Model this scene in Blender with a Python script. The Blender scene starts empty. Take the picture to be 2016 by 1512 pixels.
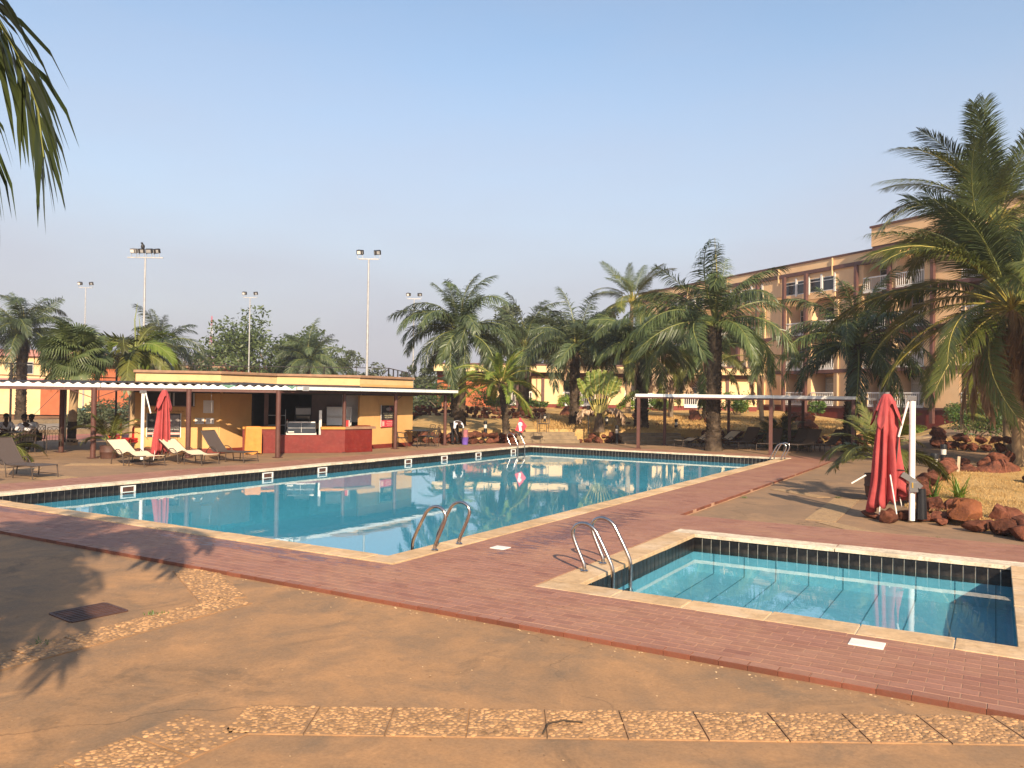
import bpy, math, random
from mathutils import Vector, Matrix
import numpy as np

SC = bpy.context.scene
COL = SC.collection
random.seed(7)
PI = math.pi


# ------------------------------------------------------------------ camera
YAW, PITCH, ROLL, HCAM = 0.537233, 0.015769, 0.014439, 2.25
FX, FY = -math.sin(YAW), math.cos(YAW)          # horizontal viewing direction
RX, RY = math.cos(YAW), math.sin(YAW)           # to the right of it
def cam_vec(x, y, z):
    cp, sp, cr, sr = math.cos(PITCH), math.sin(PITCH), math.cos(ROLL), math.sin(ROLL)
    x, y = cr*x - sr*y, sr*x + cr*y
    a, b, c = x, cp*z - sp*y, sp*z + cp*y
    return Vector((a*RX + b*FX, a*RY + b*FY, c))
cam_data = bpy.data.cameras.new('camera')
cam = bpy.data.objects.new('camera', cam_data)
COL.objects.link(cam)
cam_data.sensor_width = 36.0
cam_data.lens = 36.0*1600/2016
cam_data.clip_start = 0.1
cam_data.clip_end = 3000
_r, _u, _f = cam_vec(1, 0, 0), cam_vec(0, 1, 0), cam_vec(0, 0, 1)
cam.matrix_world = Matrix(((_r.x, _u.x, -_f.x, 0), (_r.y, _u.y, -_f.y, 0), (_r.z, _u.z, -_f.z, HCAM), (0, 0, 0, 1)))
SC.camera = cam
def DS(d, s):                                    # a place d metres ahead and s metres to the right of the terrace
    return FX*d + RX*s, FY*d + RY*s

# ------------------------------------------------------------------ sky and sun
SUN_EL = math.radians(29.5)
SUN_AZ = math.atan2(0.675, -0.738)               # compass angle from +Y towards +X
world = bpy.data.worlds.new('World'); SC.world = world
world.use_nodes = True
nt = world.node_tree; nt.nodes.clear()
wo = nt.nodes.new('ShaderNodeOutputWorld'); wb = nt.nodes.new('ShaderNodeBackground')
sky = nt.nodes.new('ShaderNodeTexSky'); sky.sky_type = 'NISHITA'; sky.sun_disc = False
sky.sun_elevation = SUN_EL; sky.sun_rotation = SUN_AZ
sky.air_density = 1.35; sky.dust_density = 0.9; sky.ozone_density = 2.2; sky.altitude = 300
tc = nt.nodes.new('ShaderNodeTexCoord'); sep = nt.nodes.new('ShaderNodeSeparateXYZ')
nt.links.new(tc.outputs['Generated'], sep.inputs[0])
ramp = nt.nodes.new('ShaderNodeValToRGB')        # dusty air: the same all round the horizon, thinning upwards
ramp.color_ramp.interpolation = 'EASE'
ramp.color_ramp.elements[0].position = 0.0; ramp.color_ramp.elements[0].color = (0.95, 0.95, 0.95, 1)
ramp.color_ramp.elements[1].position = 0.47; ramp.color_ramp.elements[1].color = (0.05, 0.05, 0.05, 1)
nt.links.new(sep.outputs['Z'], ramp.inputs[0])
hz = nt.nodes.new('ShaderNodeMix'); hz.data_type = 'RGBA'
hz.inputs['B'].default_value = (3.25, 3.15, 3.65, 1)
wn = nt.nodes.new('ShaderNodeTexNoise'); wn.inputs['Scale'].default_value = 2.2; wn.inputs['Detail'].default_value = 3
wmap = nt.nodes.new('ShaderNodeMapping'); wmap.inputs['Scale'].default_value = (1, 1, 4)
nt.links.new(tc.outputs['Generated'], wmap.inputs[0]); nt.links.new(wmap.outputs[0], wn.inputs['Vector'])
wr = nt.nodes.new('ShaderNodeMapRange'); wr.inputs[1].default_value = .3; wr.inputs[2].default_value = .75
wr.inputs[3].default_value = -.09; wr.inputs[4].default_value = .15
nt.links.new(wn.outputs[0], wr.inputs[0])
wadd = nt.nodes.new('ShaderNodeMath'); wadd.operation = 'ADD'; wadd.use_clamp = True
nt.links.new(ramp.outputs[0], wadd.inputs[0]); nt.links.new(wr.outputs[0], wadd.inputs[1])
nt.links.new(wadd.outputs[0], hz.inputs['Factor']); nt.links.new(sky.outputs[0], hz.inputs['A'])
nt.links.new(hz.outputs['Result'], wb.inputs['Color'])
wb.inputs['Strength'].default_value = 0.106
nt.links.new(wb.outputs[0], wo.inputs[0])
sun_data = bpy.data.lights.new('sun', 'SUN'); sun_data.energy = 5.0; sun_data.angle = math.radians(0.6)
sun_data.color = (1.0, 0.82, 0.60)
sun = bpy.data.objects.new('sun', sun_data); COL.objects.link(sun)
sun.rotation_euler = Vector((math.sin(SUN_AZ)*math.cos(SUN_EL), math.cos(SUN_AZ)*math.cos(SUN_EL), math.sin(SUN_EL))).to_track_quat('Z', 'Y').to_euler()
SC.view_settings.view_transform = 'Standard'; SC.view_settings.look = 'None'
SC.view_settings.exposure = 0.85; SC.view_settings.gamma = 1.0; SC.view_settings.use_curve_mapping = False
SC.render.engine = 'CYCLES'
SC.cycles.max_bounces = 7; SC.cycles.transparent_max_bounces = 12; SC.cycles.glossy_bounces = 3
SC.cycles.diffuse_bounces = 3; SC.cycles.transmission_bounces = 4
SC.cycles.caustics_reflective = False; SC.cycles.caustics_refractive = False

# ------------------------------------------------------------------ materials
def new_mat(name):
    m = bpy.data.materials.new(name); m.use_nodes = True
    return m, m.node_tree, m.node_tree.nodes['Principled BSDF']
def nd(t, typ, **kw):
    n = t.nodes.new(typ)
    for k, v in kw.items(): setattr(n, k, v)
    return n
def mixc(t, a, b, fac, blend='MIX'):
    n = nd(t, 'ShaderNodeMix', data_type='RGBA', blend_type=blend)
    for key, val in (('A', a), ('B', b), ('Factor', fac)):
        if hasattr(val, 'links'): t.links.new(val, n.inputs[key])
        elif key == 'Factor': n.inputs[key].default_value = val
        else: n.inputs[key].default_value = (*val, 1)
    return n.outputs['Result']
def noise(t, scale, detail=4, rough=.55, vec=None, dist=0):
    n = nd(t, 'ShaderNodeTexNoise'); n.inputs['Scale'].default_value = scale
    n.inputs['Detail'].default_value = detail; n.inputs['Roughness'].default_value = rough
    n.inputs['Distortion'].default_value = dist
    if vec is not None: t.links.new(vec, n.inputs['Vector'])
    return n.outputs['Fac']
def rng_(t, v, a, b, c, d):
    n = nd(t, 'ShaderNodeMapRange'); t.links.new(v, n.inputs[0])
    for i, x in enumerate((a, b, c, d)): n.inputs[i+1].default_value = x
    return n.outputs[0]
def objco(t, scale=None):
    o = nd(t, 'ShaderNodeTexCoord').outputs['Object']
    if scale:
        mp = nd(t, 'ShaderNodeMapping'); mp.inputs['Scale'].default_value = scale
        t.links.new(o, mp.inputs[0]); return mp.outputs[0]
    return o
def geoco(t):
    return nd(t, 'ShaderNodeNewGeometry').outputs['Position']
def bump(t, b, h, strength=.3, dist=.02):
    n = nd(t, 'ShaderNodeBump'); n.inputs['Strength'].default_value = strength; n.inputs['Distance'].default_value = dist
    t.links.new(h, n.inputs['Height']); t.links.new(n.outputs[0], b.inputs['Normal'])
def pm(name, col, rough=.6, var=.18, scale=6, bmp=0., col2=None, metal=0., spec=.4, rnd=0., island=0., dirt=0., dirtcol=(.12, .08, .05), pos=False, wr=None):
    m, t, b = new_mat(name)
    co = geoco(t) if pos else objco(t)
    lo = tuple(c*(1-var) for c in col); hi = tuple(min(1, c*(1+var)) for c in col)
    f = rng_(t, noise(t, scale, 5, .6, co), .3, .7, 0, 1)
    c = mixc(t, lo, hi, f)
    if col2: c = mixc(t, c, col2, rng_(t, noise(t, scale*.37, 4, .6, co), .48, .68, 0, .85))
    if dirt: c = mixc(t, c, dirtcol, rng_(t, noise(t, scale*2.3, 6, .7, co), .5, .75, 0, dirt))
    for amt, out in ((rnd, nd(t, 'ShaderNodeObjectInfo').outputs['Random'] if rnd else None), (island, nd(t, 'ShaderNodeNewGeometry').outputs['Random Per Island'] if island else None)):
        if out is not None:
            v = rng_(t, out, 0, 1, 1-amt, 1+amt*.6)
            vm = nd(t, 'ShaderNodeVectorMath', operation='SCALE'); t.links.new(c, vm.inputs[0]); t.links.new(v, vm.inputs['Scale'])
            c = vm.outputs[0]
    t.links.new(c, b.inputs['Base Color'])
    b.inputs['Roughness'].default_value = rough; b.inputs['Metallic'].default_value = metal
    b.inputs['Specular IOR Level'].default_value = spec
    if bmp: bump(t, b, noise(t, scale*4, 6, .65, objco(t, wr) if wr else co), bmp, .02 if not wr else .03)
    return m
def leaf_mat(name, col, col2, rough=.42, trans=.28, var=.45, spec=.5):
    m, t, b = new_mat(name)
    gi = nd(t, 'ShaderNodeNewGeometry').outputs['Random Per Island']
    oi = nd(t, 'ShaderNodeObjectInfo').outputs['Random']
    c = mixc(t, col, col2, rng_(t, gi, 0, 1, 0, 1))
    v = rng_(t, oi, 0, 1, 1-var, 1+var)
    vm = nd(t, 'ShaderNodeVectorMath', operation='SCALE'); t.links.new(c, vm.inputs[0]); t.links.new(v, vm.inputs['Scale'])
    t.links.new(vm.outputs[0], b.inputs['Base Color'])
    b.inputs['Roughness'].default_value = rough; b.inputs['Specular IOR Level'].default_value = spec
    tr = nd(t, 'ShaderNodeBsdfTranslucent'); t.links.new(vm.outputs[0], tr.inputs[0])
    mx = nd(t, 'ShaderNodeMixShader'); mx.inputs[0].default_value = trans
    t.links.new(b.outputs[0], mx.inputs[1]); t.links.new(tr.outputs[0], mx.inputs[2])
    t.links.new(mx.outputs[0], t.nodes['Material Output'].inputs[0])
    return m
M = {}
def concrete(name, c1, c2, c3, stain=.55):
    m, t, b = new_mat(name)
    co = geoco(t)
    big = rng_(t, noise(t, .45, 6, .62, co, .6), .38, .64, 0, 1)
    mid = rng_(t, noise(t, 1.7, 6, .65, co, .3), .42, .7, 0, 1)
    fine = rng_(t, noise(t, 38, 5, .7, co), .3, .7, .86, 1.12)
    c = mixc(t, c1, c2, big)
    c = mixc(t, c, c3, rng_(t, mid, 0, 1, 0, stain))
    spots = rng_(t, noise(t, 9, 3, .6, co), .70, .76, 0, .35)
    c = mixc(t, c, tuple(min(1, x*1.6) for x in c1), spots)
    speck = rng_(t, noise(t, 26, 2, .5, co), .72, .75, 0, .5)
    c = mixc(t, c, (.08, .055, .04), speck)
    c = mixc(t, c, tuple(x*.62 for x in c3), rng_(t, noise(t, .8, 5, .7, co, 1.0), .55, .68, 0, .55))
    c = mixc(t, c, tuple(min(1, x*1.22) for x in c1), rng_(t, noise(t, 1.3, 5, .7, objco(t, (1.3, .8, 1)), .8), .56, .72, 0, .5))
    c = mixc(t, c, c2, rng_(t, noise(t, 6, 5, .75, co), .45, .7, 0, .45))
    vo = nd(t, 'ShaderNodeTexVoronoi', feature='DISTANCE_TO_EDGE'); vo.inputs['Scale'].default_value = .22
    wv = nd(t, 'ShaderNodeVectorMath', operation='ADD'); t.links.new(co, wv.inputs[0])
    nn = nd(t, 'ShaderNodeTexNoise'); nn.inputs['Scale'].default_value = 1.4; nn.inputs['Detail'].default_value = 6; t.links.new(co, nn.inputs['Vector'])
    t.links.new(nn.outputs['Color'], wv.inputs[1]); t.links.new(wv.outputs[0], vo.inputs['Vector'])
    cm = nd(t, 'ShaderNodeMath', operation='MULTIPLY'); t.links.new(rng_(t, vo.outputs['Distance'], .0, .0035, .6, 0), cm.inputs[0]); t.links.new(rng_(t, noise(t, .5, 2, .5, co), .53, .62, 0, .8), cm.inputs[1]); crack = cm.outputs[0]
    c = mixc(t, c, (.05, .035, .025), crack)
    vm = nd(t, 'ShaderNodeVectorMath', operation='SCALE'); t.links.new(c, vm.inputs[0]); t.links.new(fine, vm.inputs['Scale'])
    t.links.new(vm.outputs[0], b.inputs['Base Color']); b.inputs['Roughness'].default_value = .82; b.inputs['Specular IOR Level'].default_value = .25
    bump(t, b, noise(t, 45, 5, .7, co), .22, .01)
    return m
M['concrete'] = concrete('worn_concrete', (.44, .238, .108), (.30, .175, .09), (.17, .125, .085), .75)
M['concrete_right'] = concrete('dusty_concrete', (.34, .205, .11), (.235, .15, .09), (.18, .125, .08))
M['asphalt'] = concrete('grey_path', (.17, .145, .12), (.12, .105, .09), (.22, .16, .11), .4)
M['earth'] = pm('dry_earth', (.24, .13, .065), .95, .25, 1.2, .4, (.16, .09, .05), pos=True, spec=.1)
M['straw'] = None
def straw():
    m, t, b = new_mat('dry_grass')
    co = geoco(t)
    c = mixc(t, (.54, .32, .115), (.66, .43, .18), rng_(t, noise(t, 1.1, 5, .6, co), .35, .65, 0, 1))
    c = mixc(t, c, (.26, .16, .06), rng_(t, noise(t, .5, 5, .65, co), .52, .68, 0, .7))
    c = mixc(t, c, (.17, .15, .05), rng_(t, noise(t, .9, 3, .5, co), .64, .72, 0, .6))
    fine = rng_(t, noise(t, 30, 6, .8, co), .3, .7, .55, 1.25)
    vm = nd(t, 'ShaderNodeVectorMath', operation='SCALE'); t.links.new(c, vm.inputs[0]); t.links.new(fine, vm.inputs['Scale'])
    t.links.new(vm.outputs[0], b.inputs['Base Color']); b.inputs['Roughness'].default_value = .9; b.inputs['Specular IOR Level'].default_value = .1
    bump(t, b, noise(t, 22, 6, .8, co), .8, .06)
    return m
M['straw'] = straw()
M['straw_blade'] = leaf_mat('straw_blade', (.58, .37, .14), (.44, .27, .10), .7, .2, .1, .2)
def splash_zone(t, co):                              # splashes of pool water: patches along the pool's near sides
    sp = nd(t, 'ShaderNodeSeparateXYZ'); t.links.new(co, sp.inputs[0])
    def band(axis, c0, w):
        s = nd(t, 'ShaderNodeMath', operation='SUBTRACT'); t.links.new(sp.outputs[axis], s.inputs[0]); s.inputs[1].default_value = c0
        a = nd(t, 'ShaderNodeMath', operation='ABSOLUTE'); t.links.new(s.outputs[0], a.inputs[0])
        return rng_(t, a.outputs[0], 0, w, 1, 0)
    b1 = nd(t, 'ShaderNodeMath', operation='MULTIPLY'); t.links.new(band('Y', 8.25, .42), b1.inputs[0]); t.links.new(band('X', -9.2, 3.6), b1.inputs[1])
    b2 = nd(t, 'ShaderNodeMath', operation='MULTIPLY'); t.links.new(band('X', -6.1, .8), b2.inputs[0]); t.links.new(band('Y', 12.8, 4.5), b2.inputs[1])
    b3 = nd(t, 'ShaderNodeMath', operation='MULTIPLY'); t.links.new(band('Y', 8.3, .3), b3.inputs[0]); t.links.new(band('X', -16.0, 3.), b3.inputs[1])
    mxx = nd(t, 'ShaderNodeMath', operation='MAXIMUM'); t.links.new(b1.outputs[0], mxx.inputs[0]); t.links.new(b2.outputs[0], mxx.inputs[1])
    mxy = nd(t, 'ShaderNodeMath', operation='MAXIMUM'); t.links.new(mxx.outputs[0], mxy.inputs[0]); t.links.new(b3.outputs[0], mxy.inputs[1])
    return mxy.outputs[0]
def tile_mat(name, wet=True):
    m, t, b = new_mat(name)
    co = geoco(t)
    gi = nd(t, 'ShaderNodeNewGeometry').outputs['Random Per Island']; oi = nd(t, 'ShaderNodeObjectInfo').outputs['Random']
    ad = nd(t, 'ShaderNodeMath', operation='ADD'); t.links.new(gi, ad.inputs[0]); t.links.new(oi, ad.inputs[1])
    fr = nd(t, 'ShaderNodeMath', operation='FRACT'); t.links.new(ad.outputs[0], fr.inputs[0])
    c = mixc(t, (.275, .126, .080), (.335, .162, .110), fr.outputs[0])
    c = mixc(t, c, (.21, .085, .056), rng_(t, fr.outputs[0], .84, .98, 0, .7))
    c = mixc(t, c, (.40, .215, .125), rng_(t, noise(t, .8, 6, .65, co, .5), .46, .70, 0, .62))
    c = mixc(t, c, (.17, .07, .048), rng_(t, noise(t, 3.2, 5, .65, objco(t, (1, 2.2, 1))), .56, .72, 0, .55))
    fine = rng_(t, noise(t, 50, 4, .7, co), .3, .7, .9, 1.1)
    vm = nd(t, 'ShaderNodeVectorMath', operation='SCALE'); t.links.new(c, vm.inputs[0]); t.links.new(fine, vm.inputs['Scale'])
    wet_zone = splash_zone(t, co)
    wn = noise(t, 3.2, 5, .6, objco(t, (.8, 2.4, 1)))
    ws = nd(t, 'ShaderNodeMath', operation='MULTIPLY'); t.links.new(wet_zone, ws.inputs[0]); t.links.new(rng_(t, wn, .40, .62, 0, 1.0), ws.inputs[1])
    wet_ = rng_(t, ws.outputs[0], .18, .30, 0, 1)
    c = mixc(t, vm.outputs[0], (.125, .045, .04), rng_(t, wet_, 0, 1, 0, .8))
    t.links.new(c, b.inputs['Base Color'])
    t.links.new(rng_(t, wet_, 0, 1, .62, .3), b.inputs['Roughness'])
    b.inputs['Specular IOR Level'].default_value = .35
    bump(t, b, noise(t, 40, 5, .7, co), .12, .01)
    return m
M['tile'] = tile_mat('terracotta_tile')
M['edge_tile'] = pm('terracotta_edge_tile', (.20, .062, .034), .65, .25, 9, .1, (.15, .058, .036), rnd=.3, dirt=.55)
def grout():
    m, t, b = new_mat('tile_grout'); co = geoco(t)
    c = mixc(t, (.44, .26, .165), (.31, .17, .10), rng_(t, noise(t, 1.6, 5, .6, co), .4, .62, 0, 1))
    z = nd(t, 'ShaderNodeMath', operation='MULTIPLY'); t.links.new(splash_zone(t, co), z.inputs[0]); t.links.new(rng_(t, noise(t, 1.3, 4, .6, co), .36, .5, 0, 1), z.inputs[1])
    c = mixc(t, c, (.055, .022, .02), rng_(t, z.outputs[0], .10, .22, 0, .95))
    t.links.new(c, b.inputs['Base Color']); b.inputs['Roughness'].default_value = .8; return m
M['grout'] = grout()
M['coping'] = pm('coping_stone', (.55, .365, .195), .8, .2, 4, .5, (.64, .47, .30), rnd=.14, dirt=.6, dirtcol=(.30, .18, .09), pos=True)
M['coping_far'] = pm('mortar_edge', (.70, .58, .42), .8, .2, 7, .3, (.45, .35, .24), dirt=.7, dirtcol=(.14, .11, .07), pos=True)
M['mortar'] = pm('joint_mortar', (.72, .58, .40), .85, .2, 12, .3, dirt=.4, pos=True)
M['black_tile'] = pm('black_glazed_tile', (.012, .011, .012), .32, .5, 7, .05, (.035, .028, .022), rnd=.3, island=.3, spec=.35, dirt=.22, dirtcol=(.10, .085, .07))
M['white_grout'] = pm('white_grout', (.60, .55, .46), .8, .25, 14, dirt=.6, dirtcol=(.10, .08, .06), pos=True)
M['pool_blue'] = pm('blue_mosaic', (.24, .45, .53), .4, .10, 14, 0, (.20, .40, .48), pos=True)
M['pool_joint'] = pm('floor_joint', (.06, .19, .24), .6, .2, 8, pos=True)
def water(name, tint, rip):
    m = bpy.data.materials.new(name); m.use_nodes = True; t = m.node_tree; t.nodes.clear()
    out = nd(t, 'ShaderNodeOutputMaterial'); tr = nd(t, 'ShaderNodeBsdfTransparent'); tr.inputs[0].default_value = (*tint, 1)
    gl = nd(t, 'ShaderNodeBsdfGlossy'); gl.inputs['Roughness'].default_value = .012; gl.inputs['Color'].default_value = (.94, .97, 1, 1)
    mx = nd(t, 'ShaderNodeMixShader')
    co = geoco(t)
    bp = nd(t, 'ShaderNodeBump'); bp.inputs['Strength'].default_value = rip; bp.inputs['Distance'].default_value = .02
    n1 = noise(t, 3.2, 3, .5, co); t.links.new(n1, bp.inputs['Height'])
    t.links.new(bp.outputs[0], gl.inputs['Normal'])
    ge = nd(t, 'ShaderNodeNewGeometry'); dt = nd(t, 'ShaderNodeVectorMath', operation='DOT_PRODUCT')      # reflectance of a water surface, the same from both sides
    t.links.new(bp.outputs[0], dt.inputs[0]); t.links.new(ge.outputs['Incoming'], dt.inputs[1])
    ab = nd(t, 'ShaderNodeMath', operation='ABSOLUTE'); t.links.new(dt.outputs['Value'], ab.inputs[0])
    om = nd(t, 'ShaderNodeMath', operation='SUBTRACT', use_clamp=True); om.inputs[0].default_value = 1; t.links.new(ab.outputs[0], om.inputs[1])
    pw = nd(t, 'ShaderNodeMath', operation='POWER'); t.links.new(om.outputs[0], pw.inputs[0]); pw.inputs[1].default_value = 5
    fr = rng_(t, pw.outputs[0], 0, 1, .02, 1)
    t.links.new(fr, mx.inputs[0]); t.links.new(tr.outputs[0], mx.inputs[1]); t.links.new(gl.outputs[0], mx.inputs[2])
    t.links.new(mx.outputs[0], out.inputs[0])
    return m
M['water'] = water('pool_water', (.50, .84, .93), .035)
M['water2'] = water('shallow_water', (.66, .90, .95), .03)
M['steel'] = pm('brushed_steel', (.50, .46, .43), .22, .08, 20, 0, metal=1.0, spec=.5)
M['yellow_wall'] = pm('yellow_wall_paint', (.62, .345, .125), .7, .07, 2.0, .05, (.66, .39, .15), dirt=.12, dirtcol=(.30, .15, .06))
M['bar_parapet'] = pm('bar_parapet_paint', (.66, .43, .20), .75, .06, 1.5, .05, (.70, .48, .24), dirt=.30, dirtcol=(.25, .15, .07))
M['cream_wall'] = pm('cream_wall_paint', (.74, .52, .27), .75, .06, 1.5, .05, (.70, .45, .22), dirt=.10, dirtcol=(.40, .24, .12))
M['peach_wall'] = pm('peach_wall_paint', (.80, .51, .27), .75, .06, 1.1, .05, (.82, .56, .31), dirt=.08, dirtcol=(.40, .24, .12))
M['brown_paint'] = pm('brown_paint', (.105, .042, .032), .5, .2, 5, .05, dirt=.2)
M['brown_trim'] = pm('brown_trim_paint', (.115, .05, .04), .55, .15, 3)
M['cap_brown'] = pm('weathered_brown_cap', (.30, .17, .10), .75, .2, 3, .1, dirt=.3)
M['red_paint'] = pm('red_paint', (.155, .0125, .008), .5, .16, 4, .08, (.185, .02, .012), dirt=.22, dirtcol=(.36, .13, .09))
M['red_plinth'] = pm('red_plinth_paint', (.17, .024, .015), .6, .2, 3, .05, dirt=.25)
M['white_paint'] = pm('white_paint', (.80, .76, .70), .5, .05, 4, .03, dirt=.18, dirtcol=(.40, .32, .24))
M['white_sheet'] = pm('white_painted_sheet', (.80, .79, .74), .45, .05, 3, .03, dirt=.35, dirtcol=(.42, .40, .34))
M['green_patch'] = pm('green_painted_sheet', (.10, .22, .16), .6, .2, 6, dirt=.3)
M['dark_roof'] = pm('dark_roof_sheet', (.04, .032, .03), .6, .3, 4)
M['dark_void'] = pm('painted_dark', (.03, .022, .02), .8, .3, 3)  # near-black colour paints in the darkness of rooms and pits
M['dark_wood'] = pm('dark_wood', (.07, .022, .018), .4, .25, 5)
M['glass'] = pm('window_glass', (.02, .022, .026), .08, .3, 2, spec=.6)
M['curtain'] = pm('pale_curtain', (.42, .38, .31), .9, .25, 9)
M['alu'] = pm('aluminium', (.60, .58, .55), .4, .1, 8, metal=.4)
M['grey_metal'] = pm('galvanised_metal', (.42, .41, .40), .5, .15, 5, metal=.3)
M['dark_metal'] = pm('dark_metal', (.03, .026, .024), .5, .2, 6, metal=.2)
M['frame_brown'] = pm('brown_metal_frame', (.085, .06, .045), .45, .15, 6, metal=.3)
M['sling_dark'] = pm('dark_brown_sling', (.085, .062, .052), .75, .12, 30, .1)
M['sling_cream'] = pm('cream_sling', (.72, .57, .38), .8, .08, 30, .1)
M['red_cloth'] = pm('faded_red_canvas', (.38, .055, .055), .85, .12, 5, .45, (.44, .09, .085), dirt=.10, dirtcol=(.26, .04, .04), wr=(1.6, 1.6, .35))
M['orange_cloth'] = pm('orange_cover_cloth', (.58, .235, .045), .65, .12, 5, .08)
M['red_vinyl'] = pm('red_upholstery', (.42, .02, .02), .55, .1, 10)
M['gold'] = pm('gold_paint', (.62, .40, .06), .4, .1, 10, metal=.3)
M['black_plastic'] = pm('black_plastic', (.012, .012, .014), .4, .2, 10)
M['grey_plastic'] = pm('grey_plastic', (.17, .16, .155), .5, .1, 10)
M['clear_lens'] = pm('frosted_lens', (.62, .58, .50), .3, .1, 10)
M['laterite'] = pm('laterite_rock', (.15, .053, .032), .95, .6, 9, 1.0, (.055, .026, .02), rnd=.35, dirt=.6, dirtcol=(.23, .10, .05), spec=.1)
M['laterite_orange'] = pm('orange_laterite_rock', (.225, .08, .034), .95, .4, 6, 1.0, (.14, .05, .028), dirt=.35, dirtcol=(.12, .045, .025), spec=.15)
M['pale_stone'] = pm('pale_stone', (.55, .42, .28), .85, .2, 6, .4)
M['step_stone'] = pm('worn_step_stone', (.23, .165, .10), .9, .25, 4, .4, (.32, .23, .14), dirt=.4, dirtcol=(.06, .045, .03), pos=True)
M['pot'] = pm('dark_clay_pot', (.085, .038, .026), .6, .25, 6, .15)
M['trunk_dark'] = pm('dark_palm_bark', (.05, .036, .026), .95, .45, 7, .9, (.12, .085, .055), island=.35, spec=.1)
M['boot'] = pm('palm_leaf_base', (.075, .052, .035), .95, .4, 8, .6, (.16, .115, .075), island=.45, spec=.1)
M['trunk_grey'] = pm('smooth_palm_bark', (.42, .285, .16), .9, .2, 5, .3, (.30, .19, .11), spec=.15)
M['bark'] = pm('tree_bark', (.19, .14, .095), .95, .3, 6, .6)
M['crownshaft'] = pm('green_crownshaft', (.20, .22, .05), .5, .2, 3)
M['palm_green'] = leaf_mat('palm_leaf_green', (.056, .084, .026), (.105, .132, .042), .42, .22)
M['palm_bluish'] = leaf_mat('palm_leaf_deep_green', (.050, .076, .030), (.094, .118, .048), .42, .2)
M['palm_olive'] = leaf_mat('palm_leaf_olive', (.075, .085, .016), (.13, .125, .022), .45, .25)
M['coco_green'] = leaf_mat('coconut_leaf', (.085, .110, .020), (.16, .165, .030), .42, .25)
M['palm_bright'] = leaf_mat('palm_leaf_bright', (.13, .19, .022), (.20, .25, .04), .45, .3, .2)
M['palm_yellow'] = leaf_mat('palm_leaf_yellowing', (.30, .20, .025), (.16, .14, .02), .5, .25, .2)
M['palm_dead'] = leaf_mat('dead_palm_leaf', (.24, .135, .07), (.38, .24, .14), .85, .1, .3, .15)
M['palm_pale'] = leaf_mat('bleached_palm_leaf', (.52, .38, .25), (.40, .26, .16), .85, .1, .2, .15)
M['rachis'] = pm('palm_rachis', (.18, .19, .05), .5, .2, 5)
M['rachis_yel'] = pm('yellow_palm_rachis', (.33, .27, .06), .5, .2, 5)
M['rachis_dead'] = pm('dry_palm_rachis', (.30, .19, .10), .8, .2, 5)
M['leaf_tree'] = leaf_mat('tree_leaf', (.055, .082, .022), (.10, .13, .038), .5, .25, .15)
M['leaf_far'] = leaf_mat('far_tree_leaf', (.062, .078, .034), (.095, .110, .048), .6, .2, .15)
M['leaf_bush'] = leaf_mat('bush_leaf', (.050, .105, .016), (.11, .17, .025), .45, .25, .25)
M['leaf_lime'] = leaf_mat('lime_bush_leaf', (.13, .22, .02), (.22, .30, .035), .45, .3, .15)
M['banana_leaf'] = leaf_mat('paddle_leaf', (.17, .23, .035), (.26, .30, .06), .4, .35, .1)
M['skin'] = pm('dark_skin', (.055, .028, .018), .5, .1, 8)
M['shirt'] = pm('white_shirt_cloth', (.66, .66, .68), .85, .05, 8)
M['black_cloth'] = pm('black_cloth', (.012, .011, .012), .85, .2, 8)
M['hair'] = pm('black_hair', (.008, .007, .007), .8, .2, 20)
M['purple'] = pm('purple_plastic', (.16, .09, .40), .45, .1, 8)
M['pink_bucket'] = pm('dusty_pink_plastic', (.42, .16, .18), .5, .1, 8)
M['teal_paint'] = pm('teal_bench_paint', (.10, .22, .21), .6, .15, 5)
M['poster_black'] = pm('poster_black_print', (.018, .015, .016), .5, .6, 9, 0, (.10, .085, .08))
M['poster_grey'] = pm('poster_grey_print', (.26, .22, .20), .5, .3, 12)
M['poster_red'] = pm('poster_red_print', (.55, .06, .08), .5, .15, 12)
M['poster_pink'] = pm('poster_pink_print', (.75, .42, .36), .5, .1, 12)
M['paper'] = pm('white_paper', (.72, .68, .62), .6, .05, 10)
M['ink'] = pm('dark_ink', (.06, .035, .025), .7, .1, 10)
M['ink_brown'] = pm('painted_brown_lettering', (.22, .08, .025), .7, .1, 10)
M['ink_cream'] = pm('cream_print', (.62, .55, .36), .6, .1, 10)
M['flag_red'] = pm('red_sign', (.62, .03, .05), .5, .1, 10)
M['court_red'] = pm('red_court', (.36, .135, .10), .85, .15, 1.5, 0, (.30, .16, .11), pos=True)
M['court_grey'] = pm('grey_court', (.30, .235, .175), .85, .15, 1.0, 0, (.22, .18, .14), pos=True)
M['pink_roof'] = pm('pink_roof', (.42, .20, .17), .8, .15, 1)
M['orange_wall'] = pm('orange_red_wall', (.42, .115, .045), .75, .15, 2)
M['pebble'] = pm('river_pebble', (.44, .245, .108), .65, .25, 9, .08, island=.45, rnd=.06, pos=True)
M['slab'] = pm('slab_cement', (.34, .19, .092), .9, .25, 8, .3, (.24, .15, .085), pos=True)
M['slab_far'] = pm('pebbled_slab', (.40, .255, .13), .9, .3, 30, .7, (.30, .19, .10), pos=True)
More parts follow.
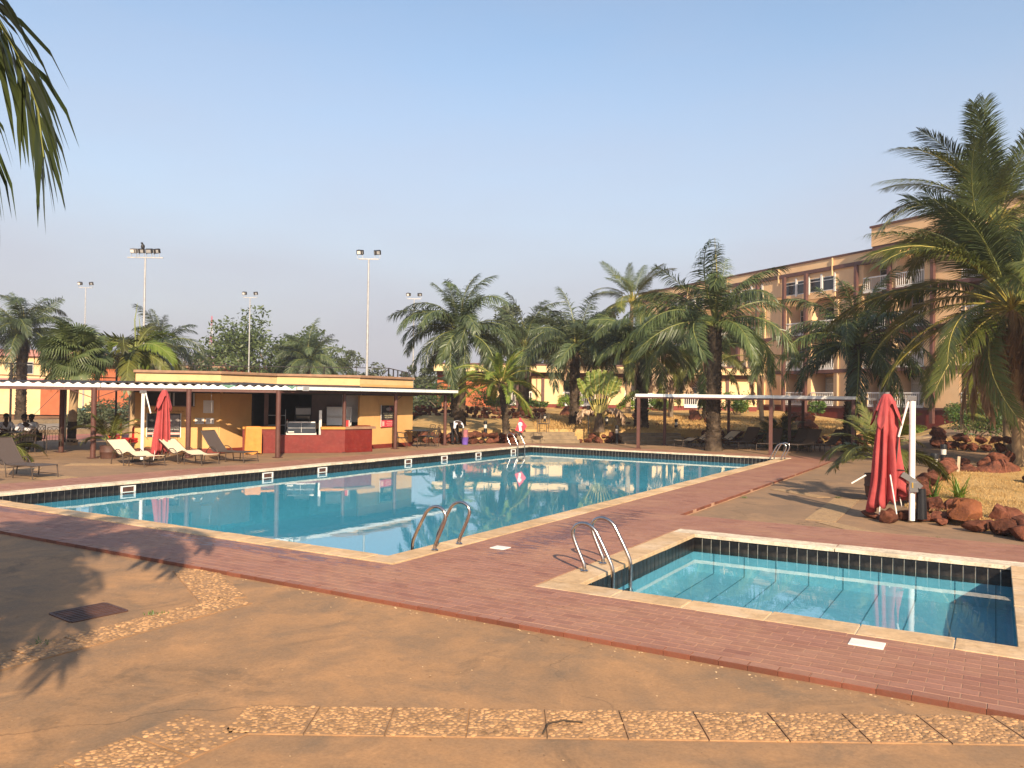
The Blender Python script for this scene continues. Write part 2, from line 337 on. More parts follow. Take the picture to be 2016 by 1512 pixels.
# ------------------------------------------------------------------ mesh building
def ico(sub):
    t = (1+5**.5)/2
    v = [Vector(p).normalized() for p in ((-1,t,0),(1,t,0),(-1,-t,0),(1,-t,0),(0,-1,t),(0,1,t),(0,-1,-t),(0,1,-t),(t,0,-1),(t,0,1),(-t,0,-1),(-t,0,1))]
    f = [(0,11,5),(0,5,1),(0,1,7),(0,7,10),(0,10,11),(1,5,9),(5,11,4),(11,10,2),(10,7,6),(7,1,8),(3,9,4),(3,4,2),(3,2,6),(3,6,8),(3,8,9),(4,9,5),(2,4,11),(6,2,10),(8,6,7),(9,8,1)]
    for _ in range(sub):
        mid, nf = {}, []
        def mp(a, b):
            k = (min(a, b), max(a, b))
            if k not in mid:
                mid[k] = len(v); v.append(((v[a]+v[b])/2).normalized())
            return mid[k]
        for a, b, c in f:
            x, y, z = mp(a, b), mp(b, c), mp(c, a)
            nf += [(a,x,z),(b,y,x),(c,z,y),(x,y,z)]
        f = nf
    return v, f
ICO = [ico(0), ico(1), ico(2), ico(3)]
class MB:
    def __init__(s): s.v, s.f, s.m, s.c = [], [], [], 0
    def add(s, vs, fs, mi=None):
        o = len(s.v); s.v += [tuple(p) for p in vs]; s.f += [tuple(i+o for i in f) for f in fs]
        s.m += [s.c if mi is None else mi]*len(fs)
    def mat(s, i): s.c = i; return s
    def box(s, c, d, rz=0, mtx=None, ch=0):
        x, y, z = d[0]/2, d[1]/2, d[2]/2
        if ch:
            a = ch
            vs = [(-x,-y,-z),(x,-y,-z),(x,y,-z),(-x,y,-z),(-x,-y,z-a),(x,-y,z-a),(x,y,z-a),(-x,y,z-a),(-x+a,-y+a,z),(x-a,-y+a,z),(x-a,y-a,z),(-x+a,y-a,z)]
            fs = [(3,2,1,0),(0,1,5,4),(1,2,6,5),(2,3,7,6),(3,0,4,7),(4,5,9,8),(5,6,10,9),(6,7,11,10),(7,4,8,11),(8,9,10,11)]
        else:
            vs = [(-x,-y,-z),(x,-y,-z),(x,y,-z),(-x,y,-z),(-x,-y,z),(x,-y,z),(x,y,z),(-x,y,z)]
            fs = [(3,2,1,0),(0,1,5,4),(1,2,6,5),(2,3,7,6),(3,0,4,7),(4,5,6,7)]
        cr, sr = math.cos(rz), math.sin(rz); out = []
        for p in vs:
            if mtx is not None:
                q = mtx @ Vector(p); out.append((q.x+c[0], q.y+c[1], q.z+c[2]))
            else: out.append((p[0]*cr-p[1]*sr+c[0], p[0]*sr+p[1]*cr+c[1], p[2]+c[2]))
        s.add(out, fs); return s
    def bar(s, p0, p1, w, h):                    # a straight rectangular bar
        p0, p1 = Vector(p0), Vector(p1); d = p1-p0; L = d.length; d.normalize()
        up = Vector((0,0,1)) if abs(d.z) < .95 else Vector((0,1,0))
        a = d.cross(up).normalized(); b = a.cross(d).normalized()
        mt = Matrix((d, a, b)).transposed()
        return s.box((p0+p1)/2, (L, w, h), mtx=mt)
    def tube(s, pts, r, n=8, caps=True, flat=1.0):
        pts = [Vector(p) for p in pts]; k = len(pts)
        rs = r if isinstance(r, (list, tuple)) else [r]*k
        vs, fs = [], []; ref = None
        for i, p in enumerate(pts):
            d = (pts[min(i+1, k-1)]-pts[max(i-1, 0)]).normalized()
            if ref is None: ref = Vector((0,0,1)) if abs(d.z) < .9 else Vector((1,0,0))
            a = d.cross(ref)
            if a.length < 1e-4: a = d.cross(Vector((0,1,0)))
            a.normalize(); b = a.cross(d).normalized(); ref = b
            for j in range(n):
                t = 2*PI*j/n; q = p + (a*math.cos(t) + b*math.sin(t)*flat)*rs[i]
                vs.append(q)
        for i in range(k-1):
            for j in range(n):
                fs.append((i*n+j, i*n+(j+1)%n, (i+1)*n+(j+1)%n, (i+1)*n+j))
        if caps: fs += [tuple(range(n-1, -1, -1)), tuple((k-1)*n+j for j in range(n))]
        s.add(vs, fs); return s
    def cyl(s, c, r, h, n=12, r2=None):
        return s.tube([c, (c[0], c[1], c[2]+h)], [r, r if r2 is None else r2], n)
    def lathe(s, prof, n=16, c=(0,0,0)):
        vs, fs = [], []
        for r, z in prof:
            for j in range(n): t = 2*PI*j/n; vs.append((c[0]+r*math.cos(t), c[1]+r*math.sin(t), c[2]+z))
        for i in range(len(prof)-1):
            for j in range(n): fs.append((i*n+j, i*n+(j+1)%n, (i+1)*n+(j+1)%n, (i+1)*n+j))
        s.add(vs, fs); return s
    def blob(s, c, r, sub=1, rough=.2, seed=0, flatten=None, R=None):
        rg = random.Random(seed); V, F = ICO[sub]
        ph = [(Vector((rg.gauss(0,1), rg.gauss(0,1), rg.gauss(0,1)))*(1.6 if i < 4 else 4.5), rg.uniform(0, 6)) for i in range(7)]
        cuts = [(Vector((rg.gauss(0,1), rg.gauss(0,1), rg.gauss(0,1))).normalized(), rg.uniform(.55, .85)) for _ in range(15)]
        out = []
        for p in V:
            k = 1 + rough*(sum(math.sin(p.dot(a)+b) for a, b in ph[:4])+.6*sum(math.sin(p.dot(a)*1.6+b) for a, b in ph[4:]))/2.2
            q = p*k
            if rough > .12:
                for nrm, dd in cuts:
                    e = q.dot(nrm)-dd
                    if e > 0: q = q - nrm*e*.93
            q = Vector((q.x*r[0], q.y*r[1], q.z*r[2]))
            if R is not None: q = R @ q
            if flatten is not None and q.z < flatten: q.z = flatten
            out.append((q.x+c[0], q.y+c[1], q.z+c[2]))
        s.add(out, F); return s
    def quad(s, a, b, c, d): s.add([a, b, c, d], [(0,1,2,3)]); return s
    def poly(s, pts): s.add(pts, [tuple(range(len(pts)))]); return s
    def prism(s, pts, z0, z1):
        n = len(pts)
        vs = [(p[0], p[1], z0) for p in pts] + [(p[0], p[1], z1) for p in pts]
        fs = [tuple(range(n-1, -1, -1)), tuple(range(n, 2*n))] + [(i, (i+1) % n, n+(i+1) % n, n+i) for i in range(n)]
        s.add(vs, fs); return s
    def mesh(s, name, mats, smooth=False):
        me = bpy.data.meshes.new(name); me.from_pydata(s.v, [], s.f)
        for m in (mats if isinstance(mats, (list, tuple)) else [mats]): me.materials.append(m)
        if any(s.m): me.polygons.foreach_set('material_index', s.m)
        if smooth:
            me.polygons.foreach_set('use_smooth', [True]*len(me.polygons))
            me.set_sharp_from_angle(angle=math.radians(smooth if smooth is not True else 40))
        me.update(); return me
    def build(s, name, mats, parent=None, smooth=False, loc=None, kind=None):
        return obj(name, s.mesh(name, mats, smooth), parent, loc, kind)
def obj(name, me, parent=None, loc=None, kind=None, rot=None, scale=None):
    o = bpy.data.objects.new(name, me); COL.objects.link(o)
    if parent is not None: o.parent = parent
    if loc is not None: o.location = loc
    if rot is not None: o.rotation_euler = rot
    if scale is not None: o.scale = scale
    if kind: o['kind'] = kind
    return o
def tag(o, label, cat, group=None):
    o['label'] = label; o['category'] = cat
    if group: o['group'] = group
    return o
def thing(name, label, cat, loc=(0,0,0), rz=0, group=None):
    o = bpy.data.objects.new(name, None); COL.objects.link(o)
    o.empty_display_size = .2; o.location = loc; o.rotation_euler = (0,0,rz)
    return tag(o, label, cat, group)
def kids(o): return [c for c in COL.objects if c.parent == o]
def copy_thing(root, loc, rz, label, scale=None, cache={}):
    if root.name not in cache: cache[root.name] = [(c, kids(c)) for c in kids(root)]
    r = root.copy(); COL.objects.link(r); r.location = loc; r.rotation_euler = (0,0,rz); r['label'] = label
    if scale: r.scale = scale
    for c, g in cache[root.name]:
        a = c.copy(); COL.objects.link(a); a.parent = r
        for k in g:
            b = k.copy(); COL.objects.link(b); b.parent = a
    return r
def text(body, size, mat, parent, loc, rot, name='lettering', ax='CENTER'):
    cu = bpy.data.curves.new(name, 'FONT'); cu.body = body; cu.size = size; cu.align_x = ax; cu.align_y = 'CENTER'
    cu.extrude = .002; cu.resolution_u = 2; cu.materials.append(mat)
    f = bpy.data.objects.new('font', cu); COL.objects.link(f)
    me = bpy.data.meshes.new_from_object(f); bpy.data.objects.remove(f); me.materials.clear(); me.materials.append(mat)
    return obj(name, me, parent, loc, None, rot)
def smst(x): x = max(0, min(1, x)); return x*x*(3-2*x)

# ------------------------------------------------------------------ the lie of the land
def depth(x, y): return FX*x + FY*y
def side(x, y): return RX*x + RY*y
def rise(d):                                     # the garden climbs towards the hotel
    return 1.1*max(0, min(1, (d-22)/33)) + .3*max(0, min(1, (d-55)/12))
def right_z(x, y): return rise(depth(x, y))*smst((x+5.3)/3.6)

# pool sizes
PX0, PX1, PY0, PY1 = -18.43, -7.26, 8.90, 32.72
QX0, QX1, QY0, QY1 = -4.34, 0.22, 8.86, 13.30
WATER = -0.235
def grid_sheet(name, xs, ys, zf, mat, kind='structure', label=None):
    vs = [(x, y, zf(x, y)) for y in ys for x in xs]; n = len(xs)
    fs = [(j*n+i, j*n+i+1, (j+1)*n+i+1, (j+1)*n+i) for j in range(len(ys)-1) for i in range(n-1)]
    m = MB(); m.add(vs, fs); return m.build(name, mat, smooth=True, kind=kind)
def lin(a, b, n): return [a+(b-a)*i/(n-1) for i in range(n)]
def loft(name, A, B, n, zf, mat, kind='structure', drop=.22):
    k = len(A); vs = []
    for j in range(n):
        t = j/(n-1)
        for i in range(k):
            x = A[i][0]*(1-t)+B[i][0]*t; y = A[i][1]*(1-t)+B[i][1]*t
            vs.append((x, y, zf(x, y) - (drop if j in (0, n-1) or i in (0, k-1) else 0)))
    fs = [(j*k+i, j*k+i+1, (j+1)*k+i+1, (j+1)*k+i) for j in range(n-1) for i in range(k-1)]
    m = MB(); m.add(vs, fs); return m.build(name, mat, smooth=True, kind=kind)
def resample(P, n):
    L = [0]
    for a, b in zip(P, P[1:]): L.append(L[-1]+math.dist(a, b))
    out = []
    for i in range(n):
        t = L[-1]*i/(n-1); k = max(j for j in range(len(L)) if L[j] <= t+1e-9); k = min(k, len(P)-2)
        u = (t-L[k])/max(1e-9, L[k+1]-L[k]); out.append((P[k][0]*(1-u)+P[k+1][0]*u, P[k][1]*(1-u)+P[k+1][1]*u))
    return out
# base ground out to the horizon, with a hole nowhere near the pools' basins (they sit in a gap)
def ground_sheet():
    m = MB(); z = -.10
    R = 680
    hx0, hx1, hy0, hy1 = PX0-.6, QX1+.6, 8.3, PY1+.6
    O = [(-R,-R),(R,-R),(R,R),(-R,R)]; I = [(hx0,hy0),(hx1,hy0),(hx1,hy1),(hx0,hy1)]
    vs = [(a,b,z) for a,b in O+I]
    m.add(vs, [(0,1,5,4),(1,2,6,5),(2,3,7,6),(3,0,4,7)])
    return m.build('ground', M['earth'], kind='structure')
ground_sheet()
# front terrace of worn concrete
grid_sheet('terrace_pavement', lin(-46, 30, 2), lin(-22, 7.0, 2), lambda x, y: -.045, M['concrete'])
# concrete by the bar and behind the pool (level with the tiles)
def flat(name, pts, z, mat):
    m = MB(); m.poly([(x, y, z) for x, y in pts]); return m.build(name, mat, kind='structure')
flat('bar_pavement', [(-36.5, 7.0), (-20.36, 7.0), (-20.36, 34.4), (-36.5, 34.4)], -.006, M['concrete_right'])
flat('garden_side_pavement', [(-24.2, 34.4), (-5.29, 34.4), (-5.29, 46.5), (-24.2, 46.5)], -.006, M['concrete_right'])
# concrete and path on the right, climbing gently
grid_sheet('right_pavement', lin(-5.29, 1.5, 24), lin(15.36, 60, 70), lambda x, y: -.07*(1-smst((y-26)/9)) + right_z(x, y) - .004, M['concrete_right'])
grid_sheet('grey_path', lin(1.5, 40, 40), lin(15.36, 70, 60), lambda x, y: right_z(x, y)-.01, M['asphalt'])
# garden lawn: begins as a bank at the stone edging and climbs to the hotel
EDGE = [(-27.0, 34.6), (-25.2, 31.4), (-24.0, 31.2), (-21.6, 31.9), (-20.5, 34.5), (-18.3, 36.95), (-16.25, 38.0), (-14.2, 40.4), (-11.8, 41.6), (-9.0, 42.6), (-6.7, 44.2), (-5.4, 46.4), (-4.6, 50)]
E1 = resample(EDGE, 90)
def offs(P, o): return [(x+FX*o, y+FY*o) for x, y in P]
m = MB(); rows = [-.06, 0, .25, .8, 1.6, 3, 5, 8, 11, 15, 20, 27, 36, 60, 120]
vs = []
for o in rows:
    for i, (x, y) in enumerate(E1):
        X, Y = x+FX*(o+.45), y+FY*(o+.45)
        vs.append((X, Y, (rise(depth(X, Y))+.10*math.sin(X*.9+Y*.4)*min(1, max(0, o)/6)*.5) if o >= 0 else -.12))
n = len(E1)
m.add(vs, [(j*n+i, j*n+i+1, (j+1)*n+i+1, (j+1)*n+i) for j in range(len(rows)-1) for i in range(n-1)])
m.build('garden_lawn', M['straw'], smooth=True, kind='structure')
# lawns right of the umbrella
def rz2(x, y): return right_z(x, y)+.05
LW_F = resample([(-1.65, 19.0), (-1.0, 18.15), (0.3, 16.5), (2.2, 15.2), (6, 14.2)], 24)
LW_B = resample([(-1.6, 26.5), (-1.1, 29.6), (0.2, 31.6), (3.5, 33), (8, 33.5)], 24)
loft('near_lawn', LW_F, LW_B, 22, lambda x, y: rz2(x, y)+.05*math.sin(x*2.1)*math.sin(y*1.3), M['straw'])
LM_F = resample([(-1.9, 37.3), (-.8, 36.7), (1.5, 37.6), (5, 39), (10, 41)], 20)
LM_B = resample([(-2.0, 44.2), (-.4, 45.6), (2, 47), (7, 50), (14, 55)], 20)
loft('middle_lawn', LM_F, LM_B, 10, rz2, M['straw'])
LB_F = resample([(-4.4, 48.6), (-3.6, 50.4), (-1.4, 52.5), (4, 55), (12, 58)], 16)
LB_B = resample([(-9, 60), (-6, 63), (-1, 66), (5, 70), (14, 74)], 16)
loft('far_lawn', LB_F, LB_B, 8, rz2, M['straw'])
# ------------------------------------------------------------------ tiled pool deck
def deck_areas():
    W = .40                                       # width of the coping
    return [(-20.35, 7.0, 11, PY0-W),            # front strip, x0 y0 x1 y1
            (-20.35, PY0-W, PX0-W, PY1+W), (-20.35, PY1+W, -5.29, 34.4),
            (PX1+W, PY0-W, QX0-W, QY0), (PX1+W, QY0, QX0-W, QY1+.16), (PX1+W, QY1+.16, QX0-W, 15.35), (PX1+W, 15.35, -5.29, PY1+W),
            (QX0-W, QY1+.16, 11, 15.35), (QX1+W, PY0-W, 11, QY1+.16)]
deck = MB()
for x0, y0, x1, y1 in deck_areas():
    deck.box(((x0+x1)/2, (y0+y1)/2, -.052), (x1-x0, y1-y0, .10))
deck_o = deck.build('pool_deck', M['grout'], kind='structure')
TL, TW, GAP = .25, .125, .006
def tile_mesh(l, w, nm='tile'):
    m = MB(); m.box((0, 0, -.005), (l, w, .012), ch=.0025)
    return m.mesh(nm, M['tile'])
TM = tile_mesh(TL-GAP, TW-GAP)
cand = []
rg = random.Random(3)
for ai, (x0, y0, x1, y1) in enumerate(deck_areas()):
    ny = int(round((y1-y0)/TW)); tw = (y1-y0)/ny
    y0s = y0 + (TW if ai == 0 else 0)             # the first row of the front strip is the edging
    for j in range(ny):
        y = y0+tw*(j+.5)
        if ai == 0 and j == 0: continue
        d0 = depth((x0+x1)/2, y)
        x = x0 - (TL/2 if j % 2 else 0)
        while x < x1-1e-6:
            a, b = max(x, x0), min(x+TL, x1); x += TL
            if b-a < .03: continue
            cx = (a+b)/2; d = depth(cx, y); s = side(cx, y)
            if d < 3.5 or abs(s) > d*.85+2.2: continue
            dist = math.hypot(cx, y)
            if dist > 40: continue
            cand.append((dist, cx, y, b-a, tw))
cand.sort()
PATCH = [(-6.32, 10.34), (-1.02, 8.22)]
near = [c for c in cand if abs(c[3]-TL) < .001][:300]
ns = set(id(c) for c in near)
far = MB()
for c in cand:
    dist, cx, y, l, w = c
    dz = rg.uniform(-.0012, .0012)
    if id(c) in ns:
        o = obj('tile', TM, deck_o, (cx, y, dz), rot=(rg.gauss(0, .002), rg.gauss(0, .002), rg.gauss(0, .006)))
    else:
        q = GAP if dist < 22 else GAP*.6
        far.box((cx, y, -.005+dz), (l-q, w-q, .012), ch=.0025 if dist < 14 else 0)
far.build('tile_field', M['tile'], deck_o, kind='stuff')
# edging tiles of the step along the front and along the right side
EM = MB(); EM.box((0, 0, -.0235), (.244, TW-GAP, .049), ch=.004); EM.m = [1 if i == 9 else 0 for i in range(len(EM.f))]; EMm = EM.mesh('edge_tile', [M['edge_tile'], M['tile']])
EM2 = MB(); EM2.box((0, 0, -.005), (.246, TW-GAP, .012), ch=.003); 
x = -20.3
while x < 10.9:
    d = depth(x, 7.06)
    if d > 1 and abs(side(x, 7.06)) < d*.85+2.5:
        obj('edge_tile', EMm, deck_o, (x+.125, 6.988+TW/2, rg.uniform(-.001, .003)), rot=(0, rg.gauss(0, .003), rg.gauss(0, .005)))
    x += .25
y = 15.5
while y < 34.3:
    if rg.random() > .06: obj('edge_tile', EMm, deck_o, (-5.278-TW/2, y, .0015+rg.uniform(-.003, .003)), rot=(0, 0, PI/2+rg.gauss(0, .02)))
    y += .25
y = 7.0
x = -5.2
while x < 10.9:
    obj('edge_tile', EMm, deck_o, (x+.125, 15.35-TW/2, .0015), rot=(0, 0, rg.gauss(0, .006))); x += .25
# two pale cover tiles
for px_, py_, l in ((-6.32, 10.34, .24), (-1.02, 8.22, .30)):
    m = MB(); m.box((0, 0, .006), (l, .21, .012), ch=.004)
    tag(m.build('cover_plate', M['paper'], loc=(px_, py_, 0)), 'pale square plate set in the tiles beside the small pool' if px_ > -3 else 'pale square plate set in the tiles between the two pools', 'cover plate')

# ------------------------------------------------------------------ pools
def pool(name, x0, x1, y0, y1, floor, wmat, stone, cope_near, wl, far_end_tiles=True):
    root = obj(name, None); root['kind'] = 'structure'
    # basin below the water and floor
    m = MB()
    m.quad((x0,y0,floor),(x1,y0,floor),(x1,y1,floor),(x0,y1,floor))
    for a, b in (((x0,y0),(x1,y0)),((x1,y0),(x1,y1)),((x1,y1),(x0,y1)),((x0,y1),(x0,y0))):
        m.quad((b[0],b[1],floor),(a[0],a[1],floor),(a[0],a[1],-.29),(b[0],b[1],-.29))
    m.build('basin', M['pool_blue'], root)
    # waterline band: mortar behind, tiles proud of it
    m = MB()
    e = .015
    for a, b in (((x0,y0),(x1,y0)),((x1,y0),(x1,y1)),((x1,y1),(x0,y1)),((x0,y1),(x0,y0))):
        m.quad((b[0],b[1],-.29),(a[0],a[1],-.29),(a[0],a[1],-.012),(b[0],b[1],-.012))
    m.build('waterline_mortar', M['white_grout'], root)
    tm = MB(); tm.box((0, .004, 0), (.150-.012, .012, .258), ch=0); tme = tm.mesh('wall_tile', M['black_tile'])
    def row(p0, p1, rz, step):
        L = math.dist(p0, p1); k = int(L/step); st = L/k
        for i in range(k):
            t = (i+.5)/k
            obj('wall_tile', tme, root, (p0[0]+(p1[0]-p0[0])*t, p0[1]+(p1[1]-p0[1])*t, -.161+rg.uniform(-.002,.002)), rot=(rg.gauss(0,.006), 0, rz), scale=(st/.150, 1, 1))
    row((x0, y0), (x0, y1), -PI/2, .150)          # left side, seen across the water
    row((x0, y1), (x1, y1), PI, .150)             # far side
    m = MB()                                      # the two sides turned away from the terrace
    for (a, b, c, d) in ((x1, y0, x1, y1), (x0, y0, x1, y0)):
        m.box(((a+c)/2, (b+d)/2, -.161), (max(.012, c-a-.04), max(.012, d-b-.04), .258))
    m.build('wall_tile_rows', M['black_tile'], root, kind='stuff')
    # coping stones
    W, T = .40, .052
    def stones(p0, p1, out, L, mat):
        tot = math.dist(p0, p1); k = max(1, round(tot/L)); ux, uy = (p1[0]-p0[0])/tot, (p1[1]-p0[1])/tot
        cut = sorted([0, tot]+[tot*(i+rg.uniform(-.12,.12))/k for i in range(1, k)])
        for a, b in zip(cut, cut[1:]):
            l = b-a-.014; cx = p0[0]+ux*(a+b)/2+out[0]*(W/2-.035); cy = p0[1]+uy*(a+b)/2+out[1]*(W/2-.035)
            mm = MB(); mm.box((0,0,0), (l, W, T), ch=.005)
            obj('coping_stone', mm.mesh('coping_stone', mat), root, (cx, cy, -.020+rg.uniform(-.003,.003)), rot=(rg.gauss(0,.004), rg.gauss(0,.004), math.atan2(uy, ux)+rg.gauss(0,.002)))
    stones((x0-W+.035, y0), (x1+W-.035, y0), (0, -1), cope_near, M['coping'])
    stones((x1, y0), (x1, y1), (1, 0), cope_near, M['coping'])
    if stone:
        stones((x0, y0), (x0, y1), (-1, 0), 1.4, M['coping'])
        stones((x0-.37+.0, y1), (x1+.37, y1), (0, 1), 2.4, M['coping_far'])
    else:
        stones((x0, y0), (x0, y1), (-1, 0), 2.2, M['coping_far'])
        stones((x0-.37, y1), (x1+.37, y1), (0, 1), 2.2, M['coping_far'])
    m = MB()                                      # mortar showing in the joints
    for (a, b, c, d) in ((x0-W+.05, y0-W+.05, x1+W-.05, y0-.01), (x1+.01, y0, x1+W-.05, y1), (x0-W+.05, y0, x0-.01, y1), (x0-W+.05, y1+.01, x1+W-.05, y1+W-.05)):
        m.box(((a+c)/2, (b+d)/2, -.033), (c-a, d-b, .062))
    m.build('coping_mortar', M['mortar'], root)
    w = MB(); nx, ny = 24, 24
    w.quad((x0+.012, y0+.012, WATER), (x1-.012, y0+.012, WATER), (x1-.012, y1-.012, WATER), (x0+.012, y1-.012, WATER))
    w.build(wl, wmat, kind='structure')
    return root
bp = pool('main_pool', PX0, PX1, PY0, PY1, -1.55, M['water'], False, .62, 'main_pool_water')
sp = pool('small_pool', QX0, QX1, QY0, QY1, -.62, M['water2'], True, .86, 'small_pool_water')
# joints on the small pool's floor and the lane-like joints on its walls
m = MB()
x = QX0+.35
while x < QX1:
    m.box((x, (QY0+QY1)/2, -.617), (.012, QY1-QY0-.02, .008)); m.box((x, QY1-.004, -.45), (.012, .008, .32)); x += .5
m.build('floor_joint', M['pool_joint'], sp)
# skimmer mouths in the long wall across the pool
for i, y in enumerate((12.45, 16.93, 19.19, 23.59, 25.85, 28.27, 31.11)):
    t = thing('skimmer', '', 'pool skimmer', (PX0+.010, y, -.165), 0, 'white skimmer mouths along the far pool wall')
    t['label'] = ['white skimmer mouth nearest the red umbrella, first from the left', 'white skimmer mouth below the bar counter left end, second from the left', 'white skimmer mouth below the red bar counter, third from the left', 'white skimmer mouth below the right bar post, fourth from the left', 'white skimmer mouth below the garden table, fifth from the left', 'white skimmer mouth below the stone edging, sixth from the left', 'white skimmer mouth beside the far corner ladder, last on the right'][i]
    w_, h_ = .40, .175
    m = MB()
    m.box((.012, 0, h_/2-.016), (.03, w_, .026)); m.box((.012, 0, -h_/2+.013), (.03, w_, .026))
    for s_ in (-1, 1): m.box((.012, s_*(w_/2-.022), 0), (.03, .044, h_-.064))
    m.build('frame', M['white_paint'], t)
    m = MB(); m.quad((.006, -w_/2+.04, -h_/2+.03), (.006, w_/2-.04, -h_/2+.03), (.006, w_/2-.04, h_/2-.03), (.006, -w_/2+.04, h_/2-.03)); m.build('opening', M['pot'], t)

# ladders: a pair of bent rails each, standing on the coping and reaching into the water
def ladder(label, x, y, rz, gap, prof=None, steps=True, sc=1):
    t = thing('pool_ladder', label, 'pool ladder', (x, y, .015), rz, 'steel ladders at the pools')
    pr = prof or [(0,0),(0,.07),(-.05,.17),(-.17,.42),(-.175,.51),(-.13,.58),(-.04,.615),(.06,.60),(.14,.545),(.19,.47),(.36,.16),(.395,.07),(.40,-.02),(.40,-.75)]
    pts = [Vector((a*sc, 0, b*sc)) for a, b in pr]
    # smooth the bends
    for _ in range(2):
        q = [pts[0]]
        for a, b in zip(pts, pts[1:]): q += [a*.75+b*.25, a*.25+b*.75]
        pts = q+[pts[-1]]
    for s_ in (0, gap):
        m = MB(); m.tube([(p.x, s_, p.z) for p in pts], .025, 10); r_ = m.build('rail', M['steel'], t, smooth=60)
        m = MB(); m.lathe([(.0,.022),(.03,.02),(.052,.006),(.052,-.003)], 14, (0, s_, 0)); m.build('base_flange', M['steel'], r_, smooth=50)
    for z in (-.30, -.55):
        m = MB(); m.box((.40*sc, gap/2, z), (.08, gap, .03)); m.build('step', M['steel'], t)
    return t
ladder('steel ladder on the coping of the small pool', -4.56, 9.55, 0, .58)
ladder('steel ladder at the near right corner of the main pool', -6.98, 9.60, PI, -.62, [(0,0),(0,.07),(.06,.2),(.13,.42),(.12,.52),(.06,.60),(-.05,.635),(-.16,.59),(-.24,.50),(-.39,.2),(-.43,.1),(-.43,-.02),(-.43,-.7)] and None, sc=1.03)
ladder('steel ladder at the far right corner of the main pool', -6.98, 31.75, PI, -.58)
lc = ladder('steel ladder at the far left corner holding a red sign', -18.72, 31.35, 0, .62)
# ------------------------------------------------------------------ pool bar
BA, BB_, BC, BD, BE = (-27.0, 18.46), (-24.8, 20.45), (-24.72, 23.1), (-22.42, 25.45), (-22.36, 28.92)
BF, BG = (-31.6, 29.3), (-31.0, 21.6)
bar = thing('pool_bar', 'low yellow poolside bar with a red base and a flat brown capped roof', 'bar building', (0, 0, 0))
def wall_panels(P, Q, z0, z1, mat, parent, w=1.22, th=.10, name='wall_panel', out=None):
    P, Q = Vector((*P, 0)), Vector((*Q, 0)); d = Q-P; L = d.length; d.normalize()
    k = max(1, round(L/w)); nrm = Vector((d.y, -d.x, 0))
    for i in range(k):
        a, b = P+d*(L*i/k+.006), P+d*(L*(i+1)/k-.006)
        m = MB(); c = (a+b)/2 - nrm*th/2
        m.box((c.x, c.y, (z0+z1)/2), ((b-a).length, th, z1-z0), rz=math.atan2(d.y, d.x))
        m.build(name, mat, parent)
wall_panels(BA, BB_, .17, 2.68, M['yellow_wall'], bar)
wall_panels(BB_, (-24.76, 21.9), .17, 2.68, M['yellow_wall'], bar)
wall_panels((-22.41, 25.45), BE, .17, 2.68, M['yellow_wall'], bar)
wall_panels(BE, BF, .17, 2.68, M['yellow_wall'], bar, 1.8)
wall_panels(BF, BG, .0, 2.68, M['yellow_wall'], bar, 2)
wall_panels(BG, BA, .0, 2.68, M['yellow_wall'], bar, 2)
for P, Q in ((BA, BB_), (BB_, (-24.76, 21.9)), ((-22.41, 25.3), BE), (BE, BF)):
    d = Vector((Q[0]-P[0], Q[1]-P[1], 0)); L = d.length; d.normalize(); n_ = Vector((d.y, -d.x, 0))
    c = Vector((P[0]+Q[0], P[1]+Q[1], 0))/2 + n_*.015 - n_*.06
    m = MB(); m.box((c.x, c.y, .083), (L+.03, .15, .17), rz=math.atan2(d.y, d.x)); m.build('plinth', M['red_plinth'], bar)
# roof parapet, its cap and the roof slab
OUT = [BA, BB_, BC, BD, BE, BF, BG]
for P, Q in zip(OUT, OUT[1:]+OUT[:1]):
    wall_panels(P, Q, 2.62, 2.95, M['bar_parapet'], bar, 2.6, .14, 'parapet')
    d = Vector((Q[0]-P[0], Q[1]-P[1], 0)); L = d.length; d.normalize(); n_ = Vector((d.y, -d.x, 0))
    c = Vector((P[0]+Q[0], P[1]+Q[1], 0))/2 + n_*(-.05)
    m = MB(); m.box((c.x, c.y, 2.995), (L+.06, .26, .095), rz=math.atan2(d.y, d.x), ch=.02); m.build('parapet_cap', M['cap_brown'], bar)
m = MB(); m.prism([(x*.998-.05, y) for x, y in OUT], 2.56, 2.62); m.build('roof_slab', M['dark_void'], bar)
# room behind the serving hatch, its darkness painted on walls and floor
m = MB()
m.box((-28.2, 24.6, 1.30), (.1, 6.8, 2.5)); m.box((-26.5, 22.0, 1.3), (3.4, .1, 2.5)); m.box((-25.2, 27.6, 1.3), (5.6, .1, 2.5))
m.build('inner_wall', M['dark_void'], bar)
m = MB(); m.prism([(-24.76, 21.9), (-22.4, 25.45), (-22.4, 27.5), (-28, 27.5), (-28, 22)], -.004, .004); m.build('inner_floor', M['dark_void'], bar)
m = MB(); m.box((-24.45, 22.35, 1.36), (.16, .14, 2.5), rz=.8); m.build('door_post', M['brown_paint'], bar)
m = MB(); m.box((-23.57, 23.74, 2.50), (.12, 3.9, .24), rz=-.60); m.build('hatch_lintel', M['dark_wood'], bar)
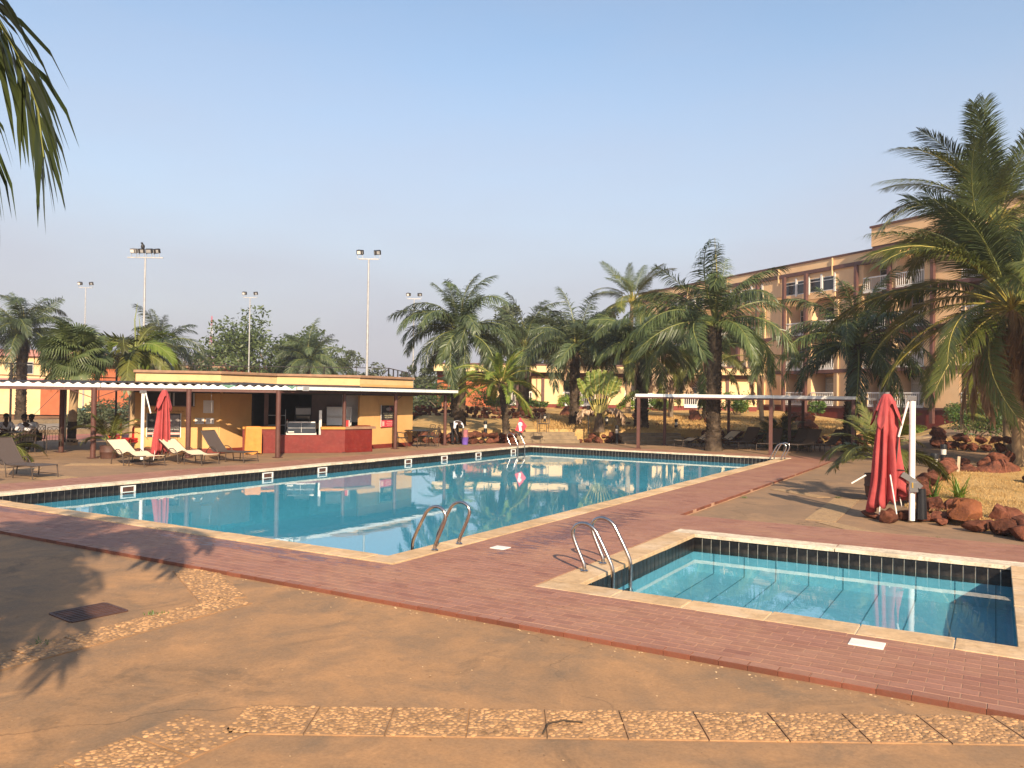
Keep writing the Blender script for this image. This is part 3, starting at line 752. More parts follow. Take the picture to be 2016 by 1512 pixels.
# dark cupboard front and white wall over the counter
m = MB(); m.box((-23.9, 25.3, 1.72), (1.5, .06, 1.35), rz=.75); cb = m.build('cupboard', M['dark_wood'], bar)
for k in (-.35, .36):
    m = MB(); m.box((-23.9+k*math.cos(.75)+.045, 25.3+k*math.sin(.75)-.05, 1.72), (.66, .03, 1.27), rz=.75); dd = m.build('door', M['dark_wood'], cb)
    m = MB(); m.box((-23.9+(k+.25)*math.cos(.75)+.07, 25.3+(k+.25)*math.sin(.75)-.075, 1.32), (.015, .02, .16), rz=.75); m.build('handle', M['alu'], dd)
m = MB(); m.box((-23.9, 25.4, .98), (1.7, .04, .34), rz=.75); m.build('splashback', M['yellow_wall'], bar)
m = MB(); m.box((-23.45, 25.62, 1.85), (1.5, .05, 1.5), rz=.45); m.build('white_board', M['white_paint'], bar)
# high window in the left wall
wd = Vector((BB_[0]-BA[0], BB_[1]-BA[1], 0)).normalized(); wn_ = Vector((wd.y, -wd.x, 0)); wr_ = math.atan2(wd.y, wd.x)
def onwall(t, z, o=0.0): p = Vector((BB_[0], BB_[1], 0)) - wd*t + wn_*o; return Vector((p.x, p.y, z))
p = onwall(1.75, 1.98, .012)
m = MB(); m.box(p, (1.66, .03, .48), rz=wr_); w_ = m.build('window', M['dark_void'], bar)
for dx in (-.82, -.02, .12, .82):
    m = MB(); m.box(onwall(1.75-dx, 1.98, .035), (.05, .03, .50), rz=wr_); m.build('frame', M['grey_metal'], w_)
m = MB(); m.box(onwall(1.75, 1.72, .04), (1.7, .08, .035), rz=wr_); m.build('sill', M['cap_brown'], w_)
# lettering painted on the wall under it
rw = (PI/2, 0, wr_)
for i, (s_, b_) in enumerate(((.055, 'SWIMMING POOL RULES'), (.05, 'NO DIVING AND NO RUNNING ON THE POOL SIDE'), (.05, 'NO BOTTLES AND NO GLASSES'), (.05, 'ALL CHILDREN MUST BE WITH AN ADULT AT ALL TIMES'), (.05, 'GUESTS SWIM AT THEIR OWN RISK'))):
    text(b_, s_, M['ink_brown'], bar, onwall(1.95-.1*(i % 2), 1.62-.085*i, .006), rw)
def board(name, label, cat, t, z, w, h, mat, lines=(), o=.02):
    r = thing(name, label, cat, onwall(t, z, o), wr_)
    m = MB(); m.box((0, 0, 0), (w, .02, h)); m.build('panel', mat, r)
    return r
r = board('poster', 'large black poster with a smoking picture behind the red umbrella', 'poster', 1.96, 1.02, 1.14, .86, M['poster_black'])
m = MB(); m.box((.20, -.013, .16), (.68, .006, .46)); m.build('picture', M['poster_grey'], r)
m = MB(); m.blob((-.30, -.014, .16), (.26, .004, .25), 2, .15, 4); m.build('picture_shade', M['poster_black'], r)
for a, b, c, mt in (((.02, .30), (.22, .12), .045, 'poster_red'), ((.22, .12), (.32, .10), .05, 'poster_red'), ((-.10, .14), (.12, .08), .05, 'poster_black'), ((.44, .18), (.55, .26), .03, 'poster_black'), ((-.22, .13), (-.12, .15), .05, 'poster_black'), ((-.05, -.02), (.04, .10), .05, 'poster_black')):
    m = MB(); m.bar((a[0], -.019, a[1]), (b[0], -.019, b[1]), c, .004); m.build('picture_mark', M[mt], r)
text('SMOKING OF MARIJUANA & ILLICIT DRUGS', .055, M['paper'], r, (0, -.014, -.15), (PI/2, 0, 0))
text('ARE NOT ALLOWED', .062, M['paper'], r, (-.08, -.014, -.22), (PI/2, 0, 0))
m = MB(); m.box((0, -.012, -.30), (1.12, .006, .075)); m.build('red_band', M['poster_pink'], r)
m = MB(); m.box((-.30, -.012, -.395), (.16, .006, .085)); m.build('emblem_field', M['paper'], r)
text('POOL BAR', .05, M['paper'], r, (.02, -.014, -.395), (PI/2, 0, 0))
m = MB()
for s_ in (-1, 1): m.box((s_*.585, 0, 0), (.03, .022, .90))
m.build('margin', M['paper'], r)
board('notice_board', 'blank white notice board high on the yellow wall', 'notice', .42, 1.72, .36, .47, M['paper'])
r = board('notice', 'left of two small white notices on the yellow wall', 'notice', .72, 1.19, .32, .22, M['paper'])
for i, tx in enumerate(('POOL HOURS', '8:00 - 18:00', 'PLEASE SHOWER')): text(tx, .045, M['ink'], r, (0, -.014, .06-.06*i), (PI/2, 0, 0))
r = board('notice', 'right of two small white notices on the yellow wall', 'notice', .36, 1.19, .30, .22, M['paper'])
for i, tx in enumerate(('TOWELS ARE', 'AT THE BAR')): text(tx, .032, M['ink_brown'], r, (0, -.014, .05-.05*i), (PI/2, 0, 0))
# banner on the right wall
r = thing('banner', 'small black and red banner with a crossed out picture on the right wall', 'banner', (-22.345, 27.2, 1.36), PI/2+.02)
m = MB(); m.box((0, 0, .13), (.98, .012, .62)); m.build('sheet', M['poster_black'], r)
m = MB(); m.box((0, -.001, -.33), (.98, .012, .30)); m.build('red_band', M['poster_red'], r)
m = MB(); m.box((-.485, -.002, 0), (.03, .012, .94)); m.build('margin', M['paper'], r)
m = MB(); m.blob((.02, -.008, .28), (.18, .006, .08), 1, .1, 3); m.build('picture', M['poster_grey'], r)
m = MB(); m.bar((.05, -.016, .40), (.27, -.016, .20), .03, .004); m.bar((.05, -.018, .20), (.27, -.018, .40), .03, .004); m.build('red_cross', M['poster_red'], r)
for i, tx in enumerate(('BRINGING OF OUTSIDE', 'FOOD & DRINKS', 'NOT ALLOWED')): text(tx, .075, M['ink_cream'], r, (.03, -.010, .10-.085*i), (PI/2, 0, 0))
m = MB(); m.box((-.34, -.009, -.33), (.14, .006, .2)); m.build('emblem_field', M['poster_pink'], r)
for i, tx in enumerate(('FOR ENQUIRIES', 'PLEASE CONTACT', 'THE RECEPTION')): text(tx, .055, M['poster_pink'], r, (.1, -.010, -.25-.075*i), (PI/2, 0, 0))
# the L-shaped red counter
CA, CB, CC = (-24.15, 20.95), (-21.63, 23.74), (-21.30, 24.95)
ct = thing('bar_counter', 'red painted bar counter with a worn front and brown top', 'counter', (0, 0, 0))
def counter_seg(P, Q, z1, th=.14, name='front_panel'):
    d = Vector((Q[0]-P[0], Q[1]-P[1], 0)); L = d.length; d.normalize(); n_ = Vector((d.y, -d.x, 0)); a = math.atan2(d.y, d.x)
    c = Vector(((P[0]+Q[0])/2, (P[1]+Q[1])/2, 0)) - n_*th/2
    m = MB(); m.box((c.x, c.y, z1/2), (L, th, z1), rz=a); m.build(name, M['red_paint'], ct)
    c2 = c + n_*(th/2+.012)
    m = MB(); m.box((c2.x, c2.y, .07), (L, .024, .14), rz=a); m.build('kickboard', M['red_paint'], ct)
    return a, c, L, n_
def lerp2(P, Q, t): return (P[0]+(Q[0]-P[0])*t, P[1]+(Q[1]-P[1])*t)
K1, K2 = lerp2(CA, CB, .36), lerp2(CA, CB, .76)
a, c, L, n_ = counter_seg(CA, K1, .90)
m = MB(); m.box((c.x-n_.x*.12, c.y-n_.y*.12, .945), (L, .5, .09), rz=a); m.build('counter_top', M['orange_cloth'], ct)
counter_seg(K1, K2, .68)
a, c, L, n_ = counter_seg(K2, CB, .90)
m = MB(); m.box((c.x-n_.x*.14, c.y-n_.y*.14, .945), (L, .55, .09), rz=a); m.build('counter_top', M['orange_cloth'], ct)
a, c, L, n_ = counter_seg(CB, CC, .90)
m = MB(); m.box((c.x-n_.x*.16+.0, c.y-n_.y*.16+.06, .947), (L+.16, .60, .094), rz=a); m.build('counter_top', M['cap_brown'], ct)
a, c, L, n_ = counter_seg(CC, (-22.35, 25.4), .90)
# chilled display case on the low part of the counter
mid = lerp2(K1, K2, .52); ca_ = math.atan2(CB[1]-CA[1], CB[0]-CA[0])
dc = thing('display_case', 'glass display case with white edges on the low counter', 'display case', (mid[0]-.25, mid[1]+.22, .69), ca_)
m = MB(); m.box((0, -.18, .02), (1.12, .10, .04)); m.box((0, .20, .04), (1.12, .4, .08)); m.build('base', M['white_paint'], dc)
m = MB(); m.box((.02, -.12, .47), (.98, .07, .045)); m.build('top_trim', M['white_paint'], dc)
m = MB(); m.box((0, .22, .26), (1.1, .46, .40)); m.build('back', M['poster_black'], dc)
m = MB(); m.quad((-.54, -.16, .05), (.54, -.16, .05), (.50, -.10, .45), (-.50, -.10, .45)); m.build('glass_front', M['glass'], dc)
m = MB(); m.box((0, -.14, .25), (1.02, .03, .018)); m.box((0, -.145, .24), (.02, .02, .40)); m.build('shelf', M['grey_metal'], dc)
m = MB(); m.box((-.38, -.16, .10), (.22, .04, .04)); m.build('tray', M['paper'], dc)
m = MB(); m.box((.72, .1, .45), (.10, .10, .95)); m.build('side_post', M['alu'], dc)
# air conditioner / fridge head in the gloom, bottle shelf
ac = thing('drinks_fridge', 'dark drinks fridge with a pale top panel in the unlit bar', 'fridge', (-24.9, 24.75, 0), ca_)
m = MB(); m.box((0, 0, .85), (.62, .55, 1.70)); m.build('body', M['poster_black'], ac)
m = MB(); m.box((0, -.29, 1.52), (.60, .04, .26), ch=.015); m.build('top_panel', M['paper'], ac)
m = MB(); m.box((0, -.285, .75), (.54, .02, 1.15)); m.build('glass_door', M['glass'], ac)
sh = thing('shelf_unit', 'dark metal shelf unit left of the fridge inside the bar', 'shelf', (-25.4, 23.7, 0), ca_)
for z in (.55, .95, 1.35):
    m = MB(); m.box((0, 0, z), (.8, .3, .025)); m.build('shelf', M['grey_metal'], sh)
for s_ in (-1, 1):
    m = MB(); m.box((s_*.4, -.14, .8), (.025, .025, 1.6)); m.build('upright', M['grey_metal'], sh)
# white wall shelf outside
ws = thing('wall_shelf', 'open white two level wall cabinet above the counter', 'wall cabinet', (-23.1, 24.98, 1.36), .82)
m = MB(); m.box((0, .1, 0), (.98, .02, .74)); m.build('back', M['white_paint'], ws)
for z in (-.36, 0, .36):
    m = MB(); m.box((0, 0, z), (.98, .2, .026)); m.build('shelf', M['white_paint'], ws)
for s_ in (-1, 1):
    m = MB(); m.box((s_*.475, 0, 0), (.03, .2, .70)); m.build('side', M['white_paint'], ws)
for k, (bx, by, hh, mt, lb) in enumerate(((-22.55, 22.95, .26, 'grey_plastic', 'dark bottle standing on the counter left of the display case'), (-22.75, 22.72, .22, 'paper', 'white cup stack on the counter left of the display case'))):
    t = thing('bottle' if k == 0 else 'cup_stack', lb, 'bottle' if k == 0 else 'cups', (bx-.6, by-.75, .99)); m = MB(); m.lathe([(0, 0), (.035, 0), (.035, hh*.6), (.015, hh*.75), (.015, hh), (0, hh)], 10); m.build('body', M[mt], t, smooth=40)
    m = MB(); m.cyl((0, 0, hh), .017, .02, 8); m.build('cap', M['red_vinyl'], t)
pr = thing('napkin_box', 'small red box with a white edge on the counter', 'box', (-21.95, 24.15, .995), .6)
m = MB(); m.box((0, 0, .12), (.24, .2, .24)); m.build('body', M['red_vinyl'], pr)
m = MB(); m.box((.13, -.02, .12), (.02, .2, .24)); m.build('edge', M['paper'], pr)
tr_ = thing('serving_tray', 'dark red tray lying on the right end of the counter', 'tray', (-21.7, 24.85, .995), 1.3)
m = MB(); m.box((0, 0, .015), (.5, .34, .03), ch=.01); m.build('tray', M['red_paint'], tr_)
# covered barrow or grill beside the counter
cg = thing('covered_grill', 'tall orange cloth covered box beside the red counter', 'covered grill', (-23.62, 20.98, 0), ca_+.1)
def cover(w, d, h, seed):
    rg_ = random.Random(seed); N = 40; vs, fs = [], []
    zs = [0, .12, .3, .5, .7, .88, .96, 1.0]
    for k, z in enumerate(zs):
        for j in range(N):
            t = 2*PI*j/N; cx, cy = math.cos(t), math.sin(t)
            q = max(abs(cx), abs(cy)); x, y = cx/q*w/2, cy/q*d/2
            f = 1 + (.06*(1-z))*math.sin(j*1.3+k*.35) + .035*math.sin(j*2.9+seed+k*.9)*(1-.6*z)
            if k == len(zs)-1: f *= .86
            vs.append((x*f, y*f, h*z + (.03*math.sin(j*.8) if k == 0 else 0)+ (.02 if k == 0 else 0)))
    for k in range(len(zs)-1):
        for j in range(N): fs.append((k*N+j, k*N+(j+1) % N, (k+1)*N+(j+1) % N, (k+1)*N+j))
    fs.append(tuple((len(zs)-1)*N+j for j in range(N)))
    m = MB(); m.add(vs, fs); return m
cover(.56, .46, 1.02, 3).build('cover', M['orange_cloth'], cg, smooth=50)
# stains on the parapet
m = MB()
rg = random.Random(5)

# ------------------------------------------------------------------ canopy round the bar
cn = thing('bar_canopy', 'white edged corrugated canopy on brown posts along the bar', 'canopy', (0, 0, 0))
FR = [(-36.5, 5.9), (-28.05, 14.15), (-21.2, 20.76), (-21.2, 30.75)]       # front edge on the ground plan
BK = [(-40.5, 12.0), (-31.0, 18.2), (-24.3, 21.2), (-23.6, 30.65)]
# corrugated sheets: real waves along the eaves
def sheet(P0, P1, B0, B1, z0, z1, pitch=.30, amp=.035, corr=True):
    L = math.dist(P0, P1); k = int(L/pitch*6); vs, fs = [], []
    for i in range(k+1):
        t = i/k; w = amp*math.sin(2*PI*t*L/pitch) if corr else 0
        for (a, b, z) in ((P0, P1, z0), (B0, B1, z1)):
            vs.append((a[0]+(b[0]-a[0])*t, a[1]+(b[1]-a[1])*t, z+w))
    for i in range(k): fs.append((2*i, 2*i+2, 2*i+3, 2*i+1))
    m = MB(); m.add(vs, fs); return m
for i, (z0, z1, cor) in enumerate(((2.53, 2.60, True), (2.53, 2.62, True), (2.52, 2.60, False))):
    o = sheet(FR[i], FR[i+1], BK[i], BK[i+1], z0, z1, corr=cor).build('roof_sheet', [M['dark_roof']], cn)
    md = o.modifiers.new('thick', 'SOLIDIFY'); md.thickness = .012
def fascia(P, Q, z0, z1, mat, wav=0, nm='fascia'):
    d = Vector((Q[0]-P[0], Q[1]-P[1], 0)); L = d.length; d.normalize(); n_ = Vector((d.y, -d.x, 0)); k = max(1, int(L/.05)) if wav else 1
    vs = []
    for i in range(k+1):
        t = L*i/k
        z = z1 + (wav*math.sin(2*PI*t/.30) if wav else 0)
        for o_ in (.0, .03):
            p = Vector((P[0], P[1], 0))+d*t+n_*o_
            vs += [(p.x, p.y, z0), (p.x, p.y, z)]
    fs = []
    for i in range(k):
        a = i*4; b = a+4
        fs += [(a+2, b+2, b+3, a+3), (b, a, a+1, b+1), (a+1, a+3, b+3, b+1), (a, b, b+2, a+2)]
    m = MB(); m.add(vs, fs); return m.build(nm, mat, cn)
def cut(P, Q, step):
    L = math.dist(P, Q); k = max(1, round(L/step)); return [(lerp2(P, Q, i/k), lerp2(P, Q, (i+1)/k-.002)) for i in range(k)]
for P, Q in cut(FR[0], FR[1], 3)+cut(FR[1], FR[2], 3): fascia(P, Q, 2.375, 2.495, M['white_sheet'], .035)
for P, Q in cut(FR[2], FR[3], 2.5): fascia(P, Q, 2.385, 2.505, M['white_sheet'])
fascia(FR[3], BK[3], 2.385, 2.505, M['white_sheet'])
for t_, w_ in ((.76, .5), (.985, .35)):
    P = lerp2(FR[1], FR[2], t_-w_/18); Q = lerp2(FR[1], FR[2], min(1, t_+w_/18)); d = Vector((Q[0]-P[0], Q[1]-P[1], 0)).normalized()
    m = MB(); m.add([(P[0]+d.y*.036, P[1]-d.x*.036, 2.52), (Q[0]+d.y*.036, Q[1]-d.x*.036, 2.52), ((P[0]+Q[0])/2+d.y*.036, (P[1]+Q[1])/2-d.x*.036, 2.40)], [(0, 1, 2)])
    m.build('green_patch', M['green_patch'], cn)
m = MB(); m.box((-21.16, 21.15, 2.44), (.05, .28, .17)); m.build('grey_patch', M['grey_metal'], cn)
# beam under the eaves and rafters
PL = [(-36.5, 5.9), (-28.05, 14.15), (-21.64, 20.33), (-21.66, 30.65)]
for P, Q in zip(PL, PL[1:]):
    m = MB(); m.bar((P[0], P[1]+.02, 2.315), (Q[0], Q[1]+.02, 2.315), .08, .09); m.build('eaves_beam', M['brown_paint'], cn)
for P, Q in ((BA, BB_), ((-24.72, 20.5), (-24.72, 22.0)), ((-24.5, 22.35), (-22.36, 25.4)), ((-22.3, 25.4), (-22.3, 29.0))):
    d = Vector((Q[0]-P[0], Q[1]-P[1], 0)); L = d.length; d.normalize(); n_ = Vector((d.y, -d.x, 0)); c = Vector(((P[0]+Q[0])/2, (P[1]+Q[1])/2, 2.40)) + n_*.09
    m = MB(); m.box(c, (L, .16, .36), rz=math.atan2(d.y, d.x)); m.build('ceiling_void_board', M['dark_roof'], bar)  # dark beam, its tone also standing in for the shaded ceiling void
for P, Q in ((BK[1], BK[2]), (BK[2], BK[3])):
    m = MB(); m.bar((P[0]+.1, P[1]-.05, 2.42), (Q[0]+.1, Q[1]-.05, 2.42), .07, .24); m.build('wall_beam', M['brown_trim'], cn)
POSTS = [(-25.9, 16.2, .085), (-23.76, 18.27, .085), (-21.64, 20.33, .085), (-21.72, 23.78, .07), (-21.64, 26.82, .075), (-21.68, 30.45, .075), (-28.05, 14.15, .085),
         (-23.7, 30.45, .065), (-29.2, 17.05, .085), (-30.6, 15.4, .085), (-23.9, 28.95+1.3, .05)][:10]
for x, y, r in POSTS:
    m = MB(); m.cyl((x, y, -.01), r, 2.36, 14); p = m.build('post', M['brown_paint'], cn, smooth=40)
    m = MB(); m.box((x, y, .012), (.26, .26, .02)); m.build('foot_plate', M['brown_paint'], p)
for x, y, dx, dy in ((-25.9, 16.2, .7, .67), (-25.9, 16.2, -.7, -.67), (-21.64, 26.82, 0, .7)):
    m = MB(); m.tube([(x, y, 2.0), (x+dx*.9, y+dy*.9, 2.33)], .014, 6); m.build('brace', M['brown_paint'], cn)
rg = random.Random(2)
for k in range(3):
    x, y = lerp2(FR[1], FR[2], .70+.05*k); m = MB()
    m.tube([(x-.5, y+.4, 2.34), (x-.5+.04, y+.4, 2.0), (x-.5, y+.44, 1.55+.2*k)], .006, 5); m.build('hanging_wire', M['grey_metal'], cn)
    if k == 0: break
# ------------------------------------------------------------------ pergola shelter at the far end
pg = thing('poolside_shelter', 'low flat shelter with white edge beams on brown posts beyond the pool', 'shelter', (0, 0, 0))
PGF = [(-14.0, 34.45), (-8.0, 34.62), (-5.02, 36.2)]
PGB = [(-14.05, 38.15), (-8.15, 41.6), (-5.55, 43.9)]
for (P, Q, B0, B1) in ((PGF[0], PGF[1], PGB[0], PGB[1]), (PGF[1], PGF[2], PGB[1], PGB[2])):
    o = sheet(P, Q, B0, B1, 2.435, 2.47, corr=False).build('roof_sheet', M['white_sheet'], pg)
    md = o.modifiers.new('thick', 'SOLIDIFY'); md.thickness = .01
def beam(P, Q, z=2.405, h=.13, w=.06, mat='white_sheet', par=pg, nm='edge_beam'):
    m = MB(); m.bar((P[0], P[1], z), (Q[0], Q[1], z), w, h); return m.build(nm, M[mat], par)
for P, Q in cut(PGF[0], PGF[1], 2.1): beam(P, Q)
beam(PGF[1], PGF[2]); beam(PGF[2], (-5.6, 43.9)); beam((-5.6, 43.9), (-5.87, 49.9), mat='grey_metal'); beam(PGB[0], PGB[1], h=.09, mat='brown_paint'); beam(PGB[1], PGB[2], h=.09, mat='brown_paint'); beam(PGF[0], PGB[0], h=.09)
for P, Q in ((PGF[0], PGF[1]), (PGF[1], PGF[2])): beam(P, Q, 2.305, .07, .05, 'brown_paint', nm='under_beam')
for (x, y, r) in ((-13.87, 34.5, .08), (-8.06, 34.66, .085), (-5.08, 36.2, .085), (-13.95, 38.1, .08), (-11.4, 40.2, .075), (-8.2, 38.9, .08), (-8.12, 41.5, .08), (-5.6, 43.9, .085), (-5.87, 49.9, .085)):
    m = MB(); m.box((x, y, 1.17), (r*1.7, r*1.7, 2.36), rz=.2); p = m.build('post', M['brown_paint'], pg)
    m = MB(); m.box((x, y, .02), (.24, .24, .03), rz=.2); m.build('foot_plate', M['brown_paint'], p)

# ------------------------------------------------------------------ sun loungers
def lounger_root(kind):
    t = thing('sun_lounger', '', 'sun lounger', (0, 0, 0), 0, 'sun loungers round the pool')
    sl = M['sling_dark'] if kind == 'dark' else M['sling_cream']; fr = M['frame_brown']
    # x runs from the head (0) to the foot (1.95), y across, the backrest pivots at x = .72
    W = .31
    def strip(pts, name, mat, th=.016):
        vs, fs = [], []
        for (x, z) in pts: vs += [(x, -W, z), (x, W, z), (x, -W, z-th), (x, W, z-th)]
        for i in range(len(pts)-1):
            a, b = i*4, i*4+4
            fs += [(a, b, b+1, a+1), (a+3, b+3, b+2, a+2), (a+2, b+2, b, a), (a+1, b+1, b+3, a+3)]
        fs += [(0, 1, 3, 2), (len(vs)-4, len(vs)-2, len(vs)-1, len(vs)-3)]
        m = MB(); m.add(vs, fs); return m.build(name, mat, t, smooth=50)
    if kind == 'dark':
        back = [(.12, .98), (.25, .80), (.42, .58), (.60, .38), (.68, .325)]
        seat = [(.69, .325), (.9, .325), (1.1, .32), (1.3, .325), (1.6, .335), (1.93, .33)]
    else:
        back = [(-.02, .74), (.2, .60), (.42, .45), (.58, .35), (.66, .32)]
        seat = [(.67, .318), (.80, .33), (.92, .38), (1.04, .42), (1.16, .40), (1.30, .34), (1.48, .30), (1.7, .315), (1.95, .33)]
    bk = strip(back, 'backrest', sl); st = strip(seat, 'seat', sl)
    for par, pts, nm in ((bk, back, 'back_rail'), (st, seat, 'seat_rail')):
        for s_ in (-1, 1):
            m = MB(); m.tube([(x, s_*(W+.012), z-.008) for x, z in pts], .016, 7); m.build(nm, fr, par, smooth=60)
    m = MB(); m.tube([(back[0][0], -W, back[0][1]), (back[0][0], W, back[0][1])], .014, 6); m.build('top_bar', fr, bk)
    for s_ in (-1, 1):
        y = s_*(W+.04)
        m = MB(); m.tube([(.30, y, .0), (.33, y, .16), (.42, y, .36), (.55, y, .47), (.68, y, .47), (.80, y, .40), (.88, y, .28), (.90, y, .12), (.92, y, 0)], .015, 7)
        m.build('arm', fr, t, smooth=60)
        for x, tx in ((1.20, 1.18), (1.88, 1.93)):
            m = MB(); m.tube([(x, y, .31), (tx, y, 0)], .015, 7); m.build('leg', fr, t, smooth=60)
        m = MB(); m.tube([(.9, y, .09), (1.9, y, .09)], .010, 6); m.build('side_stretcher', fr, t)
    m = MB(); m.tube([(1.9, -W, .09), (1.9, W, .09)], .010, 6); m.tube([(.9, -W, .25), (.9, W, .25)], .010, 6); m.build('cross_stretcher', fr, t)
    return t
LG = {}
def lounger(kind, x, y, rz, label):
    if kind not in LG:
        LG[kind] = lounger_root(kind); o = LG[kind]; o.location = (x, y, 0); o.rotation_euler = (0, 0, rz); o['label'] = label
        return o
    return copy_thing(LG[kind], (x, y, 0), rz, label)
def aim(x0, y0, x1, y1): return math.atan2(y1-y0, x1-x0)
lounger('dark', -22.75, 11.55, .12, 'dark brown lounger at the far left in front of the potted fern')
lounger('dark', -22.9, 10.15, .10, 'dark brown lounger cut off by the left edge of the picture')
lounger('cream', -23.65, 15.55, .0, 'cream lounger nearest the white mast of the left umbrella')
lounger('cream', -22.95, 16.85, .08, 'cream lounger between another cream one and a brown one')
lounger('dark', -22.75, 18.15, .16, 'dark brown lounger with its back raised before the bar poster')
lounger('cream', -11.75, 38.6, -2.2, 'cream lounger behind the thick palm trunk beside the low steps')
lounger('cream', -10.9, 39.7, -2.1, 'cream lounger half hidden by the right side of the thick palm trunk')
lounger('dark', -9.75, 38.9, -1.9, 'dark lounger in the shelter just right of the thick palm trunk')
lounger('dark', -8.75, 38.75, -1.62, 'dark lounger turned foot first to the pool before the arching palm shrub')
lounger('dark', -7.55, 39.4, -1.9, 'dark lounger in the shade right of the front shelter post')
lounger('dark', -6.95, 38.75, -2.0, 'dark lounger flat in the shade left of the last upright one')
lounger('dark', -5.95, 39.25, -2.35, 'dark lounger with raised back at the right end of the shelter')

# ------------------------------------------------------------------ closed cantilever umbrellas
def umbrella(label, loc, mast_xy, seed, h=2.35, lean=0, stand=False, spread=1.0):
    t = thing('closed_umbrella', label, 'umbrella', loc, 0, 'closed red umbrellas')
    rg_ = random.Random(seed); N, K = 120, 26; vs, fs = [], []
    folds = [(rg_.uniform(0, 2*PI), rg_.uniform(.6, 1)) for _ in range(9)]
    cent = [2*PI*i/8 + rg_.uniform(-.12, .12) for i in range(8)]
    def fold(th, z):
        d = min(abs((th-c+PI) % (2*PI)-PI) for c in cent)           # distance to the nearest rib
        return math.cos(d*8/2*1.0)                                  # 1 on a rib, lower in the pleats
    hem = [rg_.uniform(.06, .42)*(.6+.4*math.sin(i*2.1)) for i in range(N)]
    for i in range(N):                                              # a hem that drops at the ribs
        th = 2*PI*i/N; hem[i] = .10 + .20*(1-fold(th, 0))*.8 + .26*(1+math.cos(th-.3))/2 + .06*math.sin(3*th+seed*2)
    for k in range(K+1):
        u = k/K
        for i in range(N):
            th = 2*PI*i/N
            z0 = hem[i]; z = z0 + (h-.10-z0)*u
            v = (z)/h
            r = (.13 + .30*(1-v)**.75)*spread*(1 + .06*math.sin(5*v+seed)) * (.80+.28*math.cos(th-2.6*(1-v)+seed)*.35)
            p = fold(th + .5*math.sin(3*v+seed)*(1-v)*.5, v)
            r *= 1 - .74*(1-p)*(.36+.64*min(1, (1-v)*1.8))
            r += .018*math.sin(9*th+6*v+seed)
            vs.append((r*math.cos(th)*1.08 + lean*(z-1.2)*.12, r*math.sin(th)*.86, z))
    for k in range(K):
        for i in range(N): fs.append((k*N+i, k*N+(i+1) % N, (k+1)*N+(i+1) % N, (k+1)*N+i))
    m = MB(); m.add(vs, fs); cnp = m.build('canopy', M['red_cloth'], t, smooth=70)
    md = cnp.modifiers.new('thick', 'SOLIDIFY'); md.thickness = .006
    vs, fs = [], []; K2 = 12                                        # the wind vent flap on top
    for k in range(K2+1):
        u = k/K2
        for i in range(N):
            th = 2*PI*i/N
            z = h + .03 - u*(.46 + .20*math.cos(4*th+seed) + .08*math.sin(2*th))
            r = .055 + .19*u**.72*(1+.26*math.cos(4*th+seed)) + .014*math.sin(11*th)*u
            vs.append((r*math.cos(th) + lean*(z-1.2)*.12, r*math.sin(th)*.92, z))
    for k in range(K2):
        for i in range(N): fs.append((k*N+i, k*N+(i+1) % N, (k+1)*N+(i+1) % N, (k+1)*N+i))
    fs.append(tuple(range(N-1, -1, -1)))
    m = MB(); m.add(vs, fs); fl = m.build('vent_flap', M['red_cloth'], t, smooth=70)
    md = fl.modifiers.new('thick', 'SOLIDIFY'); md.thickness = .006
    m = MB(); m.cyl((lean*.14, 0, h+.02), .05, .05, 12); m.build('finial', M['grey_plastic'], t, smooth=40)
    m = MB(); m.tube([(0, 0, .25), (lean*.12, 0, h)], .020, 8); m.build('centre_pole', M['white_paint'], t)
    for a in (.4, 2.6, 4.4):
        m = MB(); m.tube([(.06*math.cos(a), .06*math.sin(a), 1.3), (.30*math.cos(a)*spread, .26*math.sin(a)*spread, .16+.1*math.sin(a))], .010, 6); m.build('rib', M['white_paint'], t)
    mx, my = mast_xy
    m = MB(); m.cyl((mx, my, -.03), .056, h-.06, 16); ms = m.build('mast', M['white_paint'], t, smooth=40)
    m = MB(); m.box((mx-.01, my, h-.04), (.16, .14, .09), ch=.015); m.build('mast_cap', M['grey_plastic'], ms)
    ux, uy = -mx, -my; q = math.hypot(ux, uy); ux, uy = ux/q, uy/q
    return t, ms, (ux, uy)
t, ms, (ux, uy) = umbrella('large closed red umbrella on a white mast near the small pool', (-1.85, 17.55, 0.0), (.46, -.03), 1, 2.38)
mx, my = .46, -.03
m = MB(); m.tube([(mx-.07, my-.02, 2.28), (mx-.24, my-.02, 1.58)], .022, 8); m.build('strut', M['white_paint'], t, smooth=50)
m = MB(); m.tube([(mx-.24, my-.02, 1.58), (.17, -.1, .95), (mx-.13, my-.02, .93)], .012, 6); m.build('crank_arm', M['dark_metal'], t, smooth=50)
m = MB(); m.bar((mx-.17, my-.03, .86), (mx+.06, my-.03, .72), .09, .10); m.box((mx+.04, my-.03, .63), (.14, .13, .20), ch=.02); m.bar((mx+.06, my-.04, .72), (mx+.17, my-.04, .62), .07, .08)
m.build('crank_housing', M['grey_plastic'], t)
m = MB(); m.box((mx+.02, my-.10, .66), (.022, .006, .10)); m.build('handle_slot', M['gold'], t)
m = MB(); m.tube([(-.62, -.1, .62), (-.36, -.06, .80)], .016, 6); m.tube([(.10, -.28, .85), (.22, -.30, .10)], .013, 6); m.build('canopy_rib', M['white_paint'], t)
m = MB(); m.tube([(mx+.16, my+.12, 0), (mx+.15, my+.12, .58)], [.10, .085], 12); m.build('base_sleeve', M['black_plastic'], t, smooth=40)
t2, ms2, _ = umbrella('closed red umbrella standing behind the cream loungers at the bar', (-23.05, 16.75, 0), (-.62, -.28), 5, 2.28, lean=.5, spread=.98)
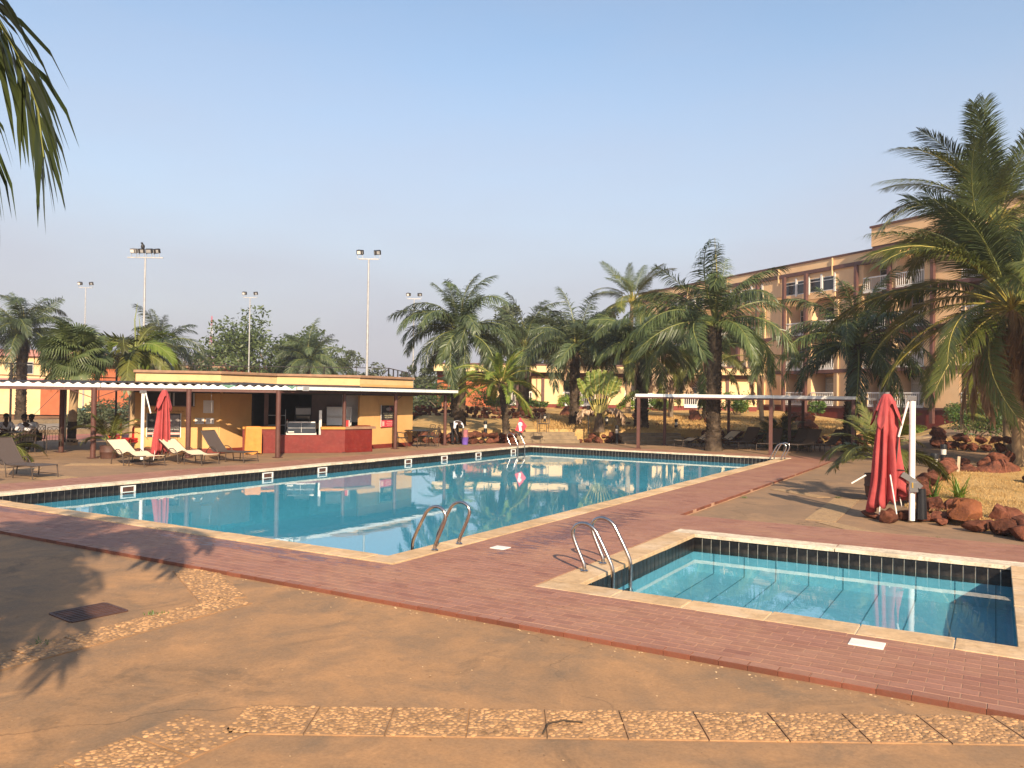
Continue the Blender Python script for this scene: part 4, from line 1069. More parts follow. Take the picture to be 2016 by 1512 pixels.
m = MB(); m.tube([(-.55, -.24, 2.2), (-.36, -.18, 1.55)], .022, 8); m.build('strut', M['white_paint'], t2, smooth=50)
m = MB(); m.box((-.55, -.25, .03), (.9, .12, .05)); m.box((-.55, -.25, .032), (.12, .9, .05)); m.build('cross_base', M['dark_metal'], t2)

# ------------------------------------------------------------------ wrought iron chairs and tables
def iron_chair():
    t = thing('iron_chair', '', 'chair', (0, 0, 0), 0, 'dark iron garden chairs')
    fr = M['frame_brown']
    m = MB(); m.box((0, 0, .43), (.46, .44, .03), ch=.01); m.build('seat', M['dark_metal'], t)
    for sx in (-1, 1):
        m = MB(); m.tube([(sx*.22, .20, .42), (sx*.23, .23, 0)], .013, 6); m.build('leg', fr, t)
        m = MB(); m.tube([(sx*.22, -.20, .42), (sx*.23, -.22, 0)], .013, 6); m.build('leg', fr, t)
        m = MB(); m.tube([(sx*.24, .22, .42), (sx*.25, .24, .66), (sx*.25, .05, .66), (sx*.25, -.14, .62), (sx*.24, -.20, .42)], .013, 6); m.build('arm', fr, t, smooth=60)
    m = MB()
    for sx in (-1, 1): m.tube([(sx*.22, .21, .42), (sx*.21, .27, .70), (sx*.20, .30, .92)], .013, 6)
    m.tube([(-.20, .30, .92), (0, .305, .95), (.20, .30, .92)], .013, 6); m.tube([(-.21, .275, .70), (.21, .275, .70)], .011, 6)
    for a, b in ((-.2, -.07), (-.07, .07), (.07, .2)):
        m.tube([(a, .277, .70), (b, .298, .90)], .008, 5); m.tube([(b, .277, .70), (a, .298, .90)], .008, 5)
    for a in (-.14, -.05, .05, .14): m.tube([(a, .215, .44), (a, .272, .70)], .007, 5)
    m.build('back_lattice', fr, t, smooth=60)
    m = MB(); m.tube([(-.23, .225, .08), (.23, .225, .08)], .008, 5); m.tube([(-.23, -.215, .08), (.23, -.215, .08)], .008, 5); m.build('stretcher', fr, t)
    return t
def iron_table(label, x, y, r):
    t = thing('garden_table', label, 'table', (x, y, 0), .3, 'round iron garden tables')
    m = MB(); m.lathe([(0, .735), (r, .735), (r+.01, .72), (r, .70), (0, .70)], 28); m.build('table_top', M['dark_metal'], t, smooth=40)
    m = MB(); m.cyl((0, 0, .3), .03, .40, 8); m.build('column', M['frame_brown'], t)
    for k in range(4):
        a = PI/2*k+.4; c, s_ = math.cos(a), math.sin(a)
        m = MB(); m.tube([(c*.32, s_*.32, .69), (c*.12, s_*.12, .52), (c*.05, s_*.05, .36), (c*.14, s_*.14, .16), (c*.34, s_*.34, 0)], .014, 6); m.build('leg', M['frame_brown'], t, smooth=60)
    return t
ch0 = iron_chair(); CH = [0]
def chair(x, y, rz, label):
    if CH[0] == 0:
        CH[0] = 1; ch0.location = (x, y, zt(x, y)); ch0.rotation_euler = (0, 0, rz); ch0['label'] = label; return ch0
    return copy_thing(ch0, (x, y, zt(x, y)), rz, label)
def zt(x, y):
    return rise(depth(x, y)) if depth(x, y) > 38.2 and y > 33.2 and x < -14 else 0
iron_table('round iron table between two chairs right of the bar', -21.72, 28.45, .56)
chair(-21.85, 27.55, PI/2+.5, 'iron chair left of the round table, backed by the yellow wall')
chair(-21.35, 29.05, -1.2, 'iron chair right of the round table with its arms towards the pool')
chair(-22.0, 29.55, -.3, 'iron chair behind the round table beside the bending person')
chair(-18.55, 34.1, .25, 'single iron chair standing on the grass above the low steps')
iron_table('round iron table where three people in white shirts sit', -30.35, 16.2, .55)
chair(-29.15, 16.75, -2.1, 'empty iron chair right of the seated people, back to the court')
chair(-31.2, 16.1, 1.3, 'iron chair under the person sitting at the far left')
chair(-30.75, 16.95, .4, 'iron chair under the person in the middle of the group')
chair(-29.6, 16.0, -1.7, 'iron chair under the person on the right of the group')

# stacked red banquet chairs
def stack(x, y, rz, n, label):
    for k in range(n):
        t = thing('banquet_chair', label[k], 'chair', (x, y, 0), rz, 'stacked red banquet chairs'); z = .43+.09*k
        m = MB(); m.box((0, 0, z), (.42, .42, .07), ch=.02); m.build('seat', M['red_vinyl'], t)
        m = MB(); prof = [(-.19, 0), (.19, 0), (.19, .30), (.12, .40), (0, .44), (-.12, .40), (-.19, .30)]
        m.add([(a, .19+.02*b, z+.06+b) for a, b in prof]+[(a, .24+.02*b, z+.06+b) for a, b in prof], [tuple(range(6, -1, -1)), tuple(range(7, 14))]+[(i, (i+1) % 7, 7+(i+1) % 7, 7+i) for i in range(7)])
        m.build('backrest', M['red_vinyl'], t)
        for sx in (-1, 1):
            m = MB(); m.tube([(sx*.2, -.19, z-.02), (sx*.21, -.21, .09*k)], .014, 6); m.build('leg', M['gold'], t)
            m = MB(); m.tube([(sx*.2, .24, z+.3), (sx*.2, .2, z), (sx*.21, .23, .09*k)], .014, 6); m.build('leg', M['gold'], t)
stack(-27.75, 18.15, -.5, 3, ['red banquet chair at the bottom of the left stack', 'red banquet chair in the middle of the left stack', 'red banquet chair on top of the left stack'])
stack(-27.1, 18.4, .1, 2, ['red banquet chair at the bottom of the stack against the bar wall', 'red banquet chair on top of the stack against the bar wall'])
# ------------------------------------------------------------------ palms
def frond_mesh(name, L, e0, bend, n, ll, lw, a0, a1, droop, mats, plum=.2, seed=0, t0=.14, twist=0, r0=.03, lift=0., prof=None, segs=3, side_curve=0., ragged=0.):
    rg_ = random.Random(seed); K = 14
    e0, bend = math.radians(e0), math.radians(bend)
    P, E = [Vector((0, 0, 0))], [e0]
    for k in range(K):
        e = e0 - bend*((k+.5)/K)**1.25
        az = side_curve*((k+.5)/K)**1.5
        P.append(P[-1] + Vector((math.cos(e)*math.cos(az), math.cos(e)*math.sin(az), math.sin(e)))*(L/K)); E.append(e0 - bend*((k+1)/K)**1.25)
    m = MB(); m.tube(P, [r0*(1-k/K)**.8+.004 for k in range(K+1)], 4, False)
    m.mat(1)
    def at(t):
        x = t*K; k = min(K-1, int(x)); u = x-k
        return P[k].lerp(P[k+1], u), (P[k+1]-P[k]).normalized()
    for i in range(n):
        for sd in (-1, 1):
            t = t0 + (1-t0)*(i+rg_.random()*.8)/n
            p, T = at(t)
            S = Vector((0, 0, 1)).cross(T); S = (S.normalized() if S.length > 1e-3 else Vector((0, 1, 0)))*sd
            U = T.cross(S).normalized()*(1 if T.cross(S).z >= 0 else -1)
            tw = twist*(t-.3)
            a = math.radians(a0+(a1-a0)*t) + rg_.gauss(0, .07)
            lf = lift + plum*rg_.uniform(-1, 1)
            d = T*math.cos(a) + (S*math.cos(lf) + U*math.sin(lf))*math.sin(a)
            pr_ = (.30+.70*math.sin(PI*min(1, .10+t*.86))**.7) if prof is None else prof(t)
            l = ll*pr_*rg_.uniform(.85, 1.1)*(1 if rg_.random() > ragged else rg_.uniform(.3, .8))
            wv = T - d*T.dot(d)
            if wv.length < 1e-3: wv = U.copy()
            wv.normalize()
            if plum > .4: wv = (wv + U*rg_.uniform(-.7, .7)).normalized()
            q = p.copy(); ws = [.45, 1, .8, 0] if segs == 3 else [.5, 1, 0]
            vs = []
            for k in range(segs+1):
                w = lw*ws[k]/2*(.6+.4*pr_)
                if k < segs: vs += [q-wv*w, q+wv*w]
                else: vs.append(q)
                if k < segs:
                    d = (d + Vector((0, 0, -1))*droop*(.25+.75*(k+1)/segs)*rg_.uniform(.7, 1.3)).normalized(); q = q + d*(l/segs)
            fs = [(2*k, 2*k+1, 2*k+3, 2*k+2) for k in range(segs-1)] + [(2*segs-2, 2*segs-1, 2*segs)]
            m.add(vs, fs)
    return m.mesh(name, mats)
ELEV = [84, 68, 52, 36, 20, 2, -18, -40]
def species(kind, sc, seed=0):
    out = []
    for i, e in enumerate(ELEV):
        s_ = seed*31+i
        if kind == 'oil':
            bend = [52, 80, 104, 114, 112, 100, 84, 44][i]
            out.append(frond_mesh('frond', 4.1*sc, e, bend, 88, .88*sc, .042*sc, 68, 34, .46, [M['rachis'], M['palm_bluish']], .55, s_, .16, r0=.032*sc))
        elif kind == 'oil2':
            bend = [40, 64, 88, 102, 104, 96, 80, 40][i]
            out.append(frond_mesh('frond', 4.3*sc, e, bend, 84, .88*sc, .042*sc, 66, 32, .50, [M['rachis'], M['palm_green']], .45, s_, .15, r0=.035*sc, side_curve=random.Random(s_).uniform(-.4, .4)))
        elif kind == 'olive':
            bend = [50, 74, 96, 106, 104, 94, 80, 40][i]
            out.append(frond_mesh('frond', 3.9*sc, e, bend, 78, .82*sc, .054*sc, 66, 30, .46, [M['rachis'], M['palm_olive'] if i > 3 else M['palm_green']], .4, s_, .16, r0=.034*sc))
        elif kind == 'coco':
            bend = [34, 46, 60, 72, 78, 74, 60, 40][i]
            out.append(frond_mesh('frond', 4.8*sc, e, bend, 112, 1.02*sc, .036*sc, 62, 30, .27, [M['rachis_yel'] if i > 2 else M['rachis'], M['coco_green'] if i > 1 else M['palm_green']], .10, s_, .20, r0=.030*sc, lift=.12, side_curve=random.Random(s_).uniform(-.35, .35)))
        elif kind == 'royal':
            bend = [60, 84, 104, 112, 104, 90, 70, 40][i]
            out.append(frond_mesh('frond', 2.7*sc, e, bend, 66, .66*sc, .060*sc, 62, 28, .22, [M['rachis'], M['palm_bright'] if i in (2, 4) else M['palm_olive']], .35, s_, .14, r0=.03*sc))
        elif kind == 'date':
            bend = [40, 60, 76, 84, 80, 66, 50, 30][i]
            out.append(frond_mesh('frond', 2.25*sc, e, bend, 64, .40*sc, .040*sc, 58, 28, .12, [M['rachis_yel'], M['palm_bright']], .25, s_, .10, r0=.022*sc))
        elif kind == 'small':
            bend = [40, 62, 84, 96, 92, 76, 60, 36][i]
            out.append(frond_mesh('frond', 1.5*sc, e, bend, 58, .36*sc, .024*sc, 58, 26, .16, [M['rachis'], M['palm_olive']], .2, s_, .16, r0=.014*sc))
    return out
def dead_frond(L, seed, mat='palm_dead', n=46, ll=.6):
    return frond_mesh('dead_frond', L, -50, 34, n, ll, .045, 40, 16, .55, [M['rachis_dead'], M[mat]], .7, seed, .16, r0=.03, ragged=.35)
SP = {}
def sp_(kind, sc=1, seed=0):
    k = (kind, sc, seed)
    if k not in SP: SP[k] = species(*k)
    return SP[k]
def crown(t, top, kind, n, u0=0, u1=1, sc=1., seed=0, lean=(0, 0), skip=(), jit=8, az0=None):
    rg_ = random.Random(seed+11); V = sp_(kind, 1, seed % 3)
    az = rg_.uniform(0, 6) if az0 is None else az0
    for i in range(n):
        u = u0+(u1-u0)*(i+.5)/n
        e = 84 - (124 if kind in ('coco', 'date', 'small', 'royal') else 98)*u**1.05; k = min(range(8), key=lambda j: abs(ELEV[j]-e))
        az += 2.39996 + rg_.gauss(0, .12)
        tilt = math.radians(ELEV[k]-e + rg_.gauss(0, jit*1.25))
        s_ = sc*rg_.uniform(.78, 1.12)*(.82+.18*min(1, u*4))
        rr = .10
        o = obj('frond', V[k], t, (top[0]+math.cos(az)*rr, top[1]+math.sin(az)*rr, top[2]-.25*u), rot=(rg_.gauss(0, .28), tilt, az), scale=(s_, s_*rg_.choice((-1, 1)), s_))
def spear(t, top, h, mat='rachis_yel', seed=0):
    rg_ = random.Random(seed); m = MB()
    m.tube([(top[0], top[1], top[2]), (top[0]+rg_.uniform(-.1, .1), top[1]+rg_.uniform(-.1, .1), top[2]+h*.6), (top[0]+rg_.uniform(-.25, .25), top[1]+rg_.uniform(-.2, .2), top[2]+h)], [.035, .026, .006], 6)
    m.build('spear_leaf', M[mat], t)
def trunk_path(h, dx, dy, bow=0, k=10):
    return [(dx*(i/k)**1.4+bow*math.sin(PI*i/k), dy*(i/k)**1.4, h*i/k) for i in range(k+1)]
def boot_trunk(t, h, r, dx=0, dy=0, seed=0, boots_to=1.0, flare=1.35, dens=1.):
    rg_ = random.Random(seed); pts = trunk_path(h, dx, dy)
    m = MB(); m.tube(pts, [r*(flare if i == 0 else (1+(flare-1)*.35) if i == 1 else 1)*rg_.uniform(.94, 1.06) for i in range(len(pts))], 14)
    tr = m.build('trunk', M['trunk_dark'], t, smooth=60)
    m = MB(); nz = int(h*boots_to/(.13/dens)); nn = 11
    for j in range(nz):
        z = h*boots_to*(j+.3)/nz; u = z/h
        cx, cy = dx*u**1.4, dy*u**1.4; rr = r*(1+.35*(flare-1)*max(0, 1-u*4))
        for k in range(nn):
            if rg_.random() < .16: continue
            a = 2*PI*(k+(j % 2)*.5)/nn + rg_.gauss(0, .08); w = 2*PI*rr/nn*rg_.uniform(.38, .55); hh = rg_.uniform(.10, .19); o = rg_.uniform(.02, .075)*(1+.5*(u > .9))
            ca, sa = math.cos(a), math.sin(a)
            def pt(rad, tang, zz): return (cx+ca*rad-sa*tang, cy+sa*rad+ca*tang, zz)
            vs = [pt(rr*.93, -w, z), pt(rr*.93, w, z), pt(rr+o, -w*.7, z+hh), pt(rr+o, w*.7, z+hh), pt(rr*.9, 0, z+hh*.9)]
            m.add(vs, [(0, 1, 3, 2), (2, 3, 4), (0, 2, 4), (1, 4, 3)])
    m.build('leaf_bases', M['boot'], t, kind='stuff')
    return pts[-1]
def place(d, s): x, y = DS(d, s); return x, y
def oil_palm(label, x, y, z, h, r, n, kind='oil', sc=1., seed=0, dx=0, dy=0, dead=4, u1=1, sp=1.6, group='oil palms round the pool', boots=1.0, az0=None, u0=0):
    t = thing('oil_palm', label, 'palm tree', (x, y, z-.05), 0, group)
    top = boot_trunk(t, h, r, dx, dy, seed, boots)
    top = (top[0], top[1], top[2]+.15)
    crown(t, top, kind, n, u0, u1, sc, seed, az0=az0)
    rg_ = random.Random(seed+5)
    for k in range(dead):
        a = rg_.uniform(0, 6.3); dm = sp_dead(k % 3)
        obj('dead_frond', dm, t, (top[0]+math.cos(a)*.16, top[1]+math.sin(a)*.16, top[2]-.3), rot=(0, rg_.uniform(0, .5), a), scale=(rg_.uniform(.55, .8),)*3)
    if sp: spear(t, top, sp*sc, seed=seed)
    m = MB()                                        # knot of leaf stalks at the heart of the crown
    for k in range(22):
        a = 2.4*k; e = rg_.uniform(-.2, 1.3); l = rg_.uniform(.35, .7)
        m.tube([(top[0], top[1], top[2]-.3), (top[0]+math.cos(a)*math.cos(e)*l, top[1]+math.sin(a)*math.cos(e)*l, top[2]-.15+math.sin(e)*l)], [.07, .03], 5)
    m.build('crown_heart', M['rachis'], t)
    return t
DEAD = {}
def sp_dead(k):
    if k not in DEAD: DEAD[k] = dead_frond(2.6, 90+k, 'palm_dead' if k != 1 else 'palm_pale')
    return DEAD[k]
oil_palm('tall oil palm with a dark trunk and full round crown right of the bar canopy', -24.24, 35.38, .69, 4.95, .27, 40, 'oil', 1.0, 1, dead=3)
x, y = place(54.5, .8); oil_palm('oil palm with a dark narrow trunk before the low hotel wing', x, y, 1.08, 4.5, .34, 27, 'oil', 1.06, 2, dead=2, u1=.80)
oil_palm('oil palm with a red brown collar standing left of the paddle leaved plant', -20.02, 40.36, .76, 4.2, .25, 30, 'oil', .98, 3, dead=3, u1=.82)
oil_palm('bushy oil palm with a shaggy trunk at the left end of the shelter', -16.06, 40.32, .70, 4.2, .33, 34, 'olive', 1.0, 4, dead=6, u1=.86)
oil_palm('thick trunked oil palm growing through the pavement at the pool end', -10.75, 35.54, .0, 5.6, .30, 30, 'oil2', 1.1, 6, dead=2, sp=3.4, u1=.90, boots=1.0)
oil_palm('dark oil palm behind the right end of the shelter', -5.66, 39.0, .0, 4.85, .26, 34, 'oil2', 1.0, 7, dead=3, dx=.35, dy=-.1)
x, y = place(55, -33.2); oil_palm('oil palm with a pale grown crown at the far left behind the court fence', x, y, -.05, 6.2, .30, 38, 'oil', 1.05, 8, dead=3, group='palms behind the tennis court')
x, y = place(70, -17.6); oil_palm('oil palm rising behind the bar roof in front of the spreading tree', x, y, -.05, 5.2, .32, 36, 'oil', 1.05, 9, dead=2, group='palms behind the tennis court')
x, y = place(52, -22.6); oil_palm('dark drooping palm just right of the tall floodlight mast', x, y, -.05, 5.0, .26, 26, 'oil', .86, 10, dead=2, sp=.6, group='palms behind the tennis court')
x, y = place(72, 9.5); oil_palm('oil palm crown between the tall coconut palm and the low wing', x, y, 1.4, 5.4, .3, 30, 'oil', 1.05, 12, dead=2)
x, y = place(52, 12.5); oil_palm('oil palm partly hidden behind the thick trunked palm', x, y, .95, 3.9, .28, 28, 'olive', .95, 13, dead=5)

def coco_palm(label, x, y, z, h, r, n, sc, seed, dx, dy, dead=0, u1=.9, group='coconut palms', kind='coco', az0=None, u0=0):
    t = thing('coconut_palm', label, 'palm tree', (x, y, z-.05), 0, group)
    pts = trunk_path(h, dx, dy); rg_ = random.Random(seed)
    m = MB(); fine = []
    for i in range(40):
        u = i/39; p = Vector(pts[min(9, int(u*10))]).lerp(Vector(pts[min(10, int(u*10)+1)]), u*10-int(u*10) if u < 1 else 0) if u < 1 else Vector(pts[-1]); fine.append(p)
    m.tube(fine, [r*(1.25-.4*i/39)*(1.05 if i % 2 else .97) for i in range(40)], 12); m.build('trunk', M['trunk_grey'], t, smooth=50)
    top = (pts[-1][0], pts[-1][1], pts[-1][2])
    crown(t, top, kind, n, u0, u1, sc, seed, az0=az0)
    for k in range(dead):
        a = rg_.uniform(0, 6.3)
        obj('dead_frond', sp_dead(k % 3), t, (top[0]+math.cos(a)*.2, top[1]+math.sin(a)*.2, top[2]-.35), rot=(0, rg_.uniform(.05, .55), a), scale=(rg_.uniform(.9, 1.5),)*3)
    spear(t, top, 1.6*sc, seed=seed)
    m = MB()
    for k in range(16):
        a = 2.4*k; e = rg_.uniform(-.3, 1.2); l = rg_.uniform(.4, .8)
        m.tube([(top[0], top[1], top[2]-.3), (top[0]+math.cos(a)*math.cos(e)*l, top[1]+math.sin(a)*math.cos(e)*l, top[2]-.1+math.sin(e)*l)], [.09, .035], 5)
    m.build('crown_heart', M['rachis_yel'], t)
    return t
x, y = place(58, 8.3); coco_palm('tall slim coconut palm rising above the other palms in the middle', x, y, 1.1, 8.3, .16, 24, .80, 21, .2, .1, u1=.8, kind='coco')
x, y = place(27, 16.9); coco_palm('near coconut palm with yellow green fronds and a dry skirt at the right edge', x, y, .22, 5.5, .19, 50, 1.24, 22, -.25, .1, dead=30, u1=.86)
x, y = place(32.5, 19.9); coco_palm('tallest coconut palm with feathery grey green fronds at the right edge', x, y, .32, 9.4, .17, 34, 1.12, 25, -.5, .2, dead=2, u1=.60)
x, y = place(50, 15.4); coco_palm('short leaning coconut palm with yellowish fronds before the hotel', x, y, .95, 4.1, .12, 14, .62, 24, -.5, .1, u1=.85, dead=3)
# small bright palm with a leaning trunk
def date_palm(label, x, y, z, h, dx, dy, n, sc, seed, kind='date', r=.14, u1=.8, name='date_palm'):
    t = thing(name, label, 'palm tree', (x, y, z-.05)); top = boot_trunk(t, h, r, dx, dy, seed, 1.0, 1.5)
    crown(t, (top[0], top[1], top[2]+.05), kind, n, 0, u1, sc, seed); return t
date_palm('small bright green palm with a leaning rough trunk near the low steps', -19.91, 32.95, .55, 2.45, -.28, -.12, 26, 1.0, 31)
x, y = place(50, -3.6); date_palm('small pale palm behind the right end of the bar canopy', x, y, .9, 2.0, 0, 0, 18, 1.0, 33, 'date', .12)
# grey trunked royal palms behind the bar
def royal(label, x, y, z, h, seed, n=12, sc=1., u1=.86):
    t = thing('royal_palm', label, 'palm tree', (x, y, z-.03), 0, 'royal palms by the tennis court')
    pts = trunk_path(h, .12, 0); m = MB()
    m.tube([(0, 0, 0), (0, 0, .12)]+pts[1:], [.24, .17]+[.13+.01*math.sin(i*2) for i in range(len(pts)-1)], 14); m.build('trunk', M['trunk_grey'], t, smooth=60)
    m = MB(); m.tube([pts[-1], (.12, 0, h+.45), (.12, 0, h+1.0)], [.125, .11, .05], 10); m.build('crownshaft', M['crownshaft'], t, smooth=60)
    crown(t, (.12, 0, h+.95), 'royal', n, .08, u1, sc, seed); spear(t, (.12, 0, h+.9), 2.0, 'crownshaft', seed)
    return t
royal('royal palm with a pale ringed trunk at the left end of the bar roof', -33.0, 22.45, 0, 3.35, 41, 13)
x, y = place(44, -20.2); royal('royal palm behind the first one, closer to the floodlight mast', x, y, 0, 3.6, 42, 10, .95)
# fan palm
def fan_leaf(R, seed, mat, n=34, droop=.35, split=.55):
    rg_ = random.Random(seed); m = MB()
    m.tube([(0, 0, 0), (.45*R, 0, .10*R), (.75*R, 0, .06*R)], [.02, .016, .012], 4, False); m.mat(1)
    c = Vector((.72*R, 0, .06*R))
    for i in range(n):
        a = (-1+2*(i+.5)/n)*2.35; l = R*rg_.uniform(.85, 1.0)*(1-.18*abs(a)/2.35)
        d = Vector((math.cos(a), math.sin(a), .10)); w = R*2*2.35/n*.55; S = Vector((-math.sin(a), math.cos(a), 0))
        z = [0, .05, -.02-droop*.25, -droop-.25*rg_.random()*droop]; st = [0, .45, .75, 1.0]; ww = [.05, .9, .7, 0]
        vs = []
        for k in range(4):
            q = c + d*(l*st[k]) + Vector((0, 0, z[k]*l))
            if k == 3: q = c + d*(l*.92) + Vector((0, 0, z[k]*l))
            if k < 3: vs += [q-S*w*ww[k]*.5, q+S*w*ww[k]*.5+Vector((0, 0, .02*R*(k > 0)))]
            else: vs.append(q)
        m.add(vs, [(0, 1, 3, 2), (2, 3, 5, 4), (4, 5, 6)])
    return m.mesh('fan_leaf', [M['rachis'], M[mat]])
M['fan_green'] = leaf_mat('fan_leaf_green', (.085, .115, .035), (.13, .155, .055), .5, .25, .25)
FANS = [fan_leaf(.95, i, 'fan_green', droop=.30+.12*i) for i in range(3)]
t = thing('fan_palm', 'fan palm with a broad mop of pleated leaves left of the bar', 'palm tree', (-32.85, 19.6, -.03))
boot_trunk(t, 1.0, .17, .05, 0, 51, .2, 1.5)
m = MB(); m.tube(trunk_path(3.6, .18, .05), [.26]+[.165]*10, 14); m.build('bare_trunk', M['trunk_grey'], t, smooth=60)
rg = random.Random(8)
for i in range(40):
    u = (i+.5)/40; e = math.radians(80-118*u); a = 2.4*i; s_ = rg.uniform(.85, 1.15)
    obj('fan_leaf', FANS[i % 3], t, (.18+.1*math.cos(a), .05+.1*math.sin(a), 3.75-.3*u), rot=(rg.gauss(0, .25), -e+rg.gauss(0, .1), a), scale=(s_,)*3)
m = MB(); m.tube([(.17, .05, 2.9), (.18, .05, 3.55)], [.24, .16], 12)
for k in range(60):
    a = rg.uniform(0, 6.3); m.tube([(.18+.2*math.cos(a), .05+.2*math.sin(a), 3.4), (.18+.3*math.cos(a), .05+.3*math.sin(a), rg.uniform(2.7, 3.0))], [.03, .008], 4)
m.build('dead_leaf_skirt', M['palm_dead'], t)
# dried fan palm in the lawn
DFAN = [fan_leaf(.95, 20+i, 'palm_pale', 24, .55) for i in range(2)]+[fan_leaf(.9, 23, 'palm_yellow', 26, .25)]
x, y = place(53.3, 10.42)
t = thing('dried_fan_palm', 'dried out fan palm with bleached leaves and a few yellow ones behind the shelter', 'palm tree', (x, y, 1.0))
m = MB(); m.tube(trunk_path(2.5, .12, 0), [.24]+[.17]*10, 12); m.build('trunk', M['bark'], t, smooth=60)
for i in range(24):
    u = (i+.5)/24; e = math.radians(75-115*u); a = 2.4*i
    obj('fan_leaf', DFAN[2 if u < .22 else i % 2], t, (.12, 0, 2.6-.2*u), rot=(rg.gauss(0, .3), -e, a), scale=(rg.uniform(.95, 1.35),)*3)
# traveller's palm
def paddle(L, w, pet, seed, mat='banana_leaf', torn=6):
    rg_ = random.Random(seed); m = MB(); n = 12
    m.tube([(0, 0, 0), (0, .0, pet), (0, .02, pet+L)], [.045, .028, .008], 5, False); m.mat(1)
    def wd(t): return w*math.sin(PI*min(1, .06+.9*t))**.55
    for sd in (-1, 1):
        pts = []
        for k in range(n+1):
            t = k/n; pts.append((Vector((0, .02*t, pet+L*t)), Vector((sd*wd(t), .07*abs(math.sin(k*1.7+seed)), pet+L*t+.03))))
        for k in range(n):
            g = .02*L if rg_.random() < .45 else 0
            a, b = pts[k], pts[k+1]
            m.add([a[0], a[1]+Vector((0, rg_.uniform(-.03, .03), g)), b[1]+Vector((0, 0, -g)), b[0]], [(0, 1, 2, 3)])
    return m.mesh('paddle_leaf', [M['rachis_yel'], M[mat]])
t = thing('travellers_palm', 'paddle leaved plant with upright bright leaves fanned out above dry ones', 'plant', (-17.05, 37.2, .55), YAW)
for i in range(9):
    a = (i-4)/4*.44; L = 1.25 if 1 < i < 7 else 1.1
    obj('paddle_leaf', paddle(L, .20, 1.15-.1*abs(i-4)*.3, i), t, ((i-4)*.035, .02*(i % 2), .75), rot=(rg.gauss(0, .08), a, rg.gauss(0, .15)))
obj('paddle_leaf', paddle(1.3, .2, 1.1, 30), t, (.16, .05, .7), rot=(.1, .95, .4))
m = MB(); m.tube([(0, 0, 0), (0, 0, .5), (0, 0, .95)], [.30, .22, .14], 10); m.build('stem', M['boot'], t, smooth=60)
m = MB(); m.add([(-.32, -.03, 1.35), (.32, -.03, 1.35), (.10, -.06, .55), (-.10, -.06, .55), (-.32, .05, 1.35), (.32, .05, 1.35), (.10, .08, .55), (-.10, .08, .55)], [(0, 1, 2, 3), (7, 6, 5, 4), (0, 3, 7, 4), (1, 5, 6, 2)]); m.build('stalk_fan', M['rachis_yel'], t)
PF = [frond_mesh('dry_leaf', 1.9, 62, 172, 40, .42, .10, 80, 60, .5, [M['rachis_dead'], M['palm_pale']], .5, 200+i, .3, r0=.03, ragged=.3) for i in range(3)]
for i, a in enumerate((.15, .5, PI-.2, PI+.2, PI-.55, .05, -.35)):
    obj('dry_leaf', PF[i % 3], t, (0, 0, .72), rot=(0, 0, a+rg.gauss(0, .05)), scale=(rg.uniform(.8, 1.12),)*3)

# arching low palms and potted palms
def low_palm(name, label, x, y, z, n, sc, seed, pot=None, u0=.0, u1=.75, kind='small', stem=.0, group=None, potr=.33, poth=.42):
    t = thing(name, label, 'potted palm' if pot else 'palm shrub', (x, y, z), 0, group); zz = .05
    if pot:
        m = MB(); m.lathe([(0, .02), (potr*.86, 0), (potr*.95, poth*.45), (potr, poth*.5), (potr*.95, poth*.55), (potr*.97, poth), (potr*.85, poth), (potr*.8, poth-.06), (0, poth-.06)], 20); m.build('pot', M['pot'], t, smooth=40); zz = poth-.05
    if stem:
        m = MB(); m.tube([(0, 0, zz-.02), (.03, 0, zz+stem)], [.10, .06], 8); m.build('stem', M['boot'], t); zz += stem
    crown(t, (0, 0, zz), kind, n, u0, u1, sc, seed); return t
low_palm('potted_palm', 'potted palm with long arching fronds in a barrel behind the near red umbrella', -2.35, 21.05, 0, 22, 1.05, 61, True, .02, .62, potr=.36, poth=.55, stem=.55, kind='small')
low_palm('potted_palm', 'upright potted palm beside the brown canopy post left of the loungers', -25.55, 16.55, 0, 15, .82, 62, True, 0, .45, stem=.3, group='potted palms under the canopy', potr=.30)
low_palm('potted_palm', 'leafy potted fern palm at the left edge behind the brown lounger', -27.0, 13.85, 0, 26, .80, 63, True, .1, .75, group='potted palms under the canopy', potr=.34)
low_palm('palm_shrub', 'dark arching palm shrub in the shade behind the loungers', -9.0, 40.4, .1, 34, 1.12, 64, None, .02, .85, stem=.35)
low_palm('potted_palm', 'potted plant in a brown pot under the palm skirt at the right edge', *place(36.5, 22.9), .42, 16, .6, 65, True, .1, .9, potr=.42, poth=.62)
